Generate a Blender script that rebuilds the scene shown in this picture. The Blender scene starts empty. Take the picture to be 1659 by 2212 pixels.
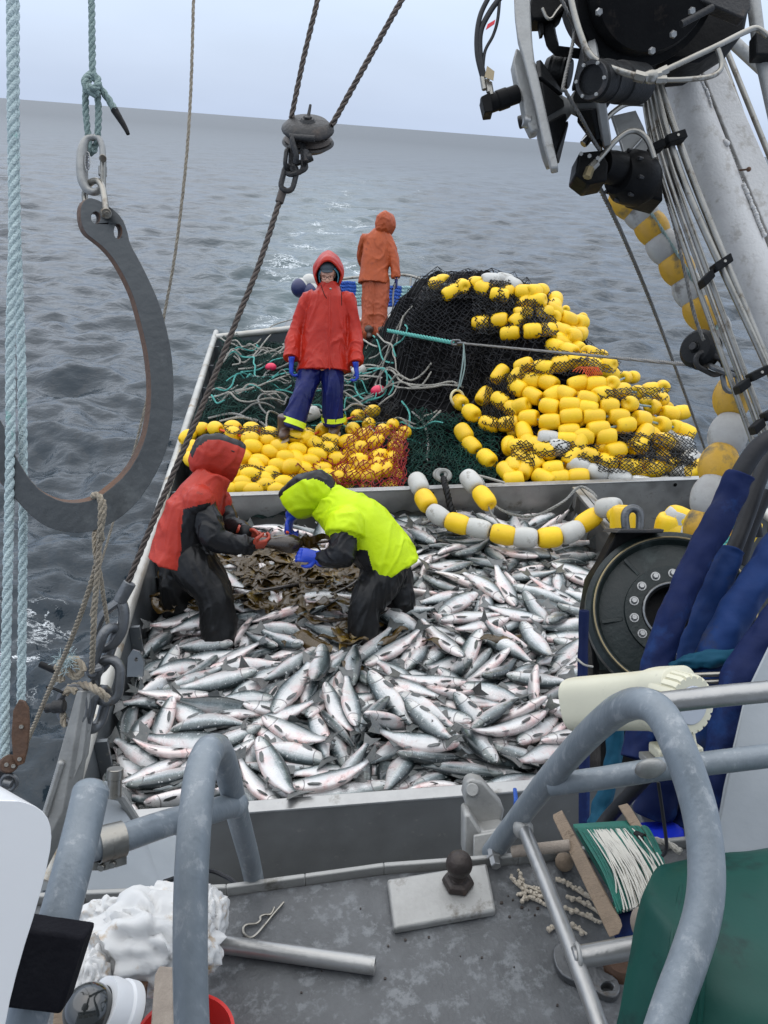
import bpy, bmesh, math, random
import numpy as np
from mathutils import Vector, Matrix, Quaternion, noise
from mathutils.geometry import tessellate_polygon
random.seed(11)
rng = np.random.default_rng(7)
S = bpy.context.scene
COL = S.collection
rad = math.radians
# ---------------------------------------------------------------- camera, sky, sun, exposure
PITCH, YAW, ROLL, HEEL, CAMZ = 26.2, 7.0, 0.3, 3.6, 3.57
FPX, CX, CY = 1660., 829.5, 1106.          # focal length and centre in photo units (1659 x 2212)
fw = Vector((math.sin(rad(YAW))*math.cos(rad(PITCH)), math.cos(rad(YAW))*math.cos(rad(PITCH)), -math.sin(rad(PITCH))))
R0 = Vector((math.cos(rad(YAW)), -math.sin(rad(YAW)), 0)); U0 = R0.cross(fw)
RT = R0*math.cos(rad(ROLL)) + U0*math.sin(rad(ROLL)); UP = U0*math.cos(rad(ROLL)) - R0*math.sin(rad(ROLL))
CAM = Vector((0, 0, CAMZ))
TRIM = .85
HEELM = Matrix.Rotation(rad(-TRIM), 4, 'X') @ Matrix.Rotation(rad(-HEEL), 4, 'Y')   # the boat (and everyone on it) leans with the swell
cd = bpy.data.cameras.new('camera'); cam = bpy.data.objects.new('camera', cd); COL.objects.link(cam)
cd.sensor_fit = 'VERTICAL'; cd.sensor_height = 24; cd.lens = 24*FPX/2212; cd.clip_end = 20000; cd.clip_start = .05
cam.matrix_world = HEELM @ Matrix.Translation(CAM) @ Matrix((RT, UP, -fw)).transposed().to_4x4()
S.camera = cam
wd = bpy.data.worlds.new('World'); S.world = wd; wd.use_nodes = True
nt = wd.node_tree; N = nt.nodes; bg = N['Background']; bg.inputs[1].default_value = .1
sky = N.new('ShaderNodeTexSky'); sky.sky_type = 'NISHITA'; sky.sun_disc = False
SUN_EL, SUN_AZ = 68, -25
sky.sun_elevation = rad(SUN_EL); sky.sun_rotation = rad(SUN_AZ); sky.dust_density = 4; sky.air_density = 1.2
tc = N.new('ShaderNodeTexCoord'); sx = N.new('ShaderNodeSeparateXYZ'); nt.links.new(tc.outputs['Generated'], sx.inputs[0])
rp = N.new('ShaderNodeValToRGB'); nt.links.new(sx.outputs['Z'], rp.inputs[0])
cr = rp.color_ramp; cr.elements[0].position = 0.0; cr.elements[0].color = (4.3, 5.1, 6.6, 1)
cr.elements[1].position = 1.0; cr.elements[1].color = (10.5, 11.0, 11.8, 1)
e = cr.elements.new(.09); e.color = (4.8, 5.7, 7.2, 1); e = cr.elements.new(.30); e.color = (6.6, 7.5, 8.9, 1)
cn = N.new('ShaderNodeTexNoise'); cn.inputs['Scale'].default_value = 2.2; cn.inputs['Detail'].default_value = 4
mp = N.new('ShaderNodeMapping'); mp.inputs['Scale'].default_value = (1, 1, 3.5)
nt.links.new(tc.outputs['Generated'], mp.inputs[0]); nt.links.new(mp.outputs[0], cn.inputs[0])
mr = N.new('ShaderNodeMapRange'); nt.links.new(cn.outputs[0], mr.inputs[0]); mr.inputs[1].default_value = .3; mr.inputs[2].default_value = .7; mr.inputs[3].default_value = .93; mr.inputs[4].default_value = 1.08
mm = N.new('ShaderNodeMix'); mm.data_type = 'RGBA'; mm.blend_type = 'MULTIPLY'; mm.inputs[0].default_value = 1
nt.links.new(rp.outputs[0], mm.inputs[6]); nt.links.new(mr.outputs[0], mm.inputs[7])
mx = N.new('ShaderNodeMix'); mx.data_type = 'RGBA'; mx.inputs[0].default_value = .88   # mostly cloud over the Nishita sky
nt.links.new(sky.outputs[0], mx.inputs[6]); nt.links.new(mm.outputs[2], mx.inputs[7]); nt.links.new(mx.outputs[2], bg.inputs[0])
sd = bpy.data.lights.new('sun', 'SUN'); sd.energy = 1.0; sd.angle = rad(110); sd.color = (1, .97, .93)
so = bpy.data.objects.new('sun', sd); COL.objects.link(so)
so.rotation_euler = (rad(90-SUN_EL), 0, rad(180-SUN_AZ))
S.view_settings.view_transform = 'Standard'; S.view_settings.look = 'None'; S.view_settings.exposure = 0.58; S.view_settings.gamma = 1
# ---------------------------------------------------------------- pixel helpers (photo units -> boat coordinates)
def ray(u, v): return fw + RT*((u-CX)/FPX) - UP*((v-CY)/FPX)
def W(u, v, Z): return CAM + ray(u, v)*Z
def Wz(u, v, z): r = ray(u, v); return CAM + r*((z-CAM.z)/r.z)
def Wy(u, v, y): r = ray(u, v); return CAM + r*((y-CAM.y)/r.y)
def proj(p):
    d = Vector(p)-CAM; z = d.dot(fw); return CX+FPX*d.dot(RT)/z, CY-FPX*d.dot(UP)/z, z
def px(n, Z): return n*Z/FPX
# ---------------------------------------------------------------- materials
MATS = {}
def pm(name, c1, c2=None, rough=.5, metal=0., scale=6., bump=0., bscale=40., c3=None, s3=3., t3=.62, rvar=.12, spec=.5, coat=0., detail=6., aniso=(1, 1, 1), flat=.5, rnd=0.):
    """Principled surface whose colour wanders between c1 and c2, with patches of c3 (stains, wear)."""
    m = bpy.data.materials.new(name); m.use_nodes = True; t = m.node_tree; n = t.nodes; L = t.links.new
    b = n['Principled BSDF']; b.inputs['Metallic'].default_value = metal; b.inputs['Specular IOR Level'].default_value = spec
    if coat: b.inputs['Coat Weight'].default_value = coat; b.inputs['Coat Roughness'].default_value = .12
    c2 = c2 or tuple(x*.8 for x in c1)
    tc = n.new('ShaderNodeTexCoord'); mp = n.new('ShaderNodeMapping'); mp.inputs['Scale'].default_value = aniso; L(tc.outputs['Object'], mp.inputs[0])
    nz = n.new('ShaderNodeTexNoise'); nz.inputs['Scale'].default_value = scale; nz.inputs['Detail'].default_value = detail; nz.inputs['Roughness'].default_value = .62; L(mp.outputs[0], nz.inputs[0])
    r = n.new('ShaderNodeValToRGB'); r.color_ramp.elements[0].position = flat-.22; r.color_ramp.elements[1].position = flat+.22
    r.color_ramp.elements[0].color = (*c2, 1); r.color_ramp.elements[1].color = (*c1, 1); L(nz.outputs[0], r.inputs[0])
    out = r.outputs[0]
    if c3:
        n3 = n.new('ShaderNodeTexNoise'); n3.inputs['Scale'].default_value = s3; n3.inputs['Detail'].default_value = 8; n3.inputs['Roughness'].default_value = .7; L(mp.outputs[0], n3.inputs[0])
        r3 = n.new('ShaderNodeValToRGB'); r3.color_ramp.elements[0].position = t3-.05; r3.color_ramp.elements[1].position = t3+.06; L(n3.outputs[0], r3.inputs[0])
        mx = n.new('ShaderNodeMix'); mx.data_type = 'RGBA'; L(r3.outputs[0], mx.inputs[0]); L(out, mx.inputs[6]); mx.inputs[7].default_value = (*c3, 1); out = mx.outputs[2]
    if rnd:
        oi = n.new('ShaderNodeObjectInfo'); mr = n.new('ShaderNodeMapRange'); L(oi.outputs['Random'], mr.inputs[0]); mr.inputs[3].default_value = 1-rnd; mr.inputs[4].default_value = 1+rnd*.35
        mx = n.new('ShaderNodeMix'); mx.data_type = 'RGBA'; mx.blend_type = 'MULTIPLY'; mx.inputs[0].default_value = 1; L(out, mx.inputs[6]); L(mr.outputs[0], mx.inputs[7]); out = mx.outputs[2]
    L(out, b.inputs['Base Color'])
    mr = n.new('ShaderNodeMapRange'); L(nz.outputs[0], mr.inputs[0]); mr.inputs[1].default_value = .3; mr.inputs[2].default_value = .7
    mr.inputs[3].default_value = max(.03, rough-rvar); mr.inputs[4].default_value = min(1, rough+rvar); L(mr.outputs[0], b.inputs['Roughness'])
    if bump:
        nb = n.new('ShaderNodeTexNoise'); nb.inputs['Scale'].default_value = bscale; nb.inputs['Detail'].default_value = 5; L(mp.outputs[0], nb.inputs[0])
        bp = n.new('ShaderNodeBump'); bp.inputs['Strength'].default_value = bump; bp.inputs['Distance'].default_value = .01; L(nb.outputs[0], bp.inputs['Height']); L(bp.outputs[0], b.inputs['Normal'])
    MATS[name] = m; return m
pm('aluminium', (.42, .42, .41), (.28, .28, .275), .38, .75, 5, .12, 60, c3=(.2, .19, .17), s3=5, t3=.63)
pm('aluminium_dull', (.36, .36, .345), (.25, .25, .24), .5, .35, 7, .2, 50, c3=(.14, .13, .11), s3=9, t3=.62)
pm('aluminium_cast', (.38, .38, .365), (.25, .25, .24), .5, .4, 14, .14, 90, c3=(.13, .115, .095), s3=10, t3=.62, detail=9)
pm('rail_paint', (.225, .255, .28), (.15, .18, .205), .42, .1, 11, .15, 60, c3=(.30, .325, .345), s3=22, t3=.60, detail=10, aniso=(1.8, 1.8, .55))
pm('boom_paint', (.56, .55, .53), (.45, .44, .425), .55, .1, 9, .25, 90, c3=(.38, .36, .33), s3=16, t3=.58, detail=9, flat=.48)
pm('stainless', (.36, .35, .32), (.23, .215, .185), .33, .85, 8, .08, 90, c3=(.12, .09, .06), s3=14, t3=.60)
pm('bin_face', (.155, .155, .148), (.11, .11, .105), .45, .3, 5, .08, 50, c3=(.20, .19, .175), s3=16, t3=.66, detail=9)
pm('bulwark_inner', (.14, .155, .165), (.09, .10, .108), .45, .3, 4, .1, 40, c3=(.24, .225, .20), s3=14, t3=.64, detail=9)
pm('cap_rail', (.50, .50, .47), (.33, .315, .28), .45, .4, 5, .15, 70, c3=(.27, .2, .12), s3=4, t3=.62)
pm('deck_paint', (.115, .12, .125), (.052, .056, .060), .55, .05, 16, .25, 120, c3=(.15, .16, .168), s3=30, t3=.565, rvar=.15, detail=11)
pm('lower_deck', (.22, .22, .205), (.13, .13, .12), .45, .2, 6, .2, 60, c3=(.12, .09, .05), s3=6, t3=.63)
pm('black_paint', (.004, .004, .0045), (.008, .008, .008), .45, .0, 10, .15, 60, c3=(.022, .018, .015), s3=9, t3=.64, spec=.08)
pm('black_rubber', (.005, .0055, .006), (.009, .0095, .010), .55, 0, 10, .2, 120, spec=.2)
pm('dark_iron', (.028, .027, .027), (.016, .016, .0165), .5, .3, 12, .3, 90, c3=(.055, .042, .034), s3=8, t3=.60)
pm('galvanised', (.17, .175, .18), (.10, .105, .11), .42, .7, 14, .2, 90, c3=(.12, .09, .06), s3=9, t3=.64)
pm('hook_steel', (.085, .092, .095), (.058, .063, .066), .45, .55, 6, .12, 60, c3=(.14, .15, .15), s3=5, t3=.63)
pm('ball_iron', (.048, .036, .031), (.026, .021, .019), .5, .3, 16, .3, 90, c3=(.09, .06, .045), s3=20, t3=.63)
pm('rust', (.15, .075, .04), (.07, .045, .033), .7, .2, 14, .3, 90)
pm('wire_rope', (.095, .075, .062), (.045, .038, .034), .5, .5, 40, .2, 200)
pm('wire_grey', (.20, .195, .18), (.11, .105, .10), .45, .5, 40, .2, 200)
pm('teal_rope', (.33, .50, .49), (.23, .37, .37), .75, 0, 30, .5, 260, c3=(.04, .30, .24), s3=9, t3=.66)
pm('pale_rope', (.50, .60, .60), (.36, .45, .46), .8, 0, 30, .6, 260, c3=(.08, .40, .31), s3=11, t3=.66)
pm('sage_rope', (.26, .34, .32), (.16, .23, .22), .8, 0, 30, .5, 260)
pm('tan_rope', (.38, .33, .25), (.25, .21, .16), .85, 0, 30, .5, 260)
pm('white_rope', (.40, .385, .34), (.26, .25, .22), .8, 0, 30, .4, 200)
pm('aqua_rope', (.10, .40, .35), (.06, .28, .25), .75, 0, 30, .4, 200)
pm('blue_rope', (.02, .10, .42), (.012, .05, .25), .7, 0, 30, .4, 200)
pm('grey_line', (.27, .27, .25), (.17, .17, .16), .7, 0, 30, .4, 200)
pm('green_net', (.005, .015, .0125), (.002, .004, .004), .85, 0, 5, .9, 45, c3=(.012, .026, .022), s3=12, t3=.60, spec=.1)
pm('green_twine', (.016, .075, .058), (.003, .010, .009), .6, 0, 2.6, spec=.2)
pm('black_net', (.004, .004, .0045), (.002, .002, .0025), .9, 0, 9, .9, 60, c3=(.014, .014, .015), s3=30, t3=.62, spec=.1)
pm('black_twine', (.030, .031, .034), (.006, .006, .0065), .6, 0, 3, spec=.2)
pm('dark_twine', (.006, .006, .006), (.012, .012, .012), .5, 0, 3)
pm('red_twine', (.30, .010, .010), (.16, .006, .008), .55, 0, 5)
pm('red_net', (.06, .006, .008), (.025, .004, .005), .8, 0, 9, .9, 60)
pm('float_yellow', (.88, .58, .008), (.78, .46, .006), .45, 0, 4, .15, 50, c3=(.44, .26, .03), s3=9, t3=.70, rnd=.10)
pm('float_white', (.56, .56, .53), (.43, .42, .385), .5, 0, 5, .15, 50, c3=(.24, .22, .18), s3=8, t3=.63, rnd=.14)
pm('float_dirty_white', (.42, .42, .40), (.27, .26, .245), .6, 0, 6, .25, 60, c3=(.14, .13, .115), s3=6, t3=.60)
pm('float_dirty_yellow', (.58, .33, .02), (.40, .22, .02), .5, 0, 5, .2, 60, c3=(.13, .10, .05), s3=5, t3=.60)
pm('jacket_red', (.42, .020, .007), (.33, .014, .006), .40, 0, 3, .6, 15, c3=(.20, .011, .006), s3=6, t3=.66, spec=.28)
pm('jacket_orange', (.42, .085, .022), (.31, .058, .017), .5, 0, 5, .6, 15, c3=(.19, .038, .018), s3=5, t3=.62, spec=.3)
pm('jacket_coral', (.44, .036, .018), (.33, .024, .013), .45, 0, 4, .6, 15, c3=(.17, .02, .012), s3=8, t3=.66, spec=.3)
pm('jacket_lime', (.56, .76, .004), (.47, .64, .003), .5, 0, 3, .6, 15, c3=(.36, .48, .01), s3=7, t3=.70, spec=.25)
pm('jacket_black', (.006, .006, .007), (.010, .010, .011), .38, 0, 5, .6, 15, c3=(.025, .025, .025), s3=40, t3=.72, spec=.3)
pm('trouser_black', (.005, .005, .0055), (.009, .009, .009), .40, 0, 5, .6, 15, c3=(.06, .06, .055), s3=60, t3=.73, spec=.3)
pm('trouser_blue', (.008, .014, .12), (.004, .007, .06), .36, 0, 4, .6, 15, spec=.3)
pm('trouser_orange', (.40, .085, .030), (.29, .06, .022), .5, 0, 5, .6, 15, spec=.3)
pm('hi_vis_band', (.75, .95, .03), (.65, .85, .03), .4)
pm('glove_blue', (.015, .06, .50), (.01, .04, .36), .4, 0, 9, .1, 60)
pm('glove_navy', (.02, .025, .16), (.015, .02, .10), .45, 0, 9)
pm('glove_red', (.42, .055, .025), (.30, .04, .02), .4, 0, 12, .1, 60)
pm('skin', (.70, .40, .29), (.62, .33, .23), .5, 0, 8)
pm('boot_brown', (.09, .045, .028), (.05, .028, .02), .4, 0, 8); pm('boot_sole', (.38, .28, .17), (.28, .2, .13), .7)
pm('lining_blue', (.10, .36, .48), (.07, .26, .36), .6); pm('cap_grey', (.05, .065, .08), (.035, .045, .055), .8)
pm('hose_black', (.010, .011, .014), (.016, .017, .02), .55, 0, 6, .12, 60, spec=.3)
pm('sleeve_blue', (.004, .014, .075), (.003, .008, .040), .7, 0, 2.5, .4, 18, c3=(.008, .035, .13), s3=3, t3=.56, spec=.2)
pm('sleeve_light', (.008, .038, .14), (.005, .018, .085), .7, 0, 3, .4, 18, c3=(.03, .032, .045), s3=4, t3=.58, spec=.2)
pm('sleeve_teal', (.005, .07, .12), (.004, .04, .075), .75, 0, 4, .3, 18, spec=.2)
pm('winch_green', (.011, .018, .017), (.007, .011, .010), .42, .0, 7, .2, 60, c3=(.032, .042, .039), s3=7, t3=.60, spec=.35)
pm('brass_edge', (.30, .24, .13), (.2, .16, .09), .4, .7, 10)
pm('cream_plastic', (.64, .62, .48), (.56, .54, .42), .42, 0, 4, .05, 60, c3=(.40, .38, .30), s3=14, t3=.68)
pm('label_grey', (.42, .45, .50), (.38, .41, .46), .5); pm('ink', (.05, .055, .07), (.05, .055, .07), .6)
pm('grey_paint', (.32, .345, .365), (.27, .295, .315), .5, .05, 4, .08, 40, c3=(.20, .21, .22), s3=4, t3=.68)
pm('tarp_green', (.003, .060, .045), (.002, .042, .032), .5, 0, 3, .2, 14, c3=(.002, .026, .021), s3=9, t3=.60, spec=.3)
pm('white_plastic', (.70, .71, .72), (.67, .68, .69), .35, 0, 4, .02, 60)
pm('black_foam', (.004, .004, .007), (.008, .008, .011), .85, 0, 12, .3, 120, spec=.2)
pm('rag', (.66, .66, .65), (.55, .55, .54), .8, 0, 3, .2, 20, c3=(.38, .25, .12), s3=9, t3=.575)
pm('wood', (.27, .205, .145), (.17, .125, .085), .75, 0, 8, .35, 60, aniso=(1, 5, 5), c3=(.10, .07, .045), s3=8, t3=.62, detail=9)
pm('wood_grey', (.34, .29, .24), (.22, .18, .145), .75, 0, 6, .3, 40, aniso=(6, 6, 1))
pm('twine_green', (.012, .15, .11), (.008, .09, .07), .6, 0, 20); pm('twine_white', (.62, .60, .53), (.48, .46, .41), .7, 0, 20)
pm('bone_cord', (.56, .50, .41), (.38, .33, .26), .8, 0, 30, .4, 150)
pm('glass_dark', (.012, .014, .014), (.02, .022, .02), .06, 0, 4, coat=1.)
pm('red_plastic', (.72, .03, .025), (.62, .025, .02), .35); pm('blue_plastic', (.01, .035, .62), (.008, .025, .45), .4)
pm('tag_red', (.65, .015, .03), None, .5); pm('tag_tan', (.38, .30, .18), None, .7)
pm('kelp', (.080, .047, .008), (.036, .021, .005), .28, 0, 9, .3, 30, c3=(.19, .12, .012), s3=5, t3=.62, spec=.55)
pm('kelp_dark', (.022, .014, .008), (.035, .022, .011), .25, 0, 9, .15, 40, coat=.4)
pm('pink_float', (.75, .03, .10), (.6, .02, .07), .4); pm('buoy_navy', (.015, .02, .09), (.02, .025, .08), .35); pm('ring_cream', (.66, .60, .36), (.55, .5, .3), .4)
pm('orange_tie', (.75, .10, .02), None, .6); pm('hull_grey', (.20, .21, .22), (.14, .15, .155), .45, .3, 4)
# ---------------------------------------------------------------- mesh builder
def spl(P, k=8, closed=False):
    P = [Vector(p) for p in P]; n = len(P); out = []
    for i in range(n if closed else n-1):
        g = (lambda j: P[j % n]) if closed else (lambda j: P[max(0, min(n-1, j))])
        a, b, c, d = g(i-1), g(i), g(i+1), g(i+2)
        for s in range(k):
            t = s/k
            out.append(.5*((2*b)+(c-a)*t+(2*a-5*b+4*c-d)*t*t+(3*b-a-3*c+d)*t**3))
    if not closed: out.append(P[-1])
    return out
def resample(P, step):
    P = [Vector(p) for p in P]; out = [P[0]]; acc = 0
    for a, b in zip(P, P[1:]):
        l = (b-a).length
        if l == 0: continue
        d = step-acc
        while d <= l: out.append(a.lerp(b, d/l)); d += step
        acc = l-(d-step)
    if (out[-1]-P[-1]).length > step*.3: out.append(P[-1])
    return out
def frames(P, up=None, closed=False):
    n = len(P); T = []
    for i in range(n):
        a = P[(i-1) % n] if closed else P[max(0, i-1)]; b = P[(i+1) % n] if closed else P[min(n-1, i+1)]
        t = b-a; T.append(t.normalized() if t.length > 1e-9 else Vector((0, 0, 1)))
    u = Vector(up) if up is not None else (Vector((0, 0, 1)) if abs(T[0].z) < .9 else Vector((0, 1, 0)))
    X = []
    for t in T:
        if up is not None: u = Vector(up)
        x = u-t*u.dot(t)
        if x.length < 1e-6: x = t.orthogonal()
        x.normalize(); X.append(x); u = x
    return T, X
class MB:
    def __init__(s): s.v = []; s.f = []; s.m = []; s.flat = set()
    def add(s, V, F, mat=0):
        o = len(s.v); s.v += [Vector(p) for p in V]; s.f += [tuple(o+i for i in f) for f in F]; s.m += [mat]*len(F); return s
    def tube(s, P, r, n=10, mat=0, closed=False, up=None, caps=True, flat=1.):
        P = [Vector(p) for p in P]; T, X = frames(P, up, closed); V = []; F = []; k = len(P)
        for i, (p, t, x) in enumerate(zip(P, T, X)):
            y = t.cross(x); q = r[i] if hasattr(r, '__len__') else r
            for j in range(n):
                a = 2*math.pi*j/n; V.append(p+x*(q*math.cos(a))+y*(q*flat*math.sin(a)))
        for i in range(k if closed else k-1):
            b = ((i+1) % k)*n
            for j in range(n): F.append((i*n+j, i*n+(j+1) % n, b+(j+1) % n, b+j))
        if caps and not closed: F.append(tuple(range(n-1, -1, -1))); F.append(tuple((k-1)*n+j for j in range(n)))
        return s.add(V, F, mat)
    def twist(s, P, r, pitch=None, ns=3, n=5, mat=0, mats=None):
        """laid rope: strands wound round the path"""
        pitch = pitch or r*7; P = resample(P, pitch/8); T, X = frames(P)
        for k in range(ns):
            Q = []
            for i, (p, t, x) in enumerate(zip(P, T, X)):
                a = 2*math.pi*(i/8+k/ns); Q.append(p+(x*math.cos(a)+t.cross(x)*math.sin(a))*r*.5)
            s.tube(Q, r*.56, n, mats[k] if mats else mat)
        return s
    def loft(s, secs, n=20, mat=0, power=1., caps=True):
        """secs: (centre, xvec, yvec) -> closed tube of ellipses"""
        V = []; F = []
        for c, x, y in secs:
            for j in range(n):
                a = 2*math.pi*j/n; ca, sa = math.cos(a), math.sin(a)
                if power != 1.: ca = math.copysign(abs(ca)**power, ca); sa = math.copysign(abs(sa)**power, sa)
                V.append(Vector(c)+Vector(x)*ca+Vector(y)*sa)
        for i in range(len(secs)-1):
            for j in range(n): F.append((i*n+j, i*n+(j+1) % n, (i+1)*n+(j+1) % n, (i+1)*n+j))
        if caps: F.append(tuple(range(n-1, -1, -1))); F.append(tuple((len(secs)-1)*n+j for j in range(n)))
        return s.add(V, F, mat)
    def ball(s, c, r, x=(1, 0, 0), y=(0, 1, 0), z=(0, 0, 1), nu=12, nv=8, mat=0):
        rx, ry, rz = r if hasattr(r, '__len__') else (r, r, r); c = Vector(c); x = Vector(x)*rx; y = Vector(y)*ry; z = Vector(z)*rz
        V = [c+z]; F = []
        for i in range(1, nv):
            p = math.pi*i/nv
            for j in range(nu): a = 2*math.pi*j/nu; V.append(c+z*math.cos(p)+(x*math.cos(a)+y*math.sin(a))*math.sin(p))
        V.append(c-z); e = len(V)-1
        for j in range(nu): F.append((0, 1+j, 1+(j+1) % nu)); F.append((e, e-nu+(j+1) % nu, e-nu+j))
        for i in range(nv-2):
            for j in range(nu): a = 1+i*nu; F.append((a+j, a+nu+j, a+nu+(j+1) % nu, a+(j+1) % nu))
        return s.add(V, F, mat)
    def lathe(s, prof, o, ax, n=28, mat=0, ref=None, caps=True):
        """prof: (radius, height along ax)"""
        o = Vector(o); z = Vector(ax).normalized(); x = Vector(ref) if ref is not None else z.orthogonal(); x = (x-z*x.dot(z)).normalized(); y = z.cross(x); V = []; F = []
        for r, h in prof:
            for j in range(n): a = 2*math.pi*j/n; V.append(o+z*h+(x*math.cos(a)+y*math.sin(a))*r)
        for i in range(len(prof)-1):
            for j in range(n): F.append((i*n+j, i*n+(j+1) % n, (i+1)*n+(j+1) % n, (i+1)*n+j))
        ring = prof[0] == prof[-1] or not caps
        if prof[0][0] > 1e-6 and not ring: F.append(tuple(range(n-1, -1, -1)))
        if prof[-1][0] > 1e-6 and not ring: F.append(tuple((len(prof)-1)*n+j for j in range(n)))
        return s.add(V, F, mat)
    def cyl(s, a, b, r, n=20, mat=0, bev=.12):
        a = Vector(a); b = Vector(b); h = (b-a).length; e = min(r*bev, h*.3)
        return s.lathe([(r-e, 0), (r, e), (r, h-e), (r-e, h)], a, b-a, n, mat)
    def box(s, c, ex, ey, ez, mat=0):
        c, ex, ey, ez = map(Vector, (c, ex, ey, ez)); V = [c+ex*i+ey*j+ez*k for i in (-1, 1) for j in (-1, 1) for k in (-1, 1)]
        return s.add(V, [(0, 1, 3, 2), (4, 6, 7, 5), (0, 4, 5, 1), (2, 3, 7, 6), (0, 2, 6, 4), (1, 5, 7, 3)], mat)
    def hexa(s, q, d, mat=0):
        """slab: quad or polygon q (3-D points) extruded by vector d"""
        q = [Vector(p) for p in q]; d = Vector(d); n = len(q); V = q+[p+d for p in q]
        F = [tuple(range(n)), tuple(range(2*n-1, n-1, -1))]+[((i+1) % n, i, n+i, n+(i+1) % n) for i in range(n)]
        return s.add(V, F, mat)
    def plate(s, polys, d, mat=0):
        """polygon with holes (3-D points, outer first) extruded by d"""
        polys = [[Vector(p) for p in q] for q in polys]; d = Vector(d); flat = [p for q in polys for p in q]; n = len(flat)
        tri = tessellate_polygon(polys); V = flat+[p+d for p in flat]; F = [tuple(t) for t in tri]+[tuple(n+i for i in reversed(t)) for t in tri]; o = 0
        for q in polys:
            k = len(q)
            for i in range(k): a, b = o+i, o+(i+1) % k; F.append((b, a, n+a, n+b))
            o += k
        return s.add(V, F, mat)
    def link(s, c, d, side, L, Wd, r, n=8, mat=0):
        """chain link / eye: stadium ring, long axis d, width axis side"""
        c = Vector(c); d = Vector(d).normalized(); side = Vector(side); side = (side-d*side.dot(d)).normalized(); P = []; h = max(0, L/2-Wd/2)
        for i in range(9): a = math.pi*i/8; P.append(c+d*(h+Wd/2*math.sin(a))+side*(Wd/2*math.cos(a)))
        for i in range(9): a = math.pi*i/8; P.append(c-d*(h+Wd/2*math.sin(a))-side*(Wd/2*math.cos(a)))
        return s.tube(P, r, n, mat, closed=True)
    def build(s, name, mats, parent=None, bevel=0., angle=40, smooth=True, subsurf=0, bseg=2):
        if not isinstance(mats, (list, tuple)): mats = [mats]
        lo = Vector([min(p[i] for p in s.v) for i in range(3)]); hi = Vector([max(p[i] for p in s.v) for i in range(3)])
        org = Vector(((lo.x+hi.x)/2, (lo.y+hi.y)/2, lo.z))
        me = bpy.data.meshes.new(name); me.from_pydata([tuple(p-org) for p in s.v], [], s.f)
        for m in mats: me.materials.append(MATS[m] if isinstance(m, str) else m)
        me.polygons.foreach_set('material_index', s.m)
        bm = bmesh.new(); bm.from_mesh(me); bmesh.ops.recalc_face_normals(bm, faces=bm.faces); bm.to_mesh(me); bm.free()
        if smooth:
            me.polygons.foreach_set('use_smooth', [True]*len(me.polygons)); me.set_sharp_from_angle(angle=rad(angle))
        me.update(); return place(name, me, org, parent, bevel, subsurf, bseg)
def place(name, me, org, parent=None, bevel=0., subsurf=0, bseg=2):
    o = bpy.data.objects.new(name, me); COL.objects.link(o)
    if parent is not None: o.parent = parent; org = org-ORG[parent.name]
    o.location = org; ORG[o.name] = (org+ORG[parent.name]) if parent is not None else Vector(org)
    if bevel:
        b = o.modifiers.new('bevel', 'BEVEL'); b.width = bevel; b.segments = bseg; b.limit_method = 'ANGLE'; b.angle_limit = rad(35)
    if subsurf: b = o.modifiers.new('sub', 'SUBSURF'); b.levels = b.render_levels = subsurf
    return o
ORG = {}
def tag(o, label, cat, group=None):
    o['label'] = label; o['category'] = cat
    if group: o['group'] = group
    return o
def struct_(o, kind='structure'): o['kind'] = kind; return o
def thing(name, label, cat, loc, group=None):
    o = bpy.data.objects.new(name, None); COL.objects.link(o); o.location = loc; o.empty_display_size = .05; ORG[o.name] = Vector(loc)
    return tag(o, label, cat, group)
def pxpoly(pts, Z):
    """photo outline -> 3-D points at depth Z (number, or function of u, v)"""
    return [W(u, v, Z(u, v) if callable(Z) else Z) for u, v in pts]
def circ(c, x, y, r, n=16): return [Vector(c)+Vector(x)*(r*math.cos(2*math.pi*i/n))+Vector(y)*(r*math.sin(2*math.pi*i/n)) for i in range(n)]
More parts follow.
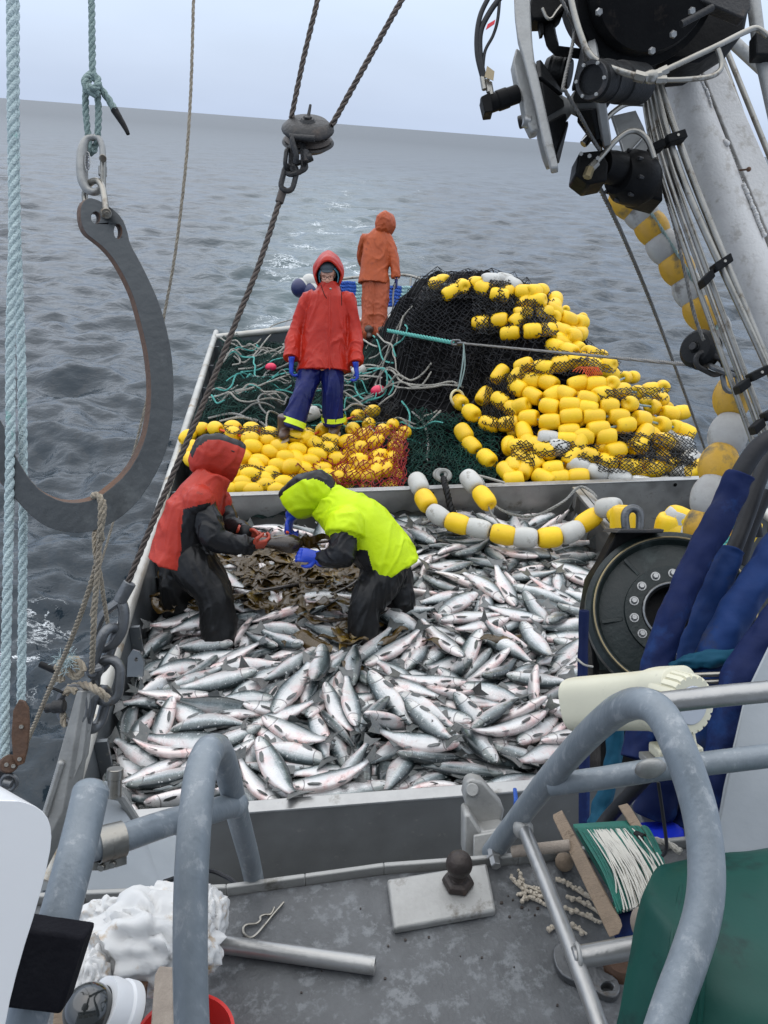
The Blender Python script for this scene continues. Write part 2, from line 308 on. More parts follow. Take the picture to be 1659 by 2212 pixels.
# ---------------------------------------------------------------- the sea: real swell and chop, finer towards the boat
SEA_Z = -1.05
def build_sea():
    nr_, na = 1250, 400
    rr = np.concatenate([1.2*np.exp(np.linspace(0, math.log(9000/1.2), nr_))]); aa = np.radians(np.linspace(-50, 50, na)+YAW)
    Rr, A = np.meshgrid(rr, aa, indexing='ij'); X = Rr*np.sin(A); Y = Rr*np.cos(A)-1.
    cell = Rr*max(math.log(9000/1.2)/nr_, math.radians(100)/na)
    Zz = np.zeros_like(X); g = np.random.default_rng(3)
    for i in range(110):
        lam = .22*(4.5/.22)**(g.random()**1.1); th = math.radians(g.normal(250, 48)); k = 2*math.pi/lam
        amp = .0086*lam**.62*(.6+.8*g.random()); fade = np.clip((lam/cell-2.2)/2.5, 0, 1)
        ph = k*(X*math.cos(th)+Y*math.sin(th))+g.random()*6.28
        w = np.sin(ph+.35*np.sin(ph*.37+i)); Zz += amp*fade*(w+.25*np.cos(2*ph)*(w > 0))
    # wake: flattened and ruffled water astern
    V = np.stack([X, Y, Zz+SEA_Z], -1).reshape(-1, 3)
    idx = np.arange(nr_*na).reshape(nr_, na); F = np.stack([idx[:-1, :-1], idx[:-1, 1:], idx[1:, 1:], idx[1:, :-1]], -1).reshape(-1, 4)
    me = bpy.data.meshes.new('sea'); me.from_pydata(V, [], F); me.polygons.foreach_set('use_smooth', [True]*len(me.polygons))
    # foam: along the boat's side, and the wake trail that bends away astern
    x, y = V[:, 0], V[:, 1]
    side = np.exp(-((x+3.4)/2.6)**2)*np.clip((14-y)/8, 0, 1)*.62
    cx_ = .9+.030*(y-13)+.0008*(y-13)**2; w_ = 2.0+.075*(y-13)
    wake = np.exp(-((x-cx_)/w_)**2)*np.clip((y-12.5)/3, 0, 1)*np.clip((110-y)/90, 0, 1)
    side2 = np.exp(-((x-5.6)/1.5)**2)*np.clip((12-y)/8, 0, 1)*.4
    fo = np.clip(np.maximum(np.maximum(side, wake*.85), side2), 0, 1)
    at = me.attributes.new('foam', 'FLOAT', 'POINT'); at.data.foreach_set('value', fo.astype(np.float32))
    at = me.attributes.new('far', 'FLOAT', 'POINT'); at.data.foreach_set('value', np.clip((np.log(Rr.ravel())-2.6)/3.2, 0, 1).astype(np.float32))
    at = me.attributes.new('wake', 'FLOAT', 'POINT'); at.data.foreach_set('value', np.clip(wake, 0, 1).astype(np.float32))
    m = bpy.data.materials.new('sea_water'); m.use_nodes = True; t = m.node_tree; n = t.nodes; L = t.links.new; b = n['Principled BSDF']
    b.inputs['IOR'].default_value = 1.33; tc = n.new('ShaderNodeTexCoord')
    def nz(scale, asp, detail=5, rough=.6, dist=0.):
        mp = n.new('ShaderNodeMapping'); mp.inputs['Scale'].default_value = asp; mp.inputs['Rotation'].default_value = (0, 0, rad(-10)); L(tc.outputs['Object'], mp.inputs[0])
        q = n.new('ShaderNodeTexNoise'); q.inputs['Scale'].default_value = scale; q.inputs['Detail'].default_value = detail; q.inputs['Roughness'].default_value = rough; q.inputs['Distortion'].default_value = dist; L(mp.outputs[0], q.inputs[0]); return q.outputs[0]
    def math_(op, a, c, clamp=False):
        q = n.new('ShaderNodeMath'); q.operation = op; q.use_clamp = clamp
        for i, s in enumerate((a, c)):
            if s is None: continue
            if isinstance(s, (int, float)): q.inputs[i].default_value = s
            else: L(s, q.inputs[i])
        return q.outputs[0]
    fa = n.new('ShaderNodeAttribute'); fa.attribute_name = 'foam'; wa = n.new('ShaderNodeAttribute'); wa.attribute_name = 'wake'
    f1 = nz(2.3, (.8, 1.2, 1), 9, .70, .5); f2 = nz(.55, (1, 1, 1), 4, .6)
    ridge = math_('ABSOLUTE', math_('SUBTRACT', f1, .5), None)              # thin lacy lines
    lace = math_('SUBTRACT', 1., math_('MULTIPLY', ridge, 38.), True)
    patch = math_('MULTIPLY', math_('SUBTRACT', math_('ADD', f2, math_('MULTIPLY', fa.outputs['Fac'], .30)), .70), 7., True)
    foam = math_('MULTIPLY', math_('MULTIPLY', lace, patch, True), 1., True)
    foam = math_('MULTIPLY', math_('SUBTRACT', foam, .22), 2.4, True)
    r = n.new('ShaderNodeMix'); r.data_type = 'RGBA'; L(wa.outputs['Fac'], r.inputs[0]); r.inputs[6].default_value = (.018, .029, .039, 1); r.inputs[7].default_value = (.085, .125, .135, 1)
    mx = n.new('ShaderNodeMix'); mx.data_type = 'RGBA'; L(foam, mx.inputs[0]); L(r.outputs[2], mx.inputs[6]); mx.inputs[7].default_value = (.72, .76, .78, 1); L(mx.outputs[2], b.inputs['Base Color'])
    fr_ = n.new('ShaderNodeAttribute'); fr_.attribute_name = 'far'
    L(math_('ADD', math_('ADD', .08, math_('MULTIPLY', fr_.outputs['Fac'], .34)), math_('MULTIPLY', foam, .6)), b.inputs['Roughness'])
    h = math_('ADD', math_('MULTIPLY', nz(5.5, (.8, 1.1, 1), 4, .55, .2), .35), math_('MULTIPLY', nz(.8, (.8, 1.1, 1), 3, .5), 2.2))
    h = math_('ADD', h, math_('MULTIPLY', nz(.16, (.8, 1.1, 1), 3, .5), 2.5))
    bp = n.new('ShaderNodeBump'); bp.inputs['Strength'].default_value = .6; bp.inputs['Distance'].default_value = .13; L(h, bp.inputs['Height']); L(bp.outputs[0], b.inputs['Normal'])
    me.materials.append(m); o = bpy.data.objects.new('sea', me); COL.objects.link(o); struct_(o); return o
SEA = build_sea()
# ---------------------------------------------------------------- boat: decks, bulwarks, bin walls
o = MB().hexa([(-1.12, 2.0, 0), (3.68, 2.0, 0), (4.0, 13.2, 0), (-1.12, 12.3, 0)], (0, 0, -.3)).build('work_deck', 'lower_deck'); struct_(o)
# upper deck with its raised lip
lp = [(185, 1950), (490, 1937), (660, 1914), (830, 1890), (1120, 1868), (1300, 1850), (1659, 1815)]
UZ = 2.07
L3 = [Wz(u, v, UZ) for u, v in lp]; L3 = [Vector((-1.2, L3[0].y+.03, UZ))]+L3+[Vector((1.6, L3[-1].y-.05, UZ))]
deck = MB(); deck.hexa(L3+[Vector((1.6, -1.2, UZ)), Vector((-1.2, -1.2, UZ))], (0, 0, -.05))
o = deck.build('upper_deck', 'deck_paint'); struct_(o)
lipm = MB()
for a, b in zip(L3, L3[1:]):
    d = Vector((0, .012, 0)); lipm.hexa([a+Vector((0, .002, -.06)), b+Vector((0, .002, -.06)), b+d+Vector((0, .002, -.06)), a+d+Vector((0, .002, -.06))], (0, 0, .085))
o = lipm.build('deck_lip', 'aluminium_dull', bevel=.003); tag(o, 'raised aluminium lip along the aft edge of the upper deck', 'deck edge')
o = MB().hexa([(-1.2, 1.05, 2.02), (1.6, .9, 2.02), (1.6, .8, 2.02), (-1.2, .9, 2.02)], (0, 0, -2.02)).build('house_wall', 'grey_paint'); tag(o, 'grey cabin wall below the upper deck edge', 'wall')
def bulwark(label, xs, yn, yf, z, cap_w, sgn):
    t = thing('bulwark', label, 'bulwark', ((xs[0]+xs[1])/2, (yn+yf)/2, 0), None)
    a = Vector((xs[0], yn, 0)); b = Vector((xs[1], yf, 0)); d = Vector((sgn*.05, 0, 0))
    MB().hexa([a-Vector((0, 0, 1.2)), b-Vector((0, 0, 1.2)), b+d-Vector((0, 0, 1.2)), a+d-Vector((0, 0, 1.2))], (0, 0, 1.2+z-.03)).build('side_plate', 'bulwark_inner', t)
    cz = Vector((0, 0, z)); P = [a+cz+d*.4, b+cz+d*.4]
    n_ = 14; P = [P[0].lerp(P[1], i/n_) for i in range(n_+1)]
    MB().tube(P, cap_w/2, 14, up=(0, 0, 1)).build('cap_rail', 'cap_rail', t)
    y = yn+.9
    while y < yf-.2:
        k = (y-yn)/(yf-yn); x = xs[0]+(xs[1]-xs[0])*k; MB().hexa([(x-sgn*.003, y-.012, 0), (x-sgn*.003, y+.012, 0), (x-sgn*.07, y+.012, 0), (x-sgn*.07, y-.012, 0)], (0, 0, z-.04)).build('stiffener', 'bulwark_inner', t); y += 1.05
    return t
bulwark('weathered metal side of the boat beside the open sea, fish heaped against it', (-1.13, -1.15), 2.35, 12.4, .74, .085, -1)
bulwark('metal side of the boat beside the big heap of yellow floats', (3.72, 4.12), 1.6, 13.3, .74, .085, 1)
tr = thing('transom', 'grey metal stern wall behind the orange rain suit', 'stern wall', (1.3, 12.8, 0))
a, b = Vector((-1.15, 12.0, 0)), Vector((4.12, 13.45, 0))
MB().hexa([a-Vector((0, 0, 1)), b-Vector((0, 0, 1)), b+Vector((0, .05, -1)), a+Vector((0, .05, -1))], (0, 0, 1.74)).build('plate', 'bulwark_inner', tr)
MB().tube([a.lerp(b, i/8)+Vector((0, .02, .75+.15*i/8)) for i in range(9)], .05, 14, up=(0, 0, 1)).build('cap_rail', 'cap_rail', tr)
def slab(name, label, A, B, zt, zb, th, mats, cat, flange=0., lipmat=None):
    """vertical wall A->B (top edge points) with a folded top flange"""
    t = thing(name, label, cat, ((A.x+B.x)/2, (A.y+B.y)/2, zb))
    A = Vector((A.x, A.y, 0)); B = Vector((B.x, B.y, 0)); n_ = (B-A).cross(Vector((0, 0, 1))).normalized()*th
    zv = Vector((0, 0, 1))
    MB().hexa([A+zv*zb, B+zv*zb, B-n_+zv*zb, A-n_+zv*zb], (0, 0, zt-zb-.012)).build('face', mats[0], t)
    MB().hexa([A+n_*.12+zv*(zt-.012), B+n_*.12+zv*(zt-.012), B-n_*1.35+zv*(zt-.012), A-n_*1.35+zv*(zt-.012)], (0, 0, .014)).build('top_flange', mats[1], t, bevel=.004)
    return t, n_
FA, FB = Wz(300, 1770, .62), Wz(1275, 1696, .62); FA.x = -1.1
FB = FA.lerp(FB, 1.35)
fw_t, _n = slab('bin_wall', 'dark metal front wall of the fish bin nearest the upper deck', FA, FB, .62, 0, .05, ('bin_face', 'aluminium'), 'bin wall')
DA, DB = Wz(485, 1071, .75), Wz(1529, 1034, .75); DA = DA.lerp(DB, -.09); DB = DA.lerp(DB, 1.03)
dv_t, _n = slab('bin_wall', 'brushed metal divider wall between the fish and the heaped net', DA, DB, .75, 0, .05, ('aluminium', 'aluminium'), 'bin wall')
holes = MB()
for u, v in ((1466, 1054), (936, 1072)):
    p = Wz(u, v, .70); p.y = DA.y+(DB.y-DA.y)*(p.x-DA.x)/(DB.x-DA.x)-.004; holes.cyl(p, p+Vector((0, .004, 0)), .018, 14)
holes.build('drain_hole', 'black_paint', dv_t)
LA, LB = Wz(1245, 1055, .74), Wz(1335, 1160, .74)
lg = thing('bin_wall', 'channel topped lengthwise bin wall running from the divider to the winch', 'bin wall', (LA.x, 4.5, 0))
xa = LA.x
MB().box((xa+.03, 4.48, .36), (.02, 0, 0), (0, 1.53, 0), (0, 0, .36)).build('face', 'bin_face', lg)
ch = MB(); ch.box((xa-.005, 4.48, .735), (.03, 0, 0), (0, 1.53, 0), (0, 0, .015)); ch.box((xa+.065, 4.48, .735), (.03, 0, 0), (0, 1.53, 0), (0, 0, .015)); ch.build('top_channel', 'aluminium', lg, bevel=.004)
MB().box((xa+.0, 5.93, .38), (.03, 0, 0), (0, .03, 0), (0, 0, .35)).build('corner_post', 'aluminium', lg, bevel=.004)
# stern platform carrying coiled line, with its own rail
sk = thing('stern_platform', 'low grey platform behind the stern wall carrying coiled line', 'platform', (1.6, 14.6, -1))
MB().hexa([(-.2, 13.1, -1.2), (3.4, 13.8, -1.2), (3.2, 16., -1.2), (.2, 15.6, -1.2)], (0, 0, 1.8)).build('hull', 'hull_grey', sk, bevel=.08)
# unseen cabin front, added behind the viewpoint to block sky light on camera-facing sides
wh_ = thing('wheelhouse_blocker', 'unseen grey cabin front with dark windows, added to block sky light behind the viewpoint', 'wheelhouse_blocker', (.3, -1.6, UZ))
MB().box((.3, -1.62, 3.45), (2.6, 0, 0), (0, .12, 0), (0, 0, 1.38)).build('wall', 'grey_paint', wh_, bevel=.01)
MB().box((.3, -1.9, 4.92), (2.8, 0, 0), (0, .75, 0), (0, 0, .07)).build('roof', 'grey_paint', wh_, bevel=.02)
for k in range(4): MB().box((-1.35+k*1.1, -1.49, 3.95), (.44, 0, 0), (0, .015, 0), (0, 0, .40)).build('window', 'glass_dark', wh_, bevel=.01)
# ---------------------------------------------------------------- fish
def fish_geo(bend, L=.51, nr=12):
    # returns verts, faces, mats(0 body,1 fin,2 eye), uv per vert ; x: head +, y lateral, z dorsal
    T=[0,.02,.05,.09,.14,.19,.25,.33,.42,.52,.62,.71,.79,.86]
    Hh=[.014,.037,.053,.067,.078,.087,.097,.106,.109,.099,.078,.054,.039,.034]
    Wh=[.009,.024,.034,.038,.046,.053,.058,.062,.062,.056,.045,.032,.021,.012]
    V=[];F=[];MI=[];UV=[]
    def cl(t):
        s=(t-.4)
        a=bend*s*(1 if s>0 else .6)
        return (.4-t)*math.cos(a*.5), abs(s)*math.sin(abs(a)*.5)*(1 if bend>0 else -1), a
    def put(t,y,z,u=None,v=.5):
        x,oy,a=cl(t)
        a2=a*1.0
        V.append(((x+y*math.sin(a2)*(1 if bend>=0 else 1))*L,(oy+y*math.cos(a2))*L,z*L)); UV.append((t if u is None else u,v)); return len(V)-1
    rings=[]
    for t,h,w in zip(T,Hh,Wh):
        r=[]
        zc=-.006+.004*math.sin(t*6)
        for k in range(nr):
            q=2*math.pi*k/nr
            sz=math.sin(q);sy=math.cos(q)
            r.append(put(t,w*math.copysign(abs(sy)**.85,sy),zc+h*sz,None,.5+.5*math.asin(max(-1,min(1,sz)))/(math.pi/2)))
        rings.append(r)
    for a,b in zip(rings,rings[1:]):
        for k in range(nr):
            F.append((a[k],a[(k+1)%nr],b[(k+1)%nr],b[k]));MI.append(0)
    F.append(tuple(rings[0]));MI.append(0)
    F.append(tuple(reversed(rings[-1])));MI.append(0)
    def fin(pts,th=.004,yo=0.,tilt=0.):
        # pts list of (t,z) ; thin plate
        n=len(pts)
        zb=pts[0][1]
        A=[put(t,yo+th*.5+tilt*(abs(z-zb)),z,t,2.) for t,z in pts];B=[put(t,yo-th*.5+tilt*(abs(z-zb)),z,t,2.) for t,z in pts]
        F.append(tuple(A));MI.append(1);F.append(tuple(reversed(B)));MI.append(1)
        for i in range(n):
            j=(i+1)%n
            F.append((A[j],A[i],B[i],B[j]));MI.append(1)
    fin([(.83,.034),(.83,-.044),(.9,-.075),(1.0,-.118),(.965,-.03),(.955,-.003),(.965,.025),(1.0,.108),(.9,.068)])
    fin([(.40,.09),(.53,.08),(.545,.115),(.49,.145),(.44,.16),(.42,.13)])
    fin([(.73,.05),(.765,.045),(.785,.07),(.76,.075)])
    fin([(.65,-.07),(.74,-.055),(.745,-.085),(.69,-.13),(.665,-.11)])
    for s in (1,-1):
        fin([(.2,-.05),(.215,-.075),(.3,-.10),(.345,-.098),(.32,-.07),(.25,-.048)],yo=s*.052,tilt=s*.15)
        fin([(.5,-.098),(.53,-.09),(.595,-.125),(.57,-.14)],yo=s*.025,tilt=s*.2)
        # eye: small dome
        ex,ez=.058,.012
        ring=[];rad=.0135
        for k in range(8):
            q=2*math.pi*k/8
            ring.append(put(ex+rad*math.cos(q),s*.0275,ez+rad*math.sin(q),ex,3.))
        c=put(ex,s*.0365,ez,ex,4.)
        for k in range(8):
            f=(ring[k],ring[(k+1)%8],c)
            F.append(f if s<0 else f[::-1]);MI.append(2)
        # lower jaw line handled in the material
    return V,F,MI,UV
BENDS=[0.,.5,-.5,1.05,-1.05]
# every salmon: x, y, z in mm, rotation quaternion in 1/127, bend shape, size in percent
FISH = [
-196,3034,512,44,55,78,72,3,106,
-648,3331,484,100,-76,4,-19,4,105,
187,2853,461,86,93,1,6,1,100,
72,2926,491,1,10,-100,-78,3,100,
606,3158,497,89,-90,11,-2,4,102,
-524,3860,508,79,99,-1,12,1,106,
-657,2928,448,2,7,-127,6,1,95,
1472,2980,453,21,-26,89,-84,4,94,
818,2971,438,103,73,-6,-13,0,100,
472,3547,512,50,-45,-90,59,4,107,
-98,3328,497,27,29,89,81,3,101,
-760,3076,466,12,-14,71,-103,2,100,
-111,3687,525,47,46,-75,-78,1,106,
658,3288,529,41,-50,-88,65,4,92,
-592,3456,519,3,6,84,-95,3,99,
-91,3160,490,70,103,-16,-15,2,92,
1138,3206,513,68,-106,-16,6,4,107,
-528,3630,485,124,-23,11,-3,3,103,
-270,2939,463,64,-94,49,-30,4,85,
1031,2851,448,9,8,-91,-87,0,81,
679,2848,453,44,-118,9,15,3,102,
1891,3518,507,79,98,13,7,0,101,
957,2868,393,4,13,95,84,1,104,
1264,2995,493,81,-92,-16,31,2,95,
-71,3972,519,83,85,30,33,1,106,
-916,3269,456,103,-61,40,-14,1,81,
1472,2836,412,26,-124,-8,-12,2,95,
202,4250,529,79,91,-26,-30,0,104,
475,3007,461,87,62,55,42,0,98,
250,3502,531,54,-75,72,-49,2,93,
548,4042,529,17,32,-94,-78,1,104,
1541,3308,491,12,16,93,84,3,93,
1861,4226,496,78,100,2,10,3,104,
1554,2927,450,19,-28,103,66,0,91,
641,3073,459,7,14,-75,101,2,90,
918,3155,487,78,64,-57,-53,0,104,
1283,2854,432,106,69,6,12,0,88,
-704,4599,506,102,-74,-12,7,1,98,
1666,3188,499,4,-6,-67,108,1,98,
1453,3101,508,12,7,-107,-67,0,98,
161,3498,511,34,65,76,70,3,90,
650,3431,526,28,-47,-98,59,1,92,
1109,3526,515,25,22,75,97,2,100,
-769,3265,480,55,-113,14,-10,4,92,
-812,3170,460,68,-101,-23,27,0,88,
783,3690,515,79,-99,11,-8,2,94,
1516,4024,524,54,-65,-71,63,4,107,
1676,3882,508,21,38,-77,-91,0,88,
-584,3054,450,111,56,13,21,1,101,
122,4687,573,4,1,82,97,0,99,
1690,3333,482,67,86,-36,-54,1,94,
1279,3196,477,36,23,-87,-82,1,93,
-850,3501,467,77,-68,-69,29,2,94,
1288,3998,537,30,-47,-89,71,3,95,
1750,3000,440,61,67,55,69,0,86,
1413,3627,505,14,-10,-95,82,2,93,
-449,3156,498,72,-98,-34,14,2,82,
-793,3765,497,76,-102,3,10,2,94,
-804,4068,506,96,-75,-6,35,1,83,
-162,3494,498,1,17,-90,-88,1,84,
80,3888,551,71,65,60,57,3,104,
49,3302,487,45,-68,-81,54,2,90,
911,4102,536,62,-87,55,-40,2,105,
-666,4293,492,81,95,-20,0,0,94,
1144,3013,462,28,-17,-84,90,0,91,
437,3333,516,43,16,-118,-6,0,92,
1726,4611,526,26,-21,-95,77,0,106,
-406,4026,481,1,1,-117,49,2,103,
-285,2913,397,76,93,-22,-35,3,91,
599,3664,516,29,27,92,78,0,93,
1052,3302,538,33,-22,61,-104,0,94,
663,4345,548,34,-16,-104,62,3,105,
1178,3322,506,52,-112,-12,-28,2,106,
-540,3220,475,77,-100,-10,11,3,91,
409,4060,529,39,-21,83,-85,2,95,
-950,3180,427,61,-92,53,-33,0,101,
-978,5035,494,43,-37,12,113,4,105,
-1052,3532,461,89,23,-20,-85,3,103,
-192,4379,523,7,-17,-99,78,1,107,
2171,4782,514,31,31,87,81,0,105,
445,2841,390,13,2,-94,85,2,83,
1103,4545,552,31,27,-79,-90,0,106,
-995,4404,458,79,64,60,47,0,107,
2084,4508,503,62,97,-45,-28,0,90,
140,3226,458,81,61,-45,-62,0,94,
-890,3891,490,34,107,59,4,2,94,
1489,4679,556,61,-69,71,-51,2,106,
1344,4710,576,79,-75,50,-41,1,100,
-464,3334,465,90,87,4,23,0,97,
-135,4208,538,75,88,-49,-19,3,89,
1486,4351,540,88,-86,22,-20,2,89,
1903,3819,489,106,68,-10,11,0,100,
287,3881,559,73,-43,50,-80,1,94,
-368,3692,490,111,-61,2,-6,1,79,
116,3042,436,86,-90,11,19,1,92,
1740,3826,494,8,37,-105,-60,1,94,
-721,3911,487,18,-22,94,-80,2,85,
950,3342,486,47,-46,-101,41,2,92,
182,5347,544,9,2,-99,79,1,100,
497,4562,563,80,95,22,11,1,92,
1128,4342,559,9,5,-96,-82,0,97,
670,4477,547,5,1,-91,88,2,103,
1044,3960,516,79,-78,-60,13,1,100,
-486,4563,498,125,-14,-19,-4,3,82,
1980,4367,494,23,-14,-89,87,4,96,
406,5031,501,34,-30,-91,76,4,103,
-694,3581,476,94,-76,30,-26,0,100,
2128,3676,474,20,-19,-103,70,2,105,
2187,4535,503,23,-37,-98,68,2,94,
335,3371,519,98,61,12,51,2,96,
-947,3051,390,77,-82,44,-40,2,96,
1658,3047,452,76,-43,50,-78,3,106,
-284,4655,490,110,-59,17,17,4,106,
777,4993,489,59,105,39,11,4,96,
-487,4929,574,30,48,87,73,3,104,
1219,4260,537,80,-96,-15,18,2,103,
559,2994,397,38,17,-82,-88,3,99,
432,5435,543,101,-68,20,-32,3,102,
-137,4578,537,62,-109,-20,9,0,102,
481,3172,458,65,104,28,19,1,89,
1939,3662,497,12,10,100,77,2,86,
1198,3740,506,24,-40,68,-97,4,93,
-885,3748,461,85,86,39,-5,2,94,
2247,4367,475,17,-50,-96,64,2,108,
1887,3391,474,2,25,-75,100,1,94,
-141,4920,541,61,-67,67,-59,0,103,
142,3365,492,61,-27,-41,100,0,85,
-337,3835,490,28,34,-72,-95,2,101,
804,3578,498,26,44,115,15,3,89,
2184,4232,484,89,-89,8,-15,2,95,
1349,4055,524,8,119,-38,-24,4,90,
1846,5293,496,14,-32,-104,64,1,104,
192,2999,472,52,-20,79,-82,0,79,
-889,4637,486,97,-80,-17,3,4,79,
1419,3760,479,96,-78,-4,27,3,103,
2176,3951,457,85,93,-11,4,3,102,
1162,3823,509,58,-107,-38,4,2,90,
-90,5801,480,17,-126,7,3,1,102,
1347,3500,535,21,-97,-79,-7,3,91,
1065,4637,528,79,97,22,8,0,105,
1640,4358,527,64,-32,-86,60,2,97,
-503,4133,489,11,-26,93,81,0,92,
184,3936,513,49,-31,66,-91,1,102,
69,3606,501,51,47,-82,-68,1,97,
679,5309,520,11,-29,117,-39,1,107,
-960,3528,475,59,54,-78,-60,0,81,
723,4134,513,69,-88,-48,36,0,101,
1826,2986,400,72,-69,-50,61,3,88,
-407,5143,516,59,110,11,24,1,104,
-156,3087,449,94,85,1,-6,1,93,
2147,4048,486,38,-121,-1,11,3,100,
-688,2986,392,83,96,6,3,3,102,
166,5749,479,65,58,-65,-66,3,108,
1685,5770,500,36,-31,-95,70,2,96,
2178,5480,416,7,8,124,-25,0,104,
-46,4142,500,75,-103,-2,4,1,105,
2182,5667,455,18,-19,106,-65,2,94,
1808,4116,482,7,0,-89,-91,1,104,
8,3759,492,64,70,57,62,1,94,
-650,4200,472,4,-9,87,92,0,84,
-590,4863,534,7,30,-79,95,4,107,
718,3965,524,35,-48,82,-76,1,81,
-689,4761,499,21,-2,-82,-94,1,107,
87,5043,535,70,106,4,2,2,90,
955,3530,475,36,24,90,78,1,94,
-1052,2972,418,70,54,20,89,3,78,
1161,3178,442,21,2,-88,-89,1,94,
-178,3589,466,3,13,98,80,1,103,
-418,5318,523,90,-84,-18,27,2,91,
736,5912,484,4,8,53,115,1,106,
926,3960,454,86,-86,-21,30,4,97,
1104,3886,487,91,72,23,46,0,78,
1448,3503,452,96,80,-9,23,3,92,
2140,4945,496,27,29,76,94,1,103,
2207,3838,471,0,31,100,72,1,97,
-29,4242,524,86,91,-20,-9,4,94,
2091,3451,460,59,-112,5,6,0,106,
1728,4940,485,1,-14,-87,92,2,96,
-436,3557,484,15,5,-105,-70,2,82,
-169,3285,460,28,40,86,80,0,92,
739,3418,478,89,-84,18,-30,2,107,
899,3128,414,58,108,-14,-28,1,92,
-335,3145,446,42,82,65,58,2,97,
1724,5269,507,74,-94,29,-32,2,96,
1041,4844,509,35,-27,-83,85,4,86,
1310,2969,393,29,-22,93,-78,4,97,
1892,2844,399,102,-74,9,8,2,83,
-691,4044,474,94,71,27,39,3,79,
-230,4791,536,70,-54,-61,67,2,84,
655,2954,416,17,-33,69,-100,0,80,
863,4036,484,35,-39,78,-85,0,93,
1932,3323,456,5,8,-111,-60,1,83,
-816,5398,504,11,-11,-80,98,1,102,
-204,2966,429,8,-55,-105,44,3,103,
-724,5834,442,37,115,30,26,2,103,
1373,5357,494,20,-15,83,-93,4,87,
1937,2972,446,34,-35,-75,90,4,107,
548,3876,480,23,10,62,108,1,94,
-259,3772,454,34,-26,90,-78,0,98,
-669,5464,494,6,18,93,85,0,103,
582,3786,506,96,-65,41,-33,1,83,
1866,4654,502,75,-91,44,-19,2,98,
-366,4986,521,66,108,-1,-6,0,100,
-281,4175,490,24,-23,66,-104,1,94,
242,4608,528,29,25,90,80,2,92,
2,4540,531,13,10,67,-107,2,88,
1876,3250,436,61,-107,14,-29,2,101,
962,3809,512,51,90,-67,31,1,84,
-18,4733,520,26,-18,88,-86,2,106,
-861,5305,487,81,-97,-1,-11,0,98,
671,5729,509,10,-31,88,-85,0,100,
848,3491,470,13,26,108,61,0,94,
1626,3656,483,87,86,20,27,4,100,
80,4920,522,70,-102,27,-12,2,99,
-594,5539,497,101,-68,18,-30,0,79,
359,4648,530,45,-37,-79,81,0,108,
1823,3960,486,24,-14,-93,81,2,95,
259,3104,444,73,-58,48,-72,0,98,
1371,4257,491,95,78,22,24,1,98,
1233,4843,529,66,-101,39,-5,1,107,
883,4795,477,17,32,115,39,3,97,
1146,3042,398,5,12,-83,95,2,100,
368,4934,496,23,52,73,87,0,86,
892,5213,514,19,37,-97,-71,2,91,
1009,5631,499,69,80,-61,-36,0,98,
-515,5760,484,36,-17,78,-92,1,97,
-621,3413,443,4,-1,-81,98,4,92,
408,3048,413,75,35,-54,-79,0,101,
-469,4397,458,36,-106,-58,-12,0,90,
650,5204,533,79,-96,-19,17,4,91,
-890,5878,448,101,67,17,32,1,94,
1027,2967,388,79,-92,24,-29,4,88,
400,4508,403,92,-84,-26,1,2,86,
1060,3679,474,90,87,19,11,0,93,
1715,3558,476,89,-83,-34,11,3,80,
644,5570,468,96,-75,29,20,1,89,
1206,5082,518,93,78,30,23,0,90,
1731,4492,500,116,-49,16,0,0,89,
602,4939,431,52,-46,100,-36,4,91,
-158,5484,511,84,71,46,43,0,94,
-422,2937,393,87,66,-51,-38,3,84,
573,5953,455,119,-39,19,9,3,106,
962,4214,520,69,-89,42,-41,1,86,
1411,5490,487,89,90,-11,0,3,96,
-133,5725,445,9,8,-90,89,4,106,
1600,3944,474,83,-82,-26,43,2,97,
-510,5610,465,5,-8,83,96,3,103,
2364,5113,432,76,46,69,59,0,101,
350,3712,458,45,58,79,66,0,95,
-294,4274,513,89,72,-44,-33,1,79,
1993,4079,529,70,-92,-39,33,1,81,
330,4548,475,40,-46,78,-79,0,101,
1443,5139,506,90,70,-44,-35,0,100,
2233,5270,425,69,106,10,2,3,92,
1182,5169,481,96,-77,-4,29,2,105,
1176,5739,475,104,-70,12,-14,4,95,
2309,4222,437,48,-67,-68,69,2,107,
-896,4071,481,80,-60,-58,52,2,93,
1995,3144,438,61,-111,-6,-2,4,94,
1373,3174,458,16,42,-114,-32,0,89,
349,3211,416,68,62,73,49,2,86,
225,3774,502,45,-65,75,-65,0,98,
2191,5779,446,25,-22,122,16,1,95,
1472,3405,462,64,108,-20,-4,1,81,
1784,4331,515,28,-51,61,-95,1,103,
2237,5397,408,124,-25,1,9,3,93,
439,5812,485,111,-58,-4,-22,3,97,
2327,5774,413,5,-60,-109,26,4,102,
960,4372,498,17,-106,66,-14,0,98,
874,5712,485,51,-15,-75,88,0,88,
-343,5527,473,10,8,-59,-112,2,104,
2151,5156,465,100,73,29,5,2,93,
1948,4812,512,72,71,46,62,4,81,
-1037,4573,408,70,-70,-71,37,2,94,
-980,4094,483,67,24,-61,-86,0,82,
59,4600,493,8,-20,-100,75,1,90,
1554,5292,486,58,-60,-59,75,2,97,
-725,4636,389,85,-94,-8,7,1,90,
-566,3796,438,105,-70,-10,10,0,99,
1311,3628,454,17,4,-83,-94,1,107,
-380,3133,388,80,85,41,27,3,81,
-506,4717,487,116,45,21,19,3,93,
625,5173,476,29,34,-102,-62,1,99,
1454,5793,497,81,80,45,34,0,88,
1906,5414,490,96,-70,25,36,1,95,
279,5827,471,34,-59,-79,71,2,93,
1454,5958,492,9,4,-105,70,3,82,
652,2896,386,1,4,-84,95,0,80,
-856,4314,405,9,-4,-84,-94,0,107,
-1053,3921,417,92,20,-8,-85,1,104,
-701,4990,503,9,-125,18,-6,2,108,
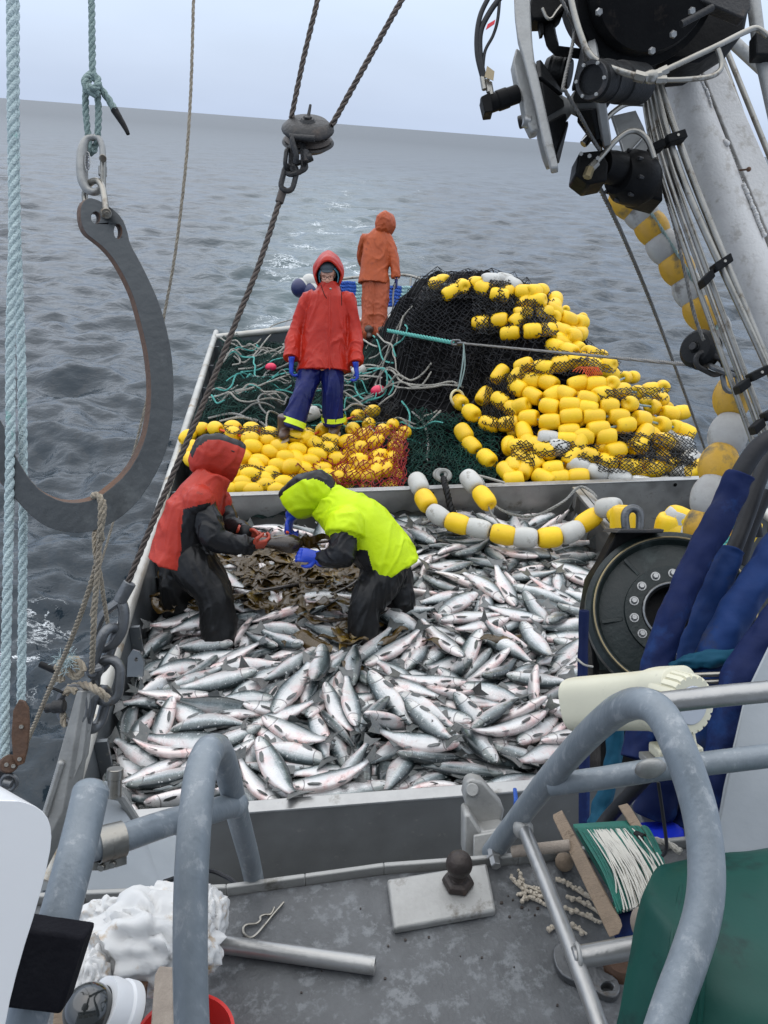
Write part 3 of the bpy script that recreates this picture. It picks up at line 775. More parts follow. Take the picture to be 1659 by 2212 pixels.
-159,5909,482,78,-98,21,-4,1,104,
1844,5758,455,54,56,-66,-76,0,103,
-823,4469,385,24,-33,90,-80,0,80,
2137,5896,446,62,107,20,20,2,82,
4,3221,444,93,73,-29,-38,0,93,
1184,5951,494,60,-109,-4,-23,0,98,
402,3402,449,98,57,34,46,0,102,
1572,5536,485,39,-57,-86,63,1,97,
569,3315,418,54,-111,-14,27,4,104,
1005,4989,481,36,14,-62,-104,2,102,
2251,4600,484,89,-76,34,-35,1,101,
-430,4843,510,38,6,-38,-115,1,79,
1222,5366,535,25,25,-106,-60,4,84,
487,3816,475,114,44,16,-32,0,81,
247,3593,486,8,13,-85,-93,0,79,
189,4349,498,37,-35,-99,61,2,93,
-252,4862,478,2,30,-99,74,4,94,
-627,4886,474,95,81,-2,-24,1,94,
1637,5127,483,38,-39,76,-87,1,104,
1200,5577,490,123,31,-9,1,2,92,
-886,4646,429,97,-76,11,-28,1,105,
1695,5622,460,31,-54,-85,72,0,107,
1324,3888,429,18,-12,123,-22,1,104,
-748,5542,446,62,108,-18,-16,0,104,
361,5190,488,19,12,-77,-98,0,93,
2193,3541,456,17,-15,-94,83,1,100,
-438,5790,411,66,87,-40,-51,1,104,
2352,4655,458,49,56,51,89,3,92,
119,4288,474,31,49,91,66,1,103,
1222,4441,491,58,54,-65,-75,3,80,
1303,4482,530,57,82,60,51,2,88,
1284,5881,476,90,75,43,23,0,85,
539,4166,486,40,3,56,-107,1,88,
936,5944,472,105,-69,-1,-17,2,101,
-131,3418,442,8,-1,23,125,2,93,
-42,5255,471,14,-27,-88,86,2,102,
334,3858,500,86,41,-57,-61,0,90,
165,5279,498,44,15,-98,-67,1,82,
2113,5970,412,9,126,-5,-8,1,93,
-167,3503,435,12,-8,-80,97,0,95,
1244,3522,468,55,113,11,15,2,84,
-83,5638,447,115,-53,-2,12,0,91,
-214,5261,484,80,-95,-12,-26,2,96,
531,3234,395,83,-96,5,8,4,95,
1154,4861,486,47,-31,-76,85,2,96,
-572,5188,521,4,-12,82,-96,0,84,
962,3711,445,1,-40,-77,-92,1,93,
277,4982,477,11,20,-92,85,2,98,
1196,3281,449,1,-16,94,84,3,86,
1105,4188,490,86,59,-58,-44,3,92,
2215,5570,438,5,-6,88,-91,1,88,
39,3980,481,11,32,-94,-78,0,95,
-742,4825,462,66,92,-28,-50,2,94,
267,3498,466,75,100,13,19,0,81,
683,4412,486,9,3,-91,88,4,94,
577,5340,476,91,-86,-10,15,2,102,
1742,5022,464,21,124,10,13,2,84,
1495,4422,496,6,9,-85,-94,1,93,
1069,3422,440,10,28,118,-35,3,104,
978,5307,460,12,-2,103,73,1,92,
1701,3431,432,70,95,31,36,3,101,
100,5865,451,86,92,12,-17,1,86,
1152,4071,478,15,-5,-71,104,0,86,
553,3588,472,26,119,-29,-20,4,104,
-375,4372,455,59,77,71,43,0,100,
947,5092,469,9,-105,-70,-14,1,99,
57,4860,466,21,38,79,90,0,101,
512,4908,460,64,61,65,64,2,84,
1949,5788,445,75,58,52,66,2,82,
812,5381,454,28,-4,94,80,1,84,
1283,5636,474,123,-31,11,-5,2,81,
47,5372,509,39,30,-81,-85,0,78,
800,5671,446,50,36,-73,-83,1,83,
1816,4768,475,43,-36,86,-74,0,94,
-631,5792,450,30,-9,69,-102,2,83,
-971,2940,402,46,106,-51,-17,2,93,
-740,5217,456,97,81,11,-5,1,93,
-908,5960,405,3,-1,41,120,4,91,
-1038,5628,394,52,-76,71,-50,1,97,
1697,5446,442,41,104,-49,-35,2,108,
-144,3752,477,27,-32,112,-42,3,88,
1201,5448,490,91,85,23,-6,2,79,
-461,4512,398,92,-54,37,-58,4,99,
-250,5110,495,34,-51,-88,68,1,86,
1865,3764,446,105,70,5,14,0,82,
-180,3886,410,46,112,-27,-25,3,98,
47,5111,498,6,15,79,98,0,108,
674,3327,474,32,-29,-72,95,0,94,
-205,4482,496,107,66,-15,-3,3,80,
-914,5714,429,26,16,85,89,1,95,
-977,3942,414,102,22,-11,-72,3,104,
2074,5795,416,124,2,-11,24,3,82,
583,3962,476,20,-21,-79,95,0,80,
1347,4528,476,86,-92,-2,-17,0,103,
732,4994,397,27,-55,78,-79,4,90,
2170,4144,461,82,-94,26,1,1,83,
1194,4584,493,28,28,-78,-92,0,94,
1779,5174,445,30,-48,82,-78,1,83,
1587,4844,505,17,80,94,27,2,79,
-900,3713,396,25,1,-84,92,4,88,
-97,5440,461,79,95,23,14,2,96,
537,4536,392,67,-61,61,-65,1,101,
1339,5020,483,28,6,-79,-95,1,100,
1573,4264,489,71,59,-68,-54,0,95,
1229,3977,443,7,2,-102,75,2,101,
1018,4421,440,58,94,-44,-46,1,106,
426,5551,507,46,20,65,97,2,103,
1955,5059,454,30,-25,-91,79,2,89,
799,4180,459,3,16,-98,-79,0,93,
-702,4679,447,88,-89,9,-16,4,94,
797,5128,442,17,30,-101,-69,0,107,
384,4800,493,33,-10,-55,109,2,90,
1616,5867,445,80,-80,-15,56,0,98,
-1004,4382,389,69,79,54,47,2,90,
-685,3096,393,9,-9,95,-83,1,103,
-524,3516,441,21,-42,-100,63,0,79,
1388,4771,536,80,-69,54,-46,1,89,
1432,5797,444,52,64,75,62,1,86,
2124,5698,403,24,124,16,-2,3,85,
-335,5431,484,8,-19,94,-83,0,94,
815,3094,386,45,-40,-74,84,0,82,
-361,3419,423,38,-44,-87,71,4,94,
1656,3567,391,39,-32,-85,79,2,97,
1124,5366,482,5,-4,-61,111,3,84,
2008,4054,441,3,18,-94,83,2,93,
-852,4166,449,43,88,-66,-46,2,83,
1734,5717,404,73,-71,64,-42,4,106,
-985,5166,392,49,-43,-72,82,2,103,
733,5804,424,38,-52,68,-86,0,102,
1017,5444,462,119,45,-2,-1,2,84,
-944,5212,461,63,-95,35,-43,0,90,
1789,3662,446,18,15,-93,-83,4,90,
246,3418,438,3,-16,107,67,1,87,
2024,5305,439,62,-73,-61,57,2,93,
313,3030,399,73,-74,-44,59,0,91,
1436,5353,443,47,-50,-69,82,2,99,
1152,3263,389,43,37,75,85,2,89,
528,3709,434,28,-26,-81,90,4,103,
-214,5856,397,82,-92,29,-14,4,103,
2006,4803,437,96,-82,-15,6,2,100,
2143,3468,387,83,-95,12,-3,2,80,
1384,4675,452,28,-37,-65,99,1,101,
1508,4903,517,64,-12,-33,104,3,85,
508,5168,445,106,-60,-11,36,0,88,
661,4328,452,73,-99,-18,26,2,88,
2092,4407,469,106,53,-10,-44,2,81,
-892,5507,437,115,47,-12,-24,3,100,
-739,3562,425,22,2,-70,103,2,79,
879,5487,465,19,-8,51,-115,1,97,
234,5643,469,11,-102,-69,28,1,80,
-35,4508,475,51,-115,-13,-9,0,86,
-181,4568,467,75,103,5,-3,0,89,
834,5004,415,41,-48,72,-83,1,87,
168,4592,446,81,95,-14,-20,0,83,
2042,4611,463,79,-63,58,-52,0,80,
422,4195,473,91,81,-32,15,0,90,
97,3108,392,92,-81,-19,28,2,97,
2072,3592,395,22,15,83,92,0,103,
72,4386,397,2,13,93,-86,4,98,
-326,3532,391,22,32,90,81,0,96,
-850,3484,402,4,-12,82,96,0,86,
566,5850,467,102,73,-21,-4,3,89,
1112,4424,481,6,33,-90,83,2,93,
-16,5370,452,16,29,-87,86,2,83,
2278,3922,403,84,88,33,14,0,90,
1428,3316,393,94,-82,16,-18,1,103,
411,5409,469,3,6,-84,95,0,101,
-791,4130,396,55,76,58,63,1,95,
689,5140,458,10,40,-110,-48,2,84,
-596,5261,497,21,8,-63,-108,0,85,
2282,3700,439,45,-10,-55,105,1,84,
-121,3754,392,64,105,-29,-16,1,87,
831,4821,396,63,62,-72,-56,0,99,
1782,5507,424,12,-10,73,102,2,98,
80,5298,442,47,-18,74,-90,2,100,
1467,4745,471,76,86,-45,-30,3,107,
1522,5800,438,59,-55,-64,74,0,89,
1726,3018,390,39,46,-76,-82,1,85,
-889,5149,426,66,54,79,51,2,84,
1474,3874,442,21,18,-121,-27,4,87,
-630,5144,475,82,-96,-10,13,1,99,
-380,4634,455,42,81,50,73,0,82,
-826,5870,396,14,22,-93,-82,0,107,
-892,5381,440,86,93,1,10,4,95,
2278,4985,442,34,-56,-55,94,1,81,
282,5238,461,76,96,25,20,0,102,
-85,3020,387,79,-65,-53,54,2,82,
140,3522,424,23,-19,-104,67,1,100,
90,5435,448,26,15,-94,79,2,89,
168,3244,387,81,92,25,21,0,87,
227,3800,428,80,-95,27,-3,1,105,
1279,4124,472,1,-19,-109,63,1,93,
1704,4126,429,17,-6,-83,94,2,93,
687,3888,446,1,3,82,-97,3,87,
-328,5721,452,74,-29,-39,91,3,102,
929,3267,406,39,50,98,51,0,99,
1244,5068,457,93,76,27,32,0,102,
1132,5836,466,30,30,-63,-102,4,81,
-180,4767,473,104,-71,-13,10,0,108,
815,5542,458,112,51,2,30,1,82,
1896,5307,434,76,75,-48,-48,3,80,
192,4502,387,16,-11,83,-94,2,84,
-814,3274,386,93,86,-3,3,1,79,
635,4073,451,94,-85,-6,-1,2,88,
1700,3909,445,37,-38,85,-78,0,92,
1554,4214,409,87,91,1,-17,0,96,
-858,3577,389,95,83,-11,-14,2,88,
1419,4151,443,85,92,-20,-6,3,99,
1282,5814,436,91,70,-44,-31,0,102,
680,4513,490,87,92,4,2,0,93,
1688,4741,465,35,107,54,23,3,95,
129,2854,394,96,84,2,-1,0,104,
1184,3460,396,21,14,95,81,1,102,
-1046,3380,387,58,-63,-70,62,0,86,
72,2962,406,14,-9,-85,-92,1,100,
2235,5320,387,3,0,-101,77,2,79,
1580,5252,392,71,81,-50,-45,3,105,
1800,3545,399,46,38,85,72,0,92,
46,4059,442,83,96,5,-12,0,92,
1133,3869,445,26,-1,81,-94,0,86,
327,4117,458,80,-80,37,-44,0,101,
624,3138,394,13,27,-94,-80,1,89,
1051,5165,435,70,75,54,51,0,102,
2085,3243,442,100,75,-22,-8,1,85,
2143,3296,468,3,-12,43,-119,1,81,
-970,3434,425,49,82,-71,-43,2,89,
1805,3188,390,9,13,-87,-91,0,89,
1918,3344,392,81,97,-2,-2,2,98,
631,4423,437,34,30,-82,-86,1,86,
1479,4398,439,66,-79,54,-50,2,87,
1302,3573,394,4,-11,83,-95,2,104,
1508,5162,422,84,84,-34,-30,1,94,
812,3793,431,58,113,-8,-5,0,94,
877,4374,447,68,78,-53,-51,0,97,
1837,4940,440,63,-108,17,-14,1,80,
-510,4213,445,30,-34,-94,72,2,97,
858,4112,403,108,-66,-5,-9,4,107,
1482,3422,407,3,-3,65,109,4,100,
-742,3629,402,124,-23,8,-12,2,79,
1269,5429,423,43,26,96,66,2,82,
1773,4312,432,7,32,111,53,3,104,
787,4618,487,8,13,-86,-92,1,80,
42,3597,386,21,18,81,93,2,80,
-87,3536,386,95,-83,6,-12,2,82,
1486,3024,391,90,-76,-39,26,4,84,
549,5651,469,45,47,-78,-76,2,101,
2001,4946,448,4,-21,-124,-14,2,95,
2008,4299,444,3,16,93,85,1,86,
173,4690,454,7,-3,-84,95,4,86,
-750,5589,393,83,96,-5,-8,1,101,
-442,3958,402,102,-66,12,-34,4,108,
-437,3308,404,14,8,100,76,2,102,
665,4556,435,21,-26,88,-86,2,94,
1609,3238,424,76,-78,-27,60,1,79,
-235,5970,412,3,16,30,-122,2,78,
1530,4949,432,78,-99,11,15,2,103,
764,3730,436,11,-22,-119,36,4,94,
-263,3636,397,10,9,106,69,0,99,
2204,4014,402,88,-79,-26,37,3,90,
-710,3701,450,5,-6,103,-74,0,85,
1643,4417,391,70,-74,60,-45,4,89,
1802,5892,420,74,-98,31,-3,0,101,
83,5751,394,28,30,-88,-82,2,105,
-497,3174,422,95,83,11,7,0,79,
1383,4297,412,16,-26,90,-84,1,95,
1728,3840,395,84,-95,-4,-6,0,102,
71,3764,431,85,89,-30,-15,3,87,
1580,4348,411,48,48,82,69,3,80,
219,4095,452,29,45,97,62,4,81,
191,5725,422,32,-40,87,-77,3,79,
623,5686,388,83,-95,-7,7,4,92,
786,4602,389,96,83,1,7,0,88,
32,3332,408,115,-54,4,-1,3,102,
1188,3795,421,1,-7,117,50,0,98,
1184,5258,432,79,72,53,45,2,82,
2053,4377,408,34,-17,-102,66,4,107,
1091,4787,457,97,78,-14,-23,2,93,
1945,3618,444,49,48,-79,-72,0,96,
-466,5043,502,61,111,10,5,2,84,
-657,3213,391,95,-81,-19,10,4,96,
540,4969,396,79,90,35,22,1,99,
1696,5261,410,81,72,-40,-53,4,107,
-796,4859,420,59,-72,77,-39,1,100,
2079,4180,409,7,12,-126,6,2,91,
-312,5818,385,71,-81,51,-44,1,79,
1066,5676,443,90,87,-15,-16,2,90,
842,5424,393,25,22,82,91,1,105,
1446,4784,411,27,-4,96,-79,0,81,
1000,5870,408,5,36,-118,-31,0,97,
-22,4284,463,104,-62,19,-32,2,87,
2220,3698,408,64,-102,40,-7,2,92,
528,3482,390,94,-82,-17,20,1,92,
552,5235,386,95,83,13,11,1,80,
-274,4172,428,26,-37,-64,100,1,98,
509,5337,394,15,4,-95,82,4,91,
1485,3756,390,4,4,-83,-96,2,94,
2140,5126,404,11,-2,74,-102,3,95,
-232,3726,392,68,104,-25,-10,0,88,
1224,3693,409,11,2,71,105,4,104,
309,5572,396,74,54,-64,-60,1,95,
461,5237,435,94,82,18,14,2,79,
2021,2976,394,85,-73,40,-45,1,105,
2371,4132,393,71,50,-63,-67,3,93,
-272,4393,453,63,-68,64,-59,1,89,
227,4760,495,86,93,7,-7,4,91,
878,5859,405,18,46,-114,-25,2,90,
1394,3119,428,74,-99,-28,12,2,88,
531,4644,500,22,22,94,79,1,91,
]
def fish_mats():
    out = []
    m = bpy.data.materials.new('fish_skin'); m.use_nodes = True; t = m.node_tree; n = t.nodes; L = t.links.new; b = n['Principled BSDF']
    def M_(op, a, c=None, cl=False, d=None):
        q = n.new('ShaderNodeMath'); q.operation = op; q.use_clamp = cl
        for i, s in enumerate((a, c, d)):
            if s is None: continue
            if isinstance(s, (int, float)): q.inputs[i].default_value = s
            else: L(s, q.inputs[i])
        return q.outputs[0]
    uv = n.new('ShaderNodeUVMap'); uv.uv_map = 'flank'; sp = n.new('ShaderNodeSeparateXYZ'); L(uv.outputs[0], sp.inputs[0]); u, v = sp.outputs[0], sp.outputs[1]
    tc = n.new('ShaderNodeTexCoord'); oi = n.new('ShaderNodeObjectInfo'); ge = n.new('ShaderNodeNewGeometry')
    ad = n.new('ShaderNodeVectorMath'); ad.operation = 'ADD'; L(tc.outputs['Object'], ad.inputs[0]); L(oi.outputs['Location'], ad.inputs[1])
    def NZ(s, vec, d=4, r=.6):
        q = n.new('ShaderNodeTexNoise'); q.inputs['Scale'].default_value = s; q.inputs['Detail'].default_value = d; q.inputs['Roughness'].default_value = r; L(vec, q.inputs[0]); return q.outputs[0]
    big = NZ(1.6, ge.outputs['Position'], 2); mid = NZ(16, ad.outputs[0]); fine = NZ(140, ad.outputs[0], 3)
    vv = M_('ADD', v, M_('MULTIPLY', M_('SUBTRACT', mid, .5), .22)); vv = M_('ADD', vv, M_('MULTIPLY', M_('SUBTRACT', fine, .5), .16)); vv = M_('ADD', vv, M_('MULTIPLY', M_('SUBTRACT', big, .5), .14))
    vv = M_('ADD', M_('ADD', vv, .035), M_('MULTIPLY', M_('SUBTRACT', oi.outputs['Random'], .5), .14))
    r = n.new('ShaderNodeValToRGB'); cr = r.color_ramp; L(vv, r.inputs[0])
    cr.elements[0].position = .05; cr.elements[0].color = (.68, .57, .54, 1); cr.elements[1].position = .93; cr.elements[1].color = (.012, .019, .020, 1)
    for p, c in ((.22, (.66, .63, .61)), (.40, (.56, .56, .555)), (.54, (.47, .485, .485)), (.625, (.24, .275, .28)), (.70, (.085, .11, .115)), (.82, (.028, .042, .044))): e = cr.elements.new(p); e.color = (*c, 1)
    col = r.outputs[0]
    def mix(f, a, c, mode='MIX'):
        q = n.new('ShaderNodeMix'); q.data_type = 'RGBA'; q.blend_type = mode; L(f, q.inputs[0]); L(a, q.inputs[6])
        if isinstance(c, tuple): q.inputs[7].default_value = (*c, 1)
        else: L(c, q.inputs[7])
        return q.outputs[2]
    # pink bruising along belly and head
    pk = NZ(11, ad.outputs[0], 5, .65); pm_ = M_('MULTIPLY', M_('MULTIPLY', M_('SUBTRACT', pk, .49), 5., True), M_('MULTIPLY', M_('SUBTRACT', .62, v), 2.6, True)); pm_ = M_('MULTIPLY', pm_, .62); col = mix(pm_, col, (.60, .27, .25))
    # dark scuffs and the odd red streak
    sc = NZ(22, ad.outputs[0], 7, .7); col = mix(M_('MULTIPLY', M_('MULTIPLY', M_('SUBTRACT', sc, .60), 9., True), .6), col, (.10, .115, .115))
    bl = NZ(5, ad.outputs[0], 6, .7); col = mix(M_('MULTIPLY', M_('MULTIPLY', M_('SUBTRACT', bl, .70), 14., True), .8), col, (.42, .03, .035))
    # gill cover edge, jaw line, lateral line
    vs = M_('SUBTRACT', v, .42); gl = M_('ADD', .175, M_('MULTIPLY', M_('MULTIPLY', vs, vs), -.22)); g = M_('SUBTRACT', 1., M_('MULTIPLY', M_('ABSOLUTE', M_('SUBTRACT', u, gl)), 120.), True); g = M_('MULTIPLY', g, M_('LESS_THAN', v, .74)); hd_ = M_('MULTIPLY', M_('LESS_THAN', u, gl), M_('MULTIPLY', M_('SUBTRACT', v, .30), 3., True)); col = mix(M_('MULTIPLY', hd_, .5), col, (.13, .15, .135)); ck_ = M_('MULTIPLY', M_('MULTIPLY', M_('LESS_THAN', u, M_('SUBTRACT', gl, .012)), M_('GREATER_THAN', u, .085)), M_('MULTIPLY', M_('LESS_THAN', v, .56), M_('GREATER_THAN', v, .24))); col = mix(M_('MULTIPLY', ck_, .5), col, (.62, .60, .56)); col = mix(M_('MULTIPLY', g, .9), col, (.045, .03, .03))
    jl = M_('SUBTRACT', .47, M_('MULTIPLY', u, 1.7)); j = M_('SUBTRACT', 1., M_('MULTIPLY', M_('ABSOLUTE', M_('SUBTRACT', v, jl)), 17.), True); j = M_('MULTIPLY', j, M_('LESS_THAN', u, .078)); col = mix(M_('MULTIPLY', j, .9), col, (.035, .03, .03))
    ll = M_('SUBTRACT', 1., M_('MULTIPLY', M_('ABSOLUTE', M_('SUBTRACT', v, .54)), 60.), True); col = mix(M_('MULTIPLY', M_('MULTIPLY', ll, M_('GREATER_THAN', u, .2)), .35), col, (.13, .15, .15))
    # spots on the back
    vo = n.new('ShaderNodeTexVoronoi'); vo.inputs['Scale'].default_value = 62; L(tc.outputs['Object'], vo.inputs[0]); st = M_('MULTIPLY', M_('LESS_THAN', vo.outputs['Distance'], .23), M_('GREATER_THAN', v, .68)); col = mix(M_('MULTIPLY', st, .6), col, (.010, .013, .013))
    # white slime / scale flecks
    fl = NZ(75, ad.outputs[0], 2, .5); col = mix(M_('MULTIPLY', M_('MULTIPLY', M_('SUBTRACT', fl, .64), 12., True), .5), col, (.66, .67, .67))
    L(col, b.inputs['Base Color']); b.inputs['Metallic'].default_value = .18; b.inputs['Specular IOR Level'].default_value = .6; b.inputs['Coat Weight'].default_value = .5; b.inputs['Coat Roughness'].default_value = .12
    mr = n.new('ShaderNodeMapRange'); L(mid, mr.inputs[0]); mr.inputs[3].default_value = .18; mr.inputs[4].default_value = .42; L(mr.outputs[0], b.inputs['Roughness'])
    vs2 = n.new('ShaderNodeTexVoronoi'); vs2.inputs['Scale'].default_value = 190; L(tc.outputs['Object'], vs2.inputs[0])
    bp = n.new('ShaderNodeBump'); bp.inputs['Strength'].default_value = .25; bp.inputs['Distance'].default_value = .003; L(M_('ADD', vs2.outputs['Distance'], M_('MULTIPLY', g, -3.)), bp.inputs['Height']); L(bp.outputs[0], b.inputs['Normal'])
    out.append(m)
    out.append(pm('fish_fin', (.050, .058, .058), (.11, .113, .108), .35, 0, 30, .3, 90, coat=.3, c3=(.17, .12, .11), s3=20, t3=.66))
    m = bpy.data.materials.new('fish_eye'); m.use_nodes = True; t = m.node_tree; n = t.nodes; L = t.links.new; b = n['Principled BSDF']
    uv = n.new('ShaderNodeUVMap'); uv.uv_map = 'flank'; sp = n.new('ShaderNodeSeparateXYZ'); L(uv.outputs[0], sp.inputs[0])
    r = n.new('ShaderNodeValToRGB'); r.color_ramp.interpolation = 'CONSTANT'; r.color_ramp.elements[0].color = (.42, .36, .20, 1); r.color_ramp.elements[1].position = .45; r.color_ramp.elements[1].color = (.004, .004, .004, 1)
    s_ = n.new('ShaderNodeMath'); s_.operation = 'SUBTRACT'; s_.inputs[1].default_value = 3; L(sp.outputs[1], s_.inputs[0]); L(s_.outputs[0], r.inputs[0]); L(r.outputs[0], b.inputs['Base Color']); b.inputs['Roughness'].default_value = .08
    out.append(m); return out
FM = fish_mats()
def fish_mesh(name, geos):
    me = bpy.data.meshes.new(name); V = []; F = []; MI = []; UV = []
    for (v, f, mi, uv), M in geos:
        o = len(V); V += [M @ Vector(p) for p in v]; F += [tuple(o+i for i in q) for q in f]; MI += mi; UV += uv
    me.from_pydata(V, [], F)
    for m in FM: me.materials.append(m)
    me.polygons.foreach_set('material_index', MI); me.polygons.foreach_set('use_smooth', [i != 1 for i in MI])
    ul = me.uv_layers.new(name='flank'); vi = np.empty(len(me.loops), int); me.loops.foreach_get('vertex_index', vi)
    ul.data.foreach_set('uv', np.array(UV, np.float32)[vi].ravel()); me.update(); return me
GEO = [fish_geo(b) for b in BENDS]
FMESH = [fish_mesh('salmon', [(g, Matrix.Identity(4))]) for g in GEO]
rest = []
ZONES = [(lambda x, y: x < -.35 and y < 3.9, 'in the near left corner'), (lambda x, y: y < 3.5 and x < .7, 'by the front wall'), (lambda x, y: y < 3.7, 'by the front wall, right end'),
         (lambda x, y: x < -.2, 'by the red and black jacket'), (lambda x, y: y > 5.1 and x < .9, 'beyond the kelp'), (lambda x, y: y > 5.0, 'below the hanging floats'),
         (lambda x, y: x > 1.2, 'beside the winch'), (lambda x, y: True, 'in mid bin by the lime jacket')]
nf = len(FISH)//9
for i in range(nf):
    x, y, z, qw, qx, qy, qz, bnd, sc = FISH[i*9:i*9+9]
    y = 6000-(6000-y)*.984; z += 60*max(0, min(1, (4200-y)/1200))+40*max(0, min(1, (y-5000)/900)); M = Matrix.LocRotScale(Vector((x, y, z))/1000, Quaternion((qw, qx, qy, qz)).normalized(), Vector((1.02, 1.14, 1.24))*sc/100)
    if i >= 300: rest.append((GEO[bnd], M)); continue
    o = bpy.data.objects.new('salmon', FMESH[bnd]); COL.objects.link(o); o.matrix_world = M
    dz = M.to_3x3() @ Vector((0, 0, 1)); hd = M.to_3x3() @ Vector((1, 0, 0))
    pose = 'dark back up' if dz.z > .5 else 'pale belly up' if dz.z < -.5 else 'silver side up'
    way = ('head to the right' if hd.x > 0 else 'head to the left') if abs(hd.x) > abs(hd.y) else ('head away' if hd.y > 0 else 'head towards the viewer')
    zn = next(s for f, s in ZONES if f(x/1000, y/1000))
    tag(o, f'salmon lying {pose}, {way}, {zn}', 'fish', f'salmon lying {zn}')
me = fish_mesh('salmon_heap', rest); o = bpy.data.objects.new('salmon_heap', me); COL.objects.link(o); o['kind'] = 'stuff'; o['label'] = 'deeper salmon half buried in the heap of fish'; o['category'] = 'fish'
o = MB().box((.72, 4.4, .15), (1.75, 0, 0), (0, 1.6, 0), (0, 0, .14)).build('bin_slush', 'lower_deck'); o['kind'] = 'stuff'; o['label'] = 'grey slush under the fish at the bottom of the bin'; o['category'] = 'slush'
# stray fish on the work deck below the front wall
o = bpy.data.objects.new('salmon', FMESH[0]); COL.objects.link(o); p = Wz(735, 1908, .06); o.matrix_world = Matrix.LocRotScale(p, (Matrix.Rotation(rad(8), 3, 'Z') @ Matrix.Rotation(rad(80), 3, 'X')).to_quaternion(), Vector((1, 1, 1)))
tag(o, 'stray salmon lying on the deck outside the bin, in front of its dark wall', 'fish')
# ---------------------------------------------------------------- kelp
def kelp_pile():
    mb = MB(); r_ = random.Random(4)
    spots = [(max(455, min(780, r_.gauss(620, 95))), max(1180, min(1310, r_.gauss(1245, 30)))) for _ in range(230)]+[(r_.gauss(765, 40), r_.gauss(1372, 10)) for _ in range(9)]+[(r_.gauss(600, 45), r_.gauss(1195, 12)) for _ in range(16)]+[(r_.gauss(378, 18), r_.gauss(1270, 16)) for _ in range(9)]+[(r_.uniform(600, 740), r_.uniform(1300, 1400)) for _ in range(6)]+[(1075, 1380), (960, 1395), (760, 1440)]
    for u, v in spots:
        p = Wz(u, v, .55+.045*r_.random()); a = r_.random()*6.28; d = Vector((math.cos(a), math.sin(a)*.7, 0)); ln = r_.uniform(.14, .42); w = r_.uniform(.02, .06); side = Vector((-d.y, d.x, r_.uniform(-.4, .4))).normalized()
        n_ = 9; V = []; F = []; ph = r_.random()*6
        for i in range(n_+1):
            t_ = i/n_; c = p+d*ln*(t_-.5)+Vector((0, 0, .018*math.sin(t_*5+ph)+.007*math.sin(t_*13+ph))); ww = w*(math.sin(math.pi*min(1, t_*1.05+.02))**.6+.12)
            for s in (-1, -.33, .33, 1): V.append(c+side*ww*s+Vector((0, 0, .014*math.sin(t_*9+s*2.5+ph)*abs(s))))
        for i in range(n_):
            for s in range(3): F.append((i*4+s, i*4+s+1, i*4+s+5, i*4+s+4))
        mb.add(V, F)
    return mb
o = kelp_pile().build('kelp', 'kelp', angle=80); b = o.modifiers.new('thick', 'SOLIDIFY'); b.thickness = .003; o['kind'] = 'stuff'; o['label'] = 'brown kelp fronds torn and strewn over the fish between the two bending workers'; o['category'] = 'kelp'
for pts, r0, lab in (([(700, 1255), (640, 1262), (560, 1275), (500, 1268)], .016, 'long dark kelp stem lying across the brown fronds'), ([(715, 1285), (760, 1262), (790, 1235)], .014, 'short dark kelp stem curving beside the black trousers'),
                     ([(845, 1320), (720, 1340), (665, 1330), (640, 1345), (655, 1365)], .012, 'curled kelp stem over fish in front of the kelp heap'), ([(640, 1170), (700, 1170), (760, 1155)], .018, 'kelp stem behind the held bulb')):
    mb = MB(); P = spl([Wz(u, v, .60) for u, v in pts], 8); mb.tube(P, [r0*(1-.4*i/len(P)) for i in range(len(P))], 8); tag(mb.build('kelp_stalk', 'kelp_dark'), lab, 'kelp stem')
# ---------------------------------------------------------------- the heaped net: height of the pile over the deck
def H(x, y):
    h = .50+.10*min(1, max(0, (y-6.2)/1.5))
    h += 1.24*math.exp(-abs((x-2.02)/.80)**3-((y-9.6)/1.25)**4)
    h += .80*math.exp(-((x-2.75)/.95)**2-((y-8.0)/.95)**2)
    h += .42*math.exp(-((x-3.0)/.7)**2-((y-6.95)/.55)**2)+.62*math.exp(-((x-3.05)/.55)**2-((y-8.9)/.6)**2)
    h += .30*math.exp(-((x+.0)/1.15)**4-((y-7.0)/.50)**2)
    h += .22*math.exp(-((x-.1)/.8)**2-((y-8.6)/.8)**2)+.12*math.exp(-((x+.2)/1.0)**4-((y-10.3)/1.1)**2)+.25*math.exp(-((x+.6)/.5)**2-((y-8.0)/.7)**2)
    return h
def Hn(x, y):
    k = 1. if y > 7.4 else .35
    return H(x, y)+k*(.16*noise.noise((x*1.7, y*1.7, 1))+.13*(1-2*abs(noise.noise((x*2.6, y*2.6, 4))))*.7+.08*noise.noise((x*6., y*6., 4)))
def on_heap(u, v, off=0., fall=None):
    """where the sight line first meets the pile"""
    r = ray(u, v); t = 5.6
    while t < 14:
        p = CAM+r*t
        if p.y > 6.0 and p.z < Hn(p.x, p.y)+off: return p
        t += .02
    return None
def heap_mesh(name, mat, inside, step=.045, amp=.06, seed=0):
    mb = MB(); xs = np.arange(-1.0, 3.75, step); ys = np.arange(6.1, 12.3, step); ok = {}
    for i, x in enumerate(xs):
        for j, y in enumerate(ys):
            if inside(x, y):
                z = Hn(x, y)+amp*(noise.noise((x*9, y*9, seed))+.5*noise.noise((x*19, y*19, seed+3))); ok[i, j] = len(mb.v); mb.v.append(Vector((x, y, z)))
    for (i, j) in ok:
        q = [(i, j), (i+1, j), (i+1, j+1), (i, j+1)]
        if all(k in ok for k in q): mb.f.append(tuple(ok[k] for k in q)); mb.m.append(0)
    return mb
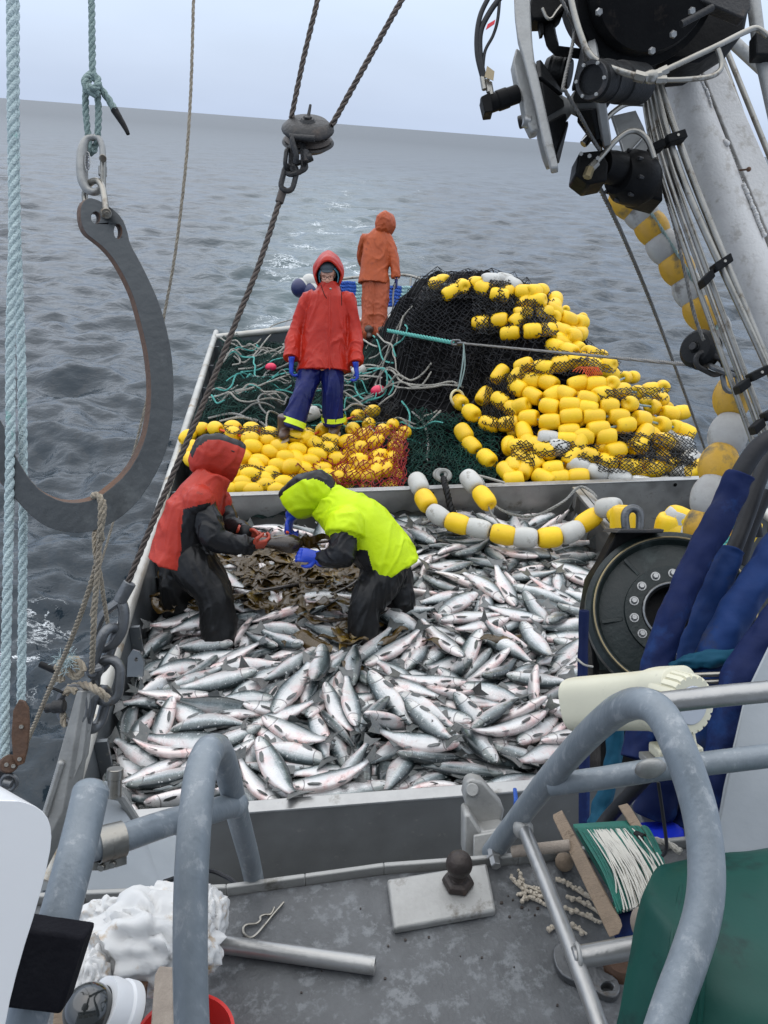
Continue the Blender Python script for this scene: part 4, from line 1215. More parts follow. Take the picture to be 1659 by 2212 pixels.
def lattice(mb, P, ok, r, mat=0, drop=.0):
    """P[i][j] grid of knots -> diamond mesh of twine"""
    n, m = len(P), len(P[0]); rr = random.Random(2)
    def seg(a, b):
        d = b-a
        if d.length > .3 or d.length < 1e-5: return
        t = d.normalized(); x = t.orthogonal().normalized()*r; y = t.cross(x); V = []
        for c in (a, b):
            for k in range(3): V.append(c+x*math.cos(k*2.094)+y*math.sin(k*2.094))
        mb.add(V, [(0, 1, 4, 3), (1, 2, 5, 4), (2, 0, 3, 5)], mat)
    for i in range(n-1):
        for j in range(m-1):
            if (i+j) % 2 == 0: a, b = (i, j), (i+1, j+1)
            else: a, b = (i+1, j), (i, j+1)
            if rr.random() < drop: continue
            A, B = P[a[0]][a[1]], P[b[0]][b[1]]
            if A is not None and B is not None: seg(A, B)
def net_sheet(mb, quad, nu, nv, off, r, mat=0, jit=.012, drop=0., lump=.03, seed=1, bow=0.):
    """net thrown over the pile inside a four-cornered area of the photo"""
    rr = random.Random(seed); P = []
    (a, b, c, d) = quad
    for i in range(nu+1):
        row = []
        for j in range(nv+1):
            s, t = i/nu, j/nv; s += .35/nu*math.sin(t*9+seed)+.0; t += .5/nv*math.sin(s*7+seed)
            u = (a[0]*(1-s)+b[0]*s)*(1-t)+(d[0]*(1-s)+c[0]*s)*t; v = (a[1]*(1-s)+b[1]*s)*(1-t)+(d[1]*(1-s)+c[1]*s)*t
            p = on_heap(u, v, off)
            if p is not None: p = p+Vector((rr.uniform(-jit, jit), rr.uniform(-jit, jit), rr.uniform(-jit, jit)+lump*noise.noise((p.x*4, p.y*4, seed))))
            row.append(p)
        P.append(row)
    lattice(mb, P, None, r, mat, drop)
def free_net(mb, inside, step, r, off, seed, mat=0, amp=.05, drop=.03, x0=-1., x1=3.75, y0=6.15, y1=12.2):
    """crumpled layer of netting lying on the heap"""
    rr = random.Random(seed); P = []
    nx, ny = int((x1-x0)/step), int((y1-y0)/step)
    for i in range(nx):
        row = []
        for j in range(ny):
            x = x0+i*step; y = y0+j*step
            x += .14*noise.noise((i*.11, j*.11, seed))+.03*noise.noise((i*.4, j*.4, seed+7)); y += .14*noise.noise((i*.11, j*.11, seed+20))+.03*noise.noise((i*.4, j*.4, seed+9))
            row.append(Vector((x, y, Hn(x, y)+off+amp*noise.noise((x*8, y*8, seed))+.02*noise.noise((x*20, y*20, seed)))) if inside(x, y) else None)
        P.append(row)
    lattice(mb, P, None, r, mat, drop)
isleft = lambda x, y: x < 1.05+.2*math.sin(y*2) and y > 7.05+.1*math.sin(x*5)
isblack = lambda x, y: not (x < .98+.2*math.sin(y*2))
isred = lambda x, y: .05 < x < 1.05+.08*math.sin(y*9) and 6.1 < y < 7.3-.35*abs(x-.6)
isfront = lambda x, y: y < 7.2+.1*math.sin(x*5) and x < 1.05
net = thing('fishing_net', 'dark green fishing net heaped around the blue trousers, ropes tangled in it', 'fishing net', (0, 8.8, .5))
heap_mesh('net_body', 'green_net', lambda x, y: isleft(x, y) or isfront(x, y), seed=1).build('net_body', 'green_net', net, angle=70)
mb = MB(); free_net(mb, isleft, .036, .0030, .015, 3, amp=.07); free_net(mb, lambda x, y: isleft(x, y) and noise.noise((x*1.6, y*1.6, 9)) > -.15, .036, .0030, .05, 8, amp=.10, drop=.12)
mb.build('net_mesh', 'green_twine', net, smooth=False)
net = thing('fishing_net', 'big mound of black net piled up beside the orange rain suit, floats buried in it', 'fishing net', (2.0, 9.6, .5))
heap_mesh('net_body', 'black_net', isblack, seed=5, amp=.045).build('net_body', 'black_net', net, angle=70)
mb = MB(); free_net(mb, lambda x, y: isblack(x, y) and H(x, y) > .60, .06, .0042, .035, 5, amp=.06, drop=.04)
net_sheet(mb, [(862, 640), (1200, 612), (1215, 745), (850, 730)], 56, 22, .075, .0050, jit=.008, seed=6); net_sheet(mb, [(850, 725), (1110, 715), (1130, 850), (930, 850)], 50, 26, .06, .0042, jit=.025, seed=7, drop=.08, lump=.06)
mb.build('net_mesh', 'black_twine', net, smooth=False)
net = thing('fishing_net', 'dark red net with floats caught in it, right of the blue trousers', 'fishing net', (.6, 6.7, .5))
heap_mesh('net_body', 'red_net', lambda x, y: isred(x, y), seed=9, amp=.03).build('net_body', 'red_net', net, angle=70)
mb = MB(); net_sheet(mb, [(760, 925), (878, 915), (872, 1050), (700, 1052)], 26, 20, .175, .0050, jit=.014, seed=3, drop=.04); net_sheet(mb, [(845, 920), (882, 915), (878, 1045), (850, 1050)], 12, 26, .19, .004, jit=.016, seed=4, drop=.1)
net_sheet(mb, [(630, 1000), (740, 980), (760, 1050), (690, 1055)], 14, 9, .165, .005, jit=.014, seed=5, drop=.1)
mb.build('net_mesh', 'red_twine', net, smooth=False)
net = thing('fishing_net', 'green net draped down to the divider wall between the two float heaps', 'fishing net', (1.4, 6.6, .5))
mb = MB(); net_sheet(mb, [(885, 885), (1060, 900), (1085, 1040), (868, 1050)], 34, 34, .07, .0048, jit=.014, seed=12, drop=.03); net_sheet(mb, [(900, 880), (1080, 930), (1070, 1040), (880, 1050)], 40, 30, .10, .0045, jit=.025, seed=14, drop=.15, lump=.06)
mb.build('net_mesh', 'green_twine', net, smooth=False)
# ---------------------------------------------------------------- floats
def float_mesh(name, R, L, mat, k=.20):
    mb = MB(); e_ = .62 if k < .3 else .45; pr = [(R*.22, -L/2+R*.12), (R*.28, -L/2+R*.01), (R*e_, -L/2+R*.03)]
    for i in range(9):
        t_ = -1+2*i/8; pr.append((R*(1-k*abs(t_)**(2.2 if k > .3 else 3.6)), t_*L*(.455 if k < .3 else .44)))
    pr += [(R*e_, L/2-R*.03), (R*.28, L/2-R*.01), (R*.22, L/2-R*.12)]
    mb.lathe(pr, (0, 0, 0), (1, 0, 0), 22)
    me = bpy.data.meshes.new(name); me.from_pydata(mb.v, [], mb.f); me.materials.append(MATS[mat]); me.polygons.foreach_set('use_smooth', [True]*len(me.polygons)); me.update(); return me
FR, FL = .084, .205
FLO = {'e': [float_mesh('net_float', FR*a, FL*b, 'float_yellow', .40) for a, b in ((.86, .90), (.82, .94), (.88, .88))], 'y': [float_mesh('net_float', FR*a, FL*b, 'float_yellow') for a, b in ((1, 1), (.96, 1.05), (1.04, .95))], 'w': [float_mesh('net_float', FR*a, FL*b, 'float_white') for a, b in ((1, 1), (.95, 1.03))]}
def put_float(p, d, kind, label, group, s=1., r_=random.Random(3), mesh=None):
    o = bpy.data.objects.new('net_float', mesh or r_.choice(FLO[kind])); COL.objects.link(o)
    x = Vector(d).normalized(); y = x.orthogonal().normalized(); z = x.cross(y); M = Matrix((x, y, z)).transposed() @ Matrix.Rotation(r_.random()*6.28, 3, 'X')
    o.matrix_world = Matrix.LocRotScale(Vector(p), M.to_quaternion(), Vector((s, s, s))); return tag(o, label, 'float', group)
def chain(pts, tf, label, group, off, kind='y', endkinds=None, ties=True, tie_mb=None):
    P = []
    for k, q in enumerate(pts):
        u, v = tf(*q[:2]); p = on_heap(u, v, off)
        if p is None:
            prev = next((x for x in reversed(P) if x is not None), None); p = Wy(u, v, prev.y if prev else 8.4)
        P.append(p)
    n_ = len(P); C_ = list(P)
    for k, q in enumerate(pts):
        a = P[max(0, k-1)]; b = P[min(n_-1, k+1)]; d = b-a
        if d.length < 1e-3: d = Vector((1, random.uniform(-.4, .4), 0))
        if n_ > 1 and d.length > 1.2: d = (P[k]-a) if k == n_-1 else (b-P[k])
        d += Vector((random.uniform(-.02, .02), random.uniform(-.02, .02), random.uniform(-.02, .02)))*d.length
        kd = q[2] if len(q) > 2 else kind
        put_float(C_[k], d, kd, label[kd], group[kd])
    if ties and n_ > 2:
        mb = MB(); mb.tube(C_, .012, 6); tag(mb.build('float_line', 'orange_tie' if tie_mb else 'sage_rope'), ('line with orange knots threading floats of the low heap' if tie_mb else 'greenish line threading floats of the big heap and the mound'), 'rope', 'lines in the low float heap' if tie_mb else 'lines in the big float heap')
T2 = lambda x, y: (318.5+x*.368, 895.9+y*.368)
T4 = lambda x, y: (829.5+x/2, 663.6+y/2)
T0 = lambda x, y: (829.5+x/2, y/2)
LB = {'y': 'yellow net float in the low heap at the boots of the red jacket', 'w': 'white net float in the heap'}
GL = {'y': 'yellow floats in the low heap', 'w': 'white floats in the heap'}
OT = True
left = [[(235, 130), (310, 86), (398, 80), (505, 112), (607, 140), (712, 152)], [(255, 195), (235, 225)], [(258, 262), (300, 300)], [(620, 185), (722, 220), (815, 250), (960, 272)], [(775, 188), (880, 205), (997, 232), (1118, 260), (1235, 265), (1358, 240), (1455, 190), (1510, 105)],
        [(560, 240), (660, 272), (765, 300), (850, 300)], [(497, 340), (605, 350), (720, 345), (835, 305)], [(460, 395), (560, 400)], [(470, 440), (558, 425), (695, 410), (797, 400)], [(935, 135), (1030, 90), (1130, 38), (1235, 5), (1320, -20)], [(1205, 85), (1300, 55)],
        [(1075, 150), (1175, 155), (1278, 120), (1380, 95), (1440, 60)], [(1240, 195), (1335, 155)], [(1150, 330), (1255, 303), (1350, 290)], [(1050, 352), (1110, 366), (1205, 360), (1310, 360), (1405, 320), (1440, 255)], [(500, 75), (612, 85), (720, 112), (860, 125)], [(980, 168), (1065, 200)], [(620, 440), (760, 442), (850, 440), (940, 430)],
        [(880, 260), (920, 320), (1030, 320)], [(700, 380), (640, 300)], [(1340, 330), (1470, 140)]]
LB['e'] = LB['y']; GL['e'] = GL['y']
for c in left: chain(c, T2, LB, GL, .10, kind='e', tie_mb=OT)
under = [(u, v) for v in (130, 190, 250, 310, 370, 430) for u in range(480, 1440, 118)]
DEEP = []
for i, q in enumerate(under): DEEP.append((T2, q[0]+random.uniform(-15, 15), q[1]+random.uniform(-12, 12), -.035))
RB = {'y': 'yellow net float in the big heap below the black net mound', 'w': 'white net float at the foot of the big yellow heap'}
GR = {'y': 'yellow floats in the big heap', 'w': 'white floats at the foot of the big heap'}
right = [[(330, 412), (378, 458), (456, 505), (540, 503), (627, 480), (720, 495), (808, 472), (905, 473), (1010, 472), (1112, 483), (1200, 508), (1262, 520), (1305, 540)], [(505, 405), (560, 440), (590, 430)], [(580, 350), (645, 383), (718, 430), (805, 425), (880, 440)], [(642, 318), (712, 328), (785, 378), (880, 400), (968, 427), (1062, 418), (1160, 430), (1235, 460), (1285, 455)],
         [(735, 380), (840, 330), (915, 335), (985, 330), (1040, 305), (1075, 303)], [(690, 262), (605, 255), (575, 300)], [(760, 247), (830, 235), (900, 252), (970, 283)], [(960, 248), (900, 240)], [(1150, 355), (1205, 345), (1195, 400), (1095, 368), (1020, 362), (940, 378)], [(800, 540), (925, 527), (1040, 510)], [(605, 540), (625, 595), (650, 670), (730, 702), (815, 650), (845, 583)], [(1000, 620), (1095, 595), (1125, 548)],
         [(580, 605), (690, 620), (755, 605, 'w'), (880, 640), (965, 672), (1060, 692), (1160, 702), (1230, 682), (1350, 690)], [(710, 570, 'w'), (790, 575)], [(840, 685, 'w'), (920, 715, 'w'), (1015, 737, 'w'), (1112, 765, 'w'), (1205, 770, 'w'), (1280, 715, 'w'), (1317, 660, 'w')], [(1290, 590, 'w'), (1210, 580)], [(530, 712), (560, 748), (610, 700), (600, 655), (690, 740), (755, 740), (840, 735)], [(345, 545), (380, 600), (445, 655)], [(435, 385), (500, 290)],
         [(730, 15), (790, 50), (850, 65)], [(760, 100), (815, 125), (845, 118)], [(770, 155), (830, 178), (890, 200), (940, 215), (985, 245)], [(800, 190), (740, 170)], [(860, 560), (960, 560)], [(1310, 720), (1360, 700)], [(700, 620), (660, 600)], [(560, 690), (545, 600)]]
for c in right: chain(c, T4, RB, GR, .10)
for i in range(40):
    u, v = random.uniform(560, 1300), random.uniform(330, 730)
    if v < 420 and u > 1180: continue
    DEEP.append((T4, u, v, -.03))
mb = MB()
for tf, u, v, off in DEEP:
    p = on_heap(*tf(u, v), off)
    if p is None: continue
    d = Vector((random.uniform(-1, 1), random.uniform(-.5, .5), random.uniform(-.5, .5))).normalized(); mb.lathe([(FR*.3, -FL*.5), (FR*.62, -FL*.48), (FR*.8, -FL*.35), (FR*.95, -FL*.15), (FR*.95, FL*.15), (FR*.8, FL*.35), (FR*.62, FL*.48), (FR*.3, FL*.5)], p, d, 16)
o = mb.build('deep_floats', 'float_yellow', angle=80); o['kind'] = 'stuff'; o['label'] = 'yellow floats half hidden deeper in the float heaps'; o['category'] = 'floats'
UB = {'y': 'yellow net float on the black net mound above the big heap', 'w': 'white net float on top of the black net mound'}
GU = {'y': 'yellow floats on the black net mound', 'w': 'white floats on the black net mound'}
upper = [[(605, 1262), (645, 1262), (678, 1258)], [(735, 1325), (740, 1297)], [(785, 1338), (735, 1370)], [(800, 1380), (835, 1395), (858, 1372)], [(860, 1412), (815, 1442), (775, 1430)], [(760, 1465), (845, 1440)], [(460, 1210, 'w'), (520, 1212, 'w'), (558, 1230, 'w')], [(225, 1225), (340, 1237), (290, 1262)], [(430, 1245), (500, 1275), (545, 1260)], [(420, 1395), (500, 1385), (580, 1380), (610, 1305), (660, 1300)], [(545, 1440), (640, 1430), (700, 1425)], [(600, 1355), (690, 1350)], [(255, 1215), (400, 1225)]]
for c in upper: chain(c, T0, UB, GU, .06)
# black netting over floats
net = thing('fishing_net', 'black net thrown over parts of the big yellow float heap', 'fishing net', (2.7, 7.4, .5))
mb = MB(); Q = lambda *a: [T4(*p) for p in a]
for k, (q, nu, nv) in enumerate([(Q((560, 240), (700, 230), (690, 290), (555, 310)), 18, 9), (Q((690, 220), (1020, 225), (1030, 280), (700, 290)), 40, 9), (Q((920, 350), (1240, 345), (1220, 400), (930, 400)), 36, 8), (Q((650, 570), (930, 590), (930, 660), (640, 650)), 28, 10), (Q((900, 640), (1340, 640), (1330, 730), (930, 710)), 46, 11), (Q((1000, 540), (1340, 545), (1360, 690), (1120, 660)), 38, 20), (Q((700, 180), (960, 190), (1000, 230), (690, 230)), 26, 6), (Q((440, 300), (570, 290), (560, 540), (420, 500)), 24, 24), (Q((560, 560), (660, 600), (650, 690), (540, 640)), 12, 12)]):
    net_sheet(mb, q, nu, nv, .20, .0046, jit=.008, seed=30+k, drop=.03, lump=.02)
mb.build('net_mesh', 'dark_twine', net, smooth=False)
net = thing('fishing_net', 'loose black net lying over the floats at the boots of the red jacket', 'fishing net', (.0, 6.9, .5))
mb = MB(); Q = lambda *a: [T2(*p) for p in a]
for k, (q, nu, nv) in enumerate([(Q((440, 50), (760, 80), (900, 140), (460, 110)), 34, 8), (Q((960, 130), (1120, 140), (1130, 240), (980, 200)), 16, 9), (Q((520, 290), (700, 300), (820, 360), (480, 340)), 26, 6), (Q((600, 360), (1000, 330), (1000, 400), (620, 420)), 34, 6), (Q((1200, -40), (1480, -90), (1450, 60), (1200, 40)), 24, 12), (Q((1180, 380), (1480, 380), (1470, 440), (1180, 430)), 30, 6)]):
    net_sheet(mb, q, nu, nv, .16, .0036, jit=.008, seed=50+k, drop=.03, lump=.02)
mb.build('net_mesh', 'dark_twine', net, smooth=False)
net = thing('fishing_net', 'black net stretched over the floats buried on the mound top', 'fishing net', (2.2, 9.5, 1.)); mb = MB(); Q = lambda *a: [T0(*p) for p in a]
for k, (q, nu, nv) in enumerate([(Q((190, 1210), (560, 1210), (620, 1300), (150, 1290)), 60, 14), (Q((380, 1290), (740, 1290), (760, 1450), (400, 1440)), 52, 20)]): net_sheet(mb, q, nu, nv, .16, .0058, jit=.008, seed=70+k, drop=.03, lump=.02)
mb.build('net_mesh', 'dark_twine', net, smooth=False)
mb = MB()
for i in range(9): P = spl([on_heap(*T4(815+i*14, 290-abs(i-4)*3), .2) or Vector((2.6, 8, 1.5)), on_heap(*T4(850+i*9, 258), .24) or Vector((2.6, 8, 1.5)), on_heap(*T4(880+i*8, 300-i), .2) or Vector((2.6, 8, 1.5))], 6); mb.tube(P, .004, 4)
tag(mb.build('net_scrap', 'orange_tie'), 'tuft of orange red netting lying on the yellow floats', 'net scrap')
# ---------------------------------------------------------------- ropes strewn over the green net
T1 = lambda x, y: (564+x*.24, 431.4+y*.24)
def heap_rope(pts, r, mat, label, tf=lambda x, y: (x, y), off=.05, closed=False, group=None):
    P = [on_heap(*tf(*q), off) for q in pts]; P = [p for p in P if p is not None]
    if len(P) < 2: return
    P = [p+Vector((0, 0, random.uniform(0, .03))) for p in P]
    mb = MB(); mb.twist(spl(P, 6, closed), r, ns=3, n=4, pitch=r*8); return tag(mb.build('rope', mat), label, 'rope', group)
HR = [([(640, 690), (600, 700), (580, 712), (555, 745), (520, 755), (470, 790)], 'white_rope', 'pale rope snaking over the green net towards the boat side'),
      ([(625, 720), (590, 722), (560, 755), (545, 775)], 'white_rope', 'short pale rope left of the red jacket sleeve'), ([(515, 800), (560, 790), (600, 765), (625, 745)], 'white_rope', 'pale rope along the middle of the green net'),
      ([(480, 855), (540, 845), (585, 825), (625, 810)], 'white_rope', 'pale rope low on the green net near the floats'), ([(475, 910), (510, 905), (540, 908), (570, 920)], 'white_rope', 'pale rope along the top of the low float heap'),
      ([(450, 905), (500, 898), (535, 903), (560, 915), (575, 925)], 'grey_line', 'grey rope beside the float heap at the boat side'), ([(565, 715), (590, 722), (608, 728), (630, 715)], 'aqua_rope', 'aqua rope end near the far left of the green net'),
      ([(520, 805), (560, 798), (590, 780), (618, 775)], 'aqua_rope', 'aqua rope left of the blue glove'), ([(575, 830), (600, 812), (622, 808)], 'aqua_rope', 'short aqua rope left of the blue trousers'),
      ([(785, 815), (830, 800), (832, 850), (790, 865), (768, 840), (775, 815), (805, 808)], 'aqua_rope', 'aqua rope coil right of the blue trousers'), ([(755, 830), (790, 800), (825, 800), (850, 830), (840, 855)], 'aqua_rope', 'outer aqua rope loop right of the blue trousers'),
      ([(750, 800), (800, 795), (845, 802), (870, 830), (930, 838), (975, 825), (1000, 840)], 'white_rope', 'pale rope running right to the cream ring'), ([(750, 815), (820, 815), (860, 838), (925, 842), (960, 832), (990, 835)], 'white_rope', 'second pale rope running right to the cream ring'),
      ([(755, 795), (800, 790), (840, 800)], 'white_rope', 'straight pale rope right of the right glove'), ([(800, 720), (815, 740), (825, 775), (835, 785), (850, 785)], 'aqua_rope', 'aqua rope hanging down the black net below the orange suit'),
      ([(815, 722), (830, 740), (845, 745), (850, 760)], 'white_rope', 'pale rope end below the orange suit'), ([(855, 775), (850, 750), (870, 735), (880, 715), (875, 705)], 'aqua_rope', 'aqua rope loop at the edge of the black mound'),
      ([(780, 730), (800, 745), (815, 752)], 'white_rope', 'frayed pale rope right of the red jacket shoulder'), ([(890, 890), (915, 915), (925, 960), (922, 1000)], 'grey_line', 'grey line down the hanging green net'),
      ([(868, 870), (885, 900), (880, 940)], 'aqua_rope', 'aqua rope at the edge of the red net'), ([(665, 880), (690, 880), (700, 893)], 'aqua_rope', 'aqua rope between the trouser legs'), ([(640, 862), (660, 850), (690, 845)], 'aqua_rope', 'aqua rope behind the knees of the blue trousers')]
for pts, m_, lab in HR: heap_rope(pts, .0125 if m_ != 'aqua_rope' else .011, m_, lab)
r2 = random.Random(21)
for i in range(46):
    x, y = (r2.uniform(-.95, .75), r2.uniform(7.5, 11.5)) if i < 34 else (r2.uniform(.5, 1.4), r2.uniform(7.6, 9.4)); a = r2.uniform(-.5, .7)+(math.pi if r2.random() < .5 else 0); P = []; m_ = r2.choice(['white_rope', 'white_rope', 'white_rope', 'aqua_rope', 'grey_line']); lift = r2.uniform(.05, .11); w_ = r2.uniform(-.25, .25)
    for k in range(r2.randint(7, 20)):
        if -1.02 < x < 1.6 and 7.2 < y < 11.8: P.append(Vector((x, y, Hn(x, y)+lift+.03*math.sin(k*.9+i))))
        a += w_+r2.gauss(0, .30); x += .11*math.cos(a); y += .11*math.sin(a)
    if len(P) > 3: mb = MB(); mb.twist(spl(P, 5), r2.choice((.008, .010, .012)), ns=3, n=4, pitch=.09); tag(mb.build('rope', m_), ('pale rope', 'aqua rope', 'grey rope')[('white_rope', 'aqua_rope', 'grey_line').index(m_)]+' tangled in the dark green net around the red jacket', 'rope', 'ropes tangled in the green net')
for (u, v, sx, m_, lab) in ((585, 793, 1, 'pink_float', 'small pink float in the green net left of the blue glove'), (818, 845, 1.3, 'pink_float', 'pink float right of the aqua rope coil')):
    p = on_heap(u, v, .06); mb = MB(); mb.ball(p, (.075*sx, .06*sx, .055*sx)); tag(mb.build('pink_buoy', m_), lab, 'float')
for u, v, lab in ((670, 895, 'white float between the legs of the blue trousers'), (775, 803, 'white float below the right glove of the red jacket'), (790, 728, 'white float left of the orange trousers')):
    p = on_heap(u, v, .07); put_float(p, (1, .3, .25), 'w', lab, None, .95)
p = on_heap(988, 860, .16); mb = MB(); ax = (fw+RT*-.6).normalized(); mb.tube(circ(p, ax.orthogonal().normalized(), ax.cross(ax.orthogonal()).normalized(), .085, 24), .014, 8, closed=True); tag(mb.build('purse_ring', 'ring_cream'), 'cream coloured ring hanging on a thin cord above the first yellow floats', 'ring')
# ---------------------------------------------------------------- people
def fused(name, mb, mats, parent, voxel=.012, smooth=5, fold=0., fscale=9., seed=0, stretch=(1, 1, .35), classify=None, crease=0.):
    """melt overlapping forms into one continuous skin, then wrinkle it"""
    me = bpy.data.meshes.new('tmp'); me.from_pydata([tuple(p) for p in mb.v], [], mb.f)
    bm = bmesh.new(); bm.from_mesh(me); bmesh.ops.recalc_face_normals(bm, faces=bm.faces); bm.to_mesh(me); bm.free()
    o = bpy.data.objects.new('tmp', me); COL.objects.link(o)
    r = o.modifiers.new('r', 'REMESH'); r.mode = 'VOXEL'; r.voxel_size = voxel
    if smooth: s = o.modifiers.new('s', 'SMOOTH'); s.factor = .5; s.iterations = smooth
    dg = bpy.context.evaluated_depsgraph_get(); m2 = bpy.data.meshes.new_from_object(o.evaluated_get(dg)); bpy.data.objects.remove(o); bpy.data.meshes.remove(me)
    n = len(m2.vertices); V = np.empty(n*3); m2.vertices.foreach_get('co', V); V = V.reshape(-1, 3)
    if fold:
        Nn = np.empty(n*3); m2.vertices.foreach_get('normal', Nn); Nn = Nn.reshape(-1, 3); st = Vector(stretch)
        for i in range(n):
            p = V[i]; q = Vector((p[0]*st.x, p[1]*st.y, p[2]*st.z))*fscale
            w = noise.noise_vector(q*.45+Vector((seed, 0, 0))); n1 = noise.noise(q*.7+w*1.3+Vector((0, seed, 7))); n2 = noise.noise(q*1.5+w*1.9+Vector((seed, 2, 1))); g_ = .5+.5*noise.noise(q*.5+Vector((4, seed, 2)))
            V[i] += Nn[i]*fold*(.85*noise.noise(q*.55+w)+g_*(1.15*math.exp(-(n1/.15)**2)+.6*math.exp(-(n2/.16)**2))-.45)
    lo = V.min(0); hi = V.max(0); org = Vector(((lo[0]+hi[0])/2, (lo[1]+hi[1])/2, lo[2])); V2 = V-np.array(org)
    m2.vertices.foreach_set('co', V2.ravel()); m2.name = name; m2.materials.clear()
    for m in (mats if isinstance(mats, (list, tuple)) else [mats]): m2.materials.append(MATS[m])
    k = len(m2.polygons); m2.polygons.foreach_set('use_smooth', [True]*k)
    if classify:
        idx = []
        for p in m2.polygons: idx.append(classify(p.center+org))
        m2.polygons.foreach_set('material_index', idx)
    else: m2.polygons.foreach_set('material_index', [0]*k)
    m2.update(); return place(name, m2, org, parent)
def limb(mb, pts, radii, n=16, open_end=False):
    P = [Vector(p) for p in pts]; mb.tube(spl(P, 5), list(np.interp(np.linspace(0, len(P)-1, (len(P)-1)*5+1), range(len(P)), radii)), n)
    mb.ball(P[0], radii[0])
    if not open_end: mb.ball(P[-1], radii[-1])
    return mb
def secs(cs, rx, ry, side, up=None):
    """ellipse sections along a spine; side = direction of the wide axis"""
    out = []; P = [Vector(c) for c in cs]
    for i, c in enumerate(P):
        t = (P[min(i+1, len(P)-1)]-P[max(0, i-1)]).normalized(); s = Vector(side); s = (s-t*s.dot(t)).normalized(); out.append((c, s*rx[i], t.cross(s)*ry[i]))
    return out
def hand(parent, wrist, d, palm, mat, s=1., curl=.7, thumb_side=1, name='glove', cuff=True):
    """gloved hand: palm, five bent fingers; d = direction of the knuckles, palm = direction the palm faces"""
    d = Vector(d).normalized(); n_ = Vector(palm); n_ = (n_-d*n_.dot(d)).normalized(); s_ = d.cross(n_)*thumb_side; w = Vector(wrist); mb = MB()
    mb.loft([(w-d*.07*s, s_*.040*s, n_*.033*s), (w-d*.01*s, s_*.032*s, n_*.026*s), (w+d*.03*s, s_*.040*s, n_*.022*s), (w+d*.075*s, s_*.045*s, n_*.019*s), (w+d*.10*s, s_*.040*s, n_*.014*s)], 14)
    for k, (o_, ln) in enumerate(((.034, .078), (.012, .090), (-.011, .084), (-.032, .066))):
        p = w+d*.088*s+s_*o_*s; dd = d.copy(); P = [p-d*.02*s, p]; a = 0
        for j, f in enumerate((.42, .33, .25)):
            a += curl*(.75 if j == 0 else .85)*(1+.08*k); dd = d*math.cos(a)+n_*math.sin(a)+s_*o_*.8; p = p+dd.normalized()*ln*f*s; P.append(p)
        r_ = .0115*s; mb.tube(P, [r_*1.05, r_*1.05, r_, r_*.95, r_*.75], 8); mb.ball(P[-1], r_*.78, nu=8, nv=6)
    b = w+d*.018*s+s_*.028*s; P = [b, b+(d*.5+s_*.85+n_*.3).normalized()*.035*s]; P.append(P[-1]+(d*.85+s_*.25+n_*.5*curl).normalized()*.032*s); P.append(P[-1]+(d*.8-s_*.2+n_*.9*curl).normalized()*.026*s)
    mb.tube(P, [.016*s, .0145*s, .0125*s, .0095*s], 8); mb.ball(P[-1], .0097*s, nu=8, nv=6)
    return fused(name, mb, mat, parent, .0055, 3)
def head_mb(c, f, up, s=1.):
    """head with brow, nose, lips, chin and ears; c = centre, f = facing"""
    f = Vector(f).normalized(); u = Vector(up); u = (u-f*u.dot(f)).normalized(); r = f.cross(u); c = Vector(c); mb = MB()
    g = lambda a, b, h: c+(r*a+f*b+u*h)*s
    mb.ball(g(0, -.012, .035), (.075*s, .095*s, .085*s), r, f, u, 16, 12); mb.ball(g(0, .022, -.035), (.060*s, .068*s, .072*s), r, f, u, 14, 10); mb.ball(g(0, .055, -.088), (.030*s, .026*s, .022*s), r, f, u)
    mb.ball(g(0, .074, .028), (.056*s, .016*s, .013*s), r, f, u); mb.tube([g(0, .082, .015), g(0, .100, -.018), g(0, .104, -.028)], [.010*s, .014*s, .014*s], 8); mb.ball(g(0, .098, -.027), (.017*s, .013*s, .010*s), r, f, u)
    for k in (-1, 1): mb.ball(g(k*.036, .070, -.025), (.022*s, .018*s, .020*s), r, f, u); mb.ball(g(k*.078, -.012, .0), (.010*s, .020*s, .032*s), r, f, u)
    mb.ball(g(0, .083, -.056), (.024*s, .008*s, .006*s), r, f, u); mb.ball(g(0, .080, -.068), (.021*s, .009*s, .006*s), r, f, u)
    return mb, g
def body(parent, head_c, f, neck, pelvis, arms, legs, up=(0, 0, 1)):
    mb, g = head_mb(head_c, f, up); neck = Vector(neck); pelvis = Vector(pelvis)
    limb(mb, [Vector(head_c)-Vector(up)*.05, neck], [.058, .065]); side = arms[1][0]-arms[0][0]
    mb.loft(secs([neck, neck.lerp(pelvis, .18), neck.lerp(pelvis, .5), neck.lerp(pelvis, .8), pelvis.lerp(neck, -.12)], [.07, .16, .15, .14, .14], [.07, .10, .10, .095, .09], side), 18)
    for a in arms: limb(mb, a, [.062, .046, .034])
    for l in legs: limb(mb, l, [.085, .06, .042])
    return fused('body', mb, 'skin', parent, .014, 3), g
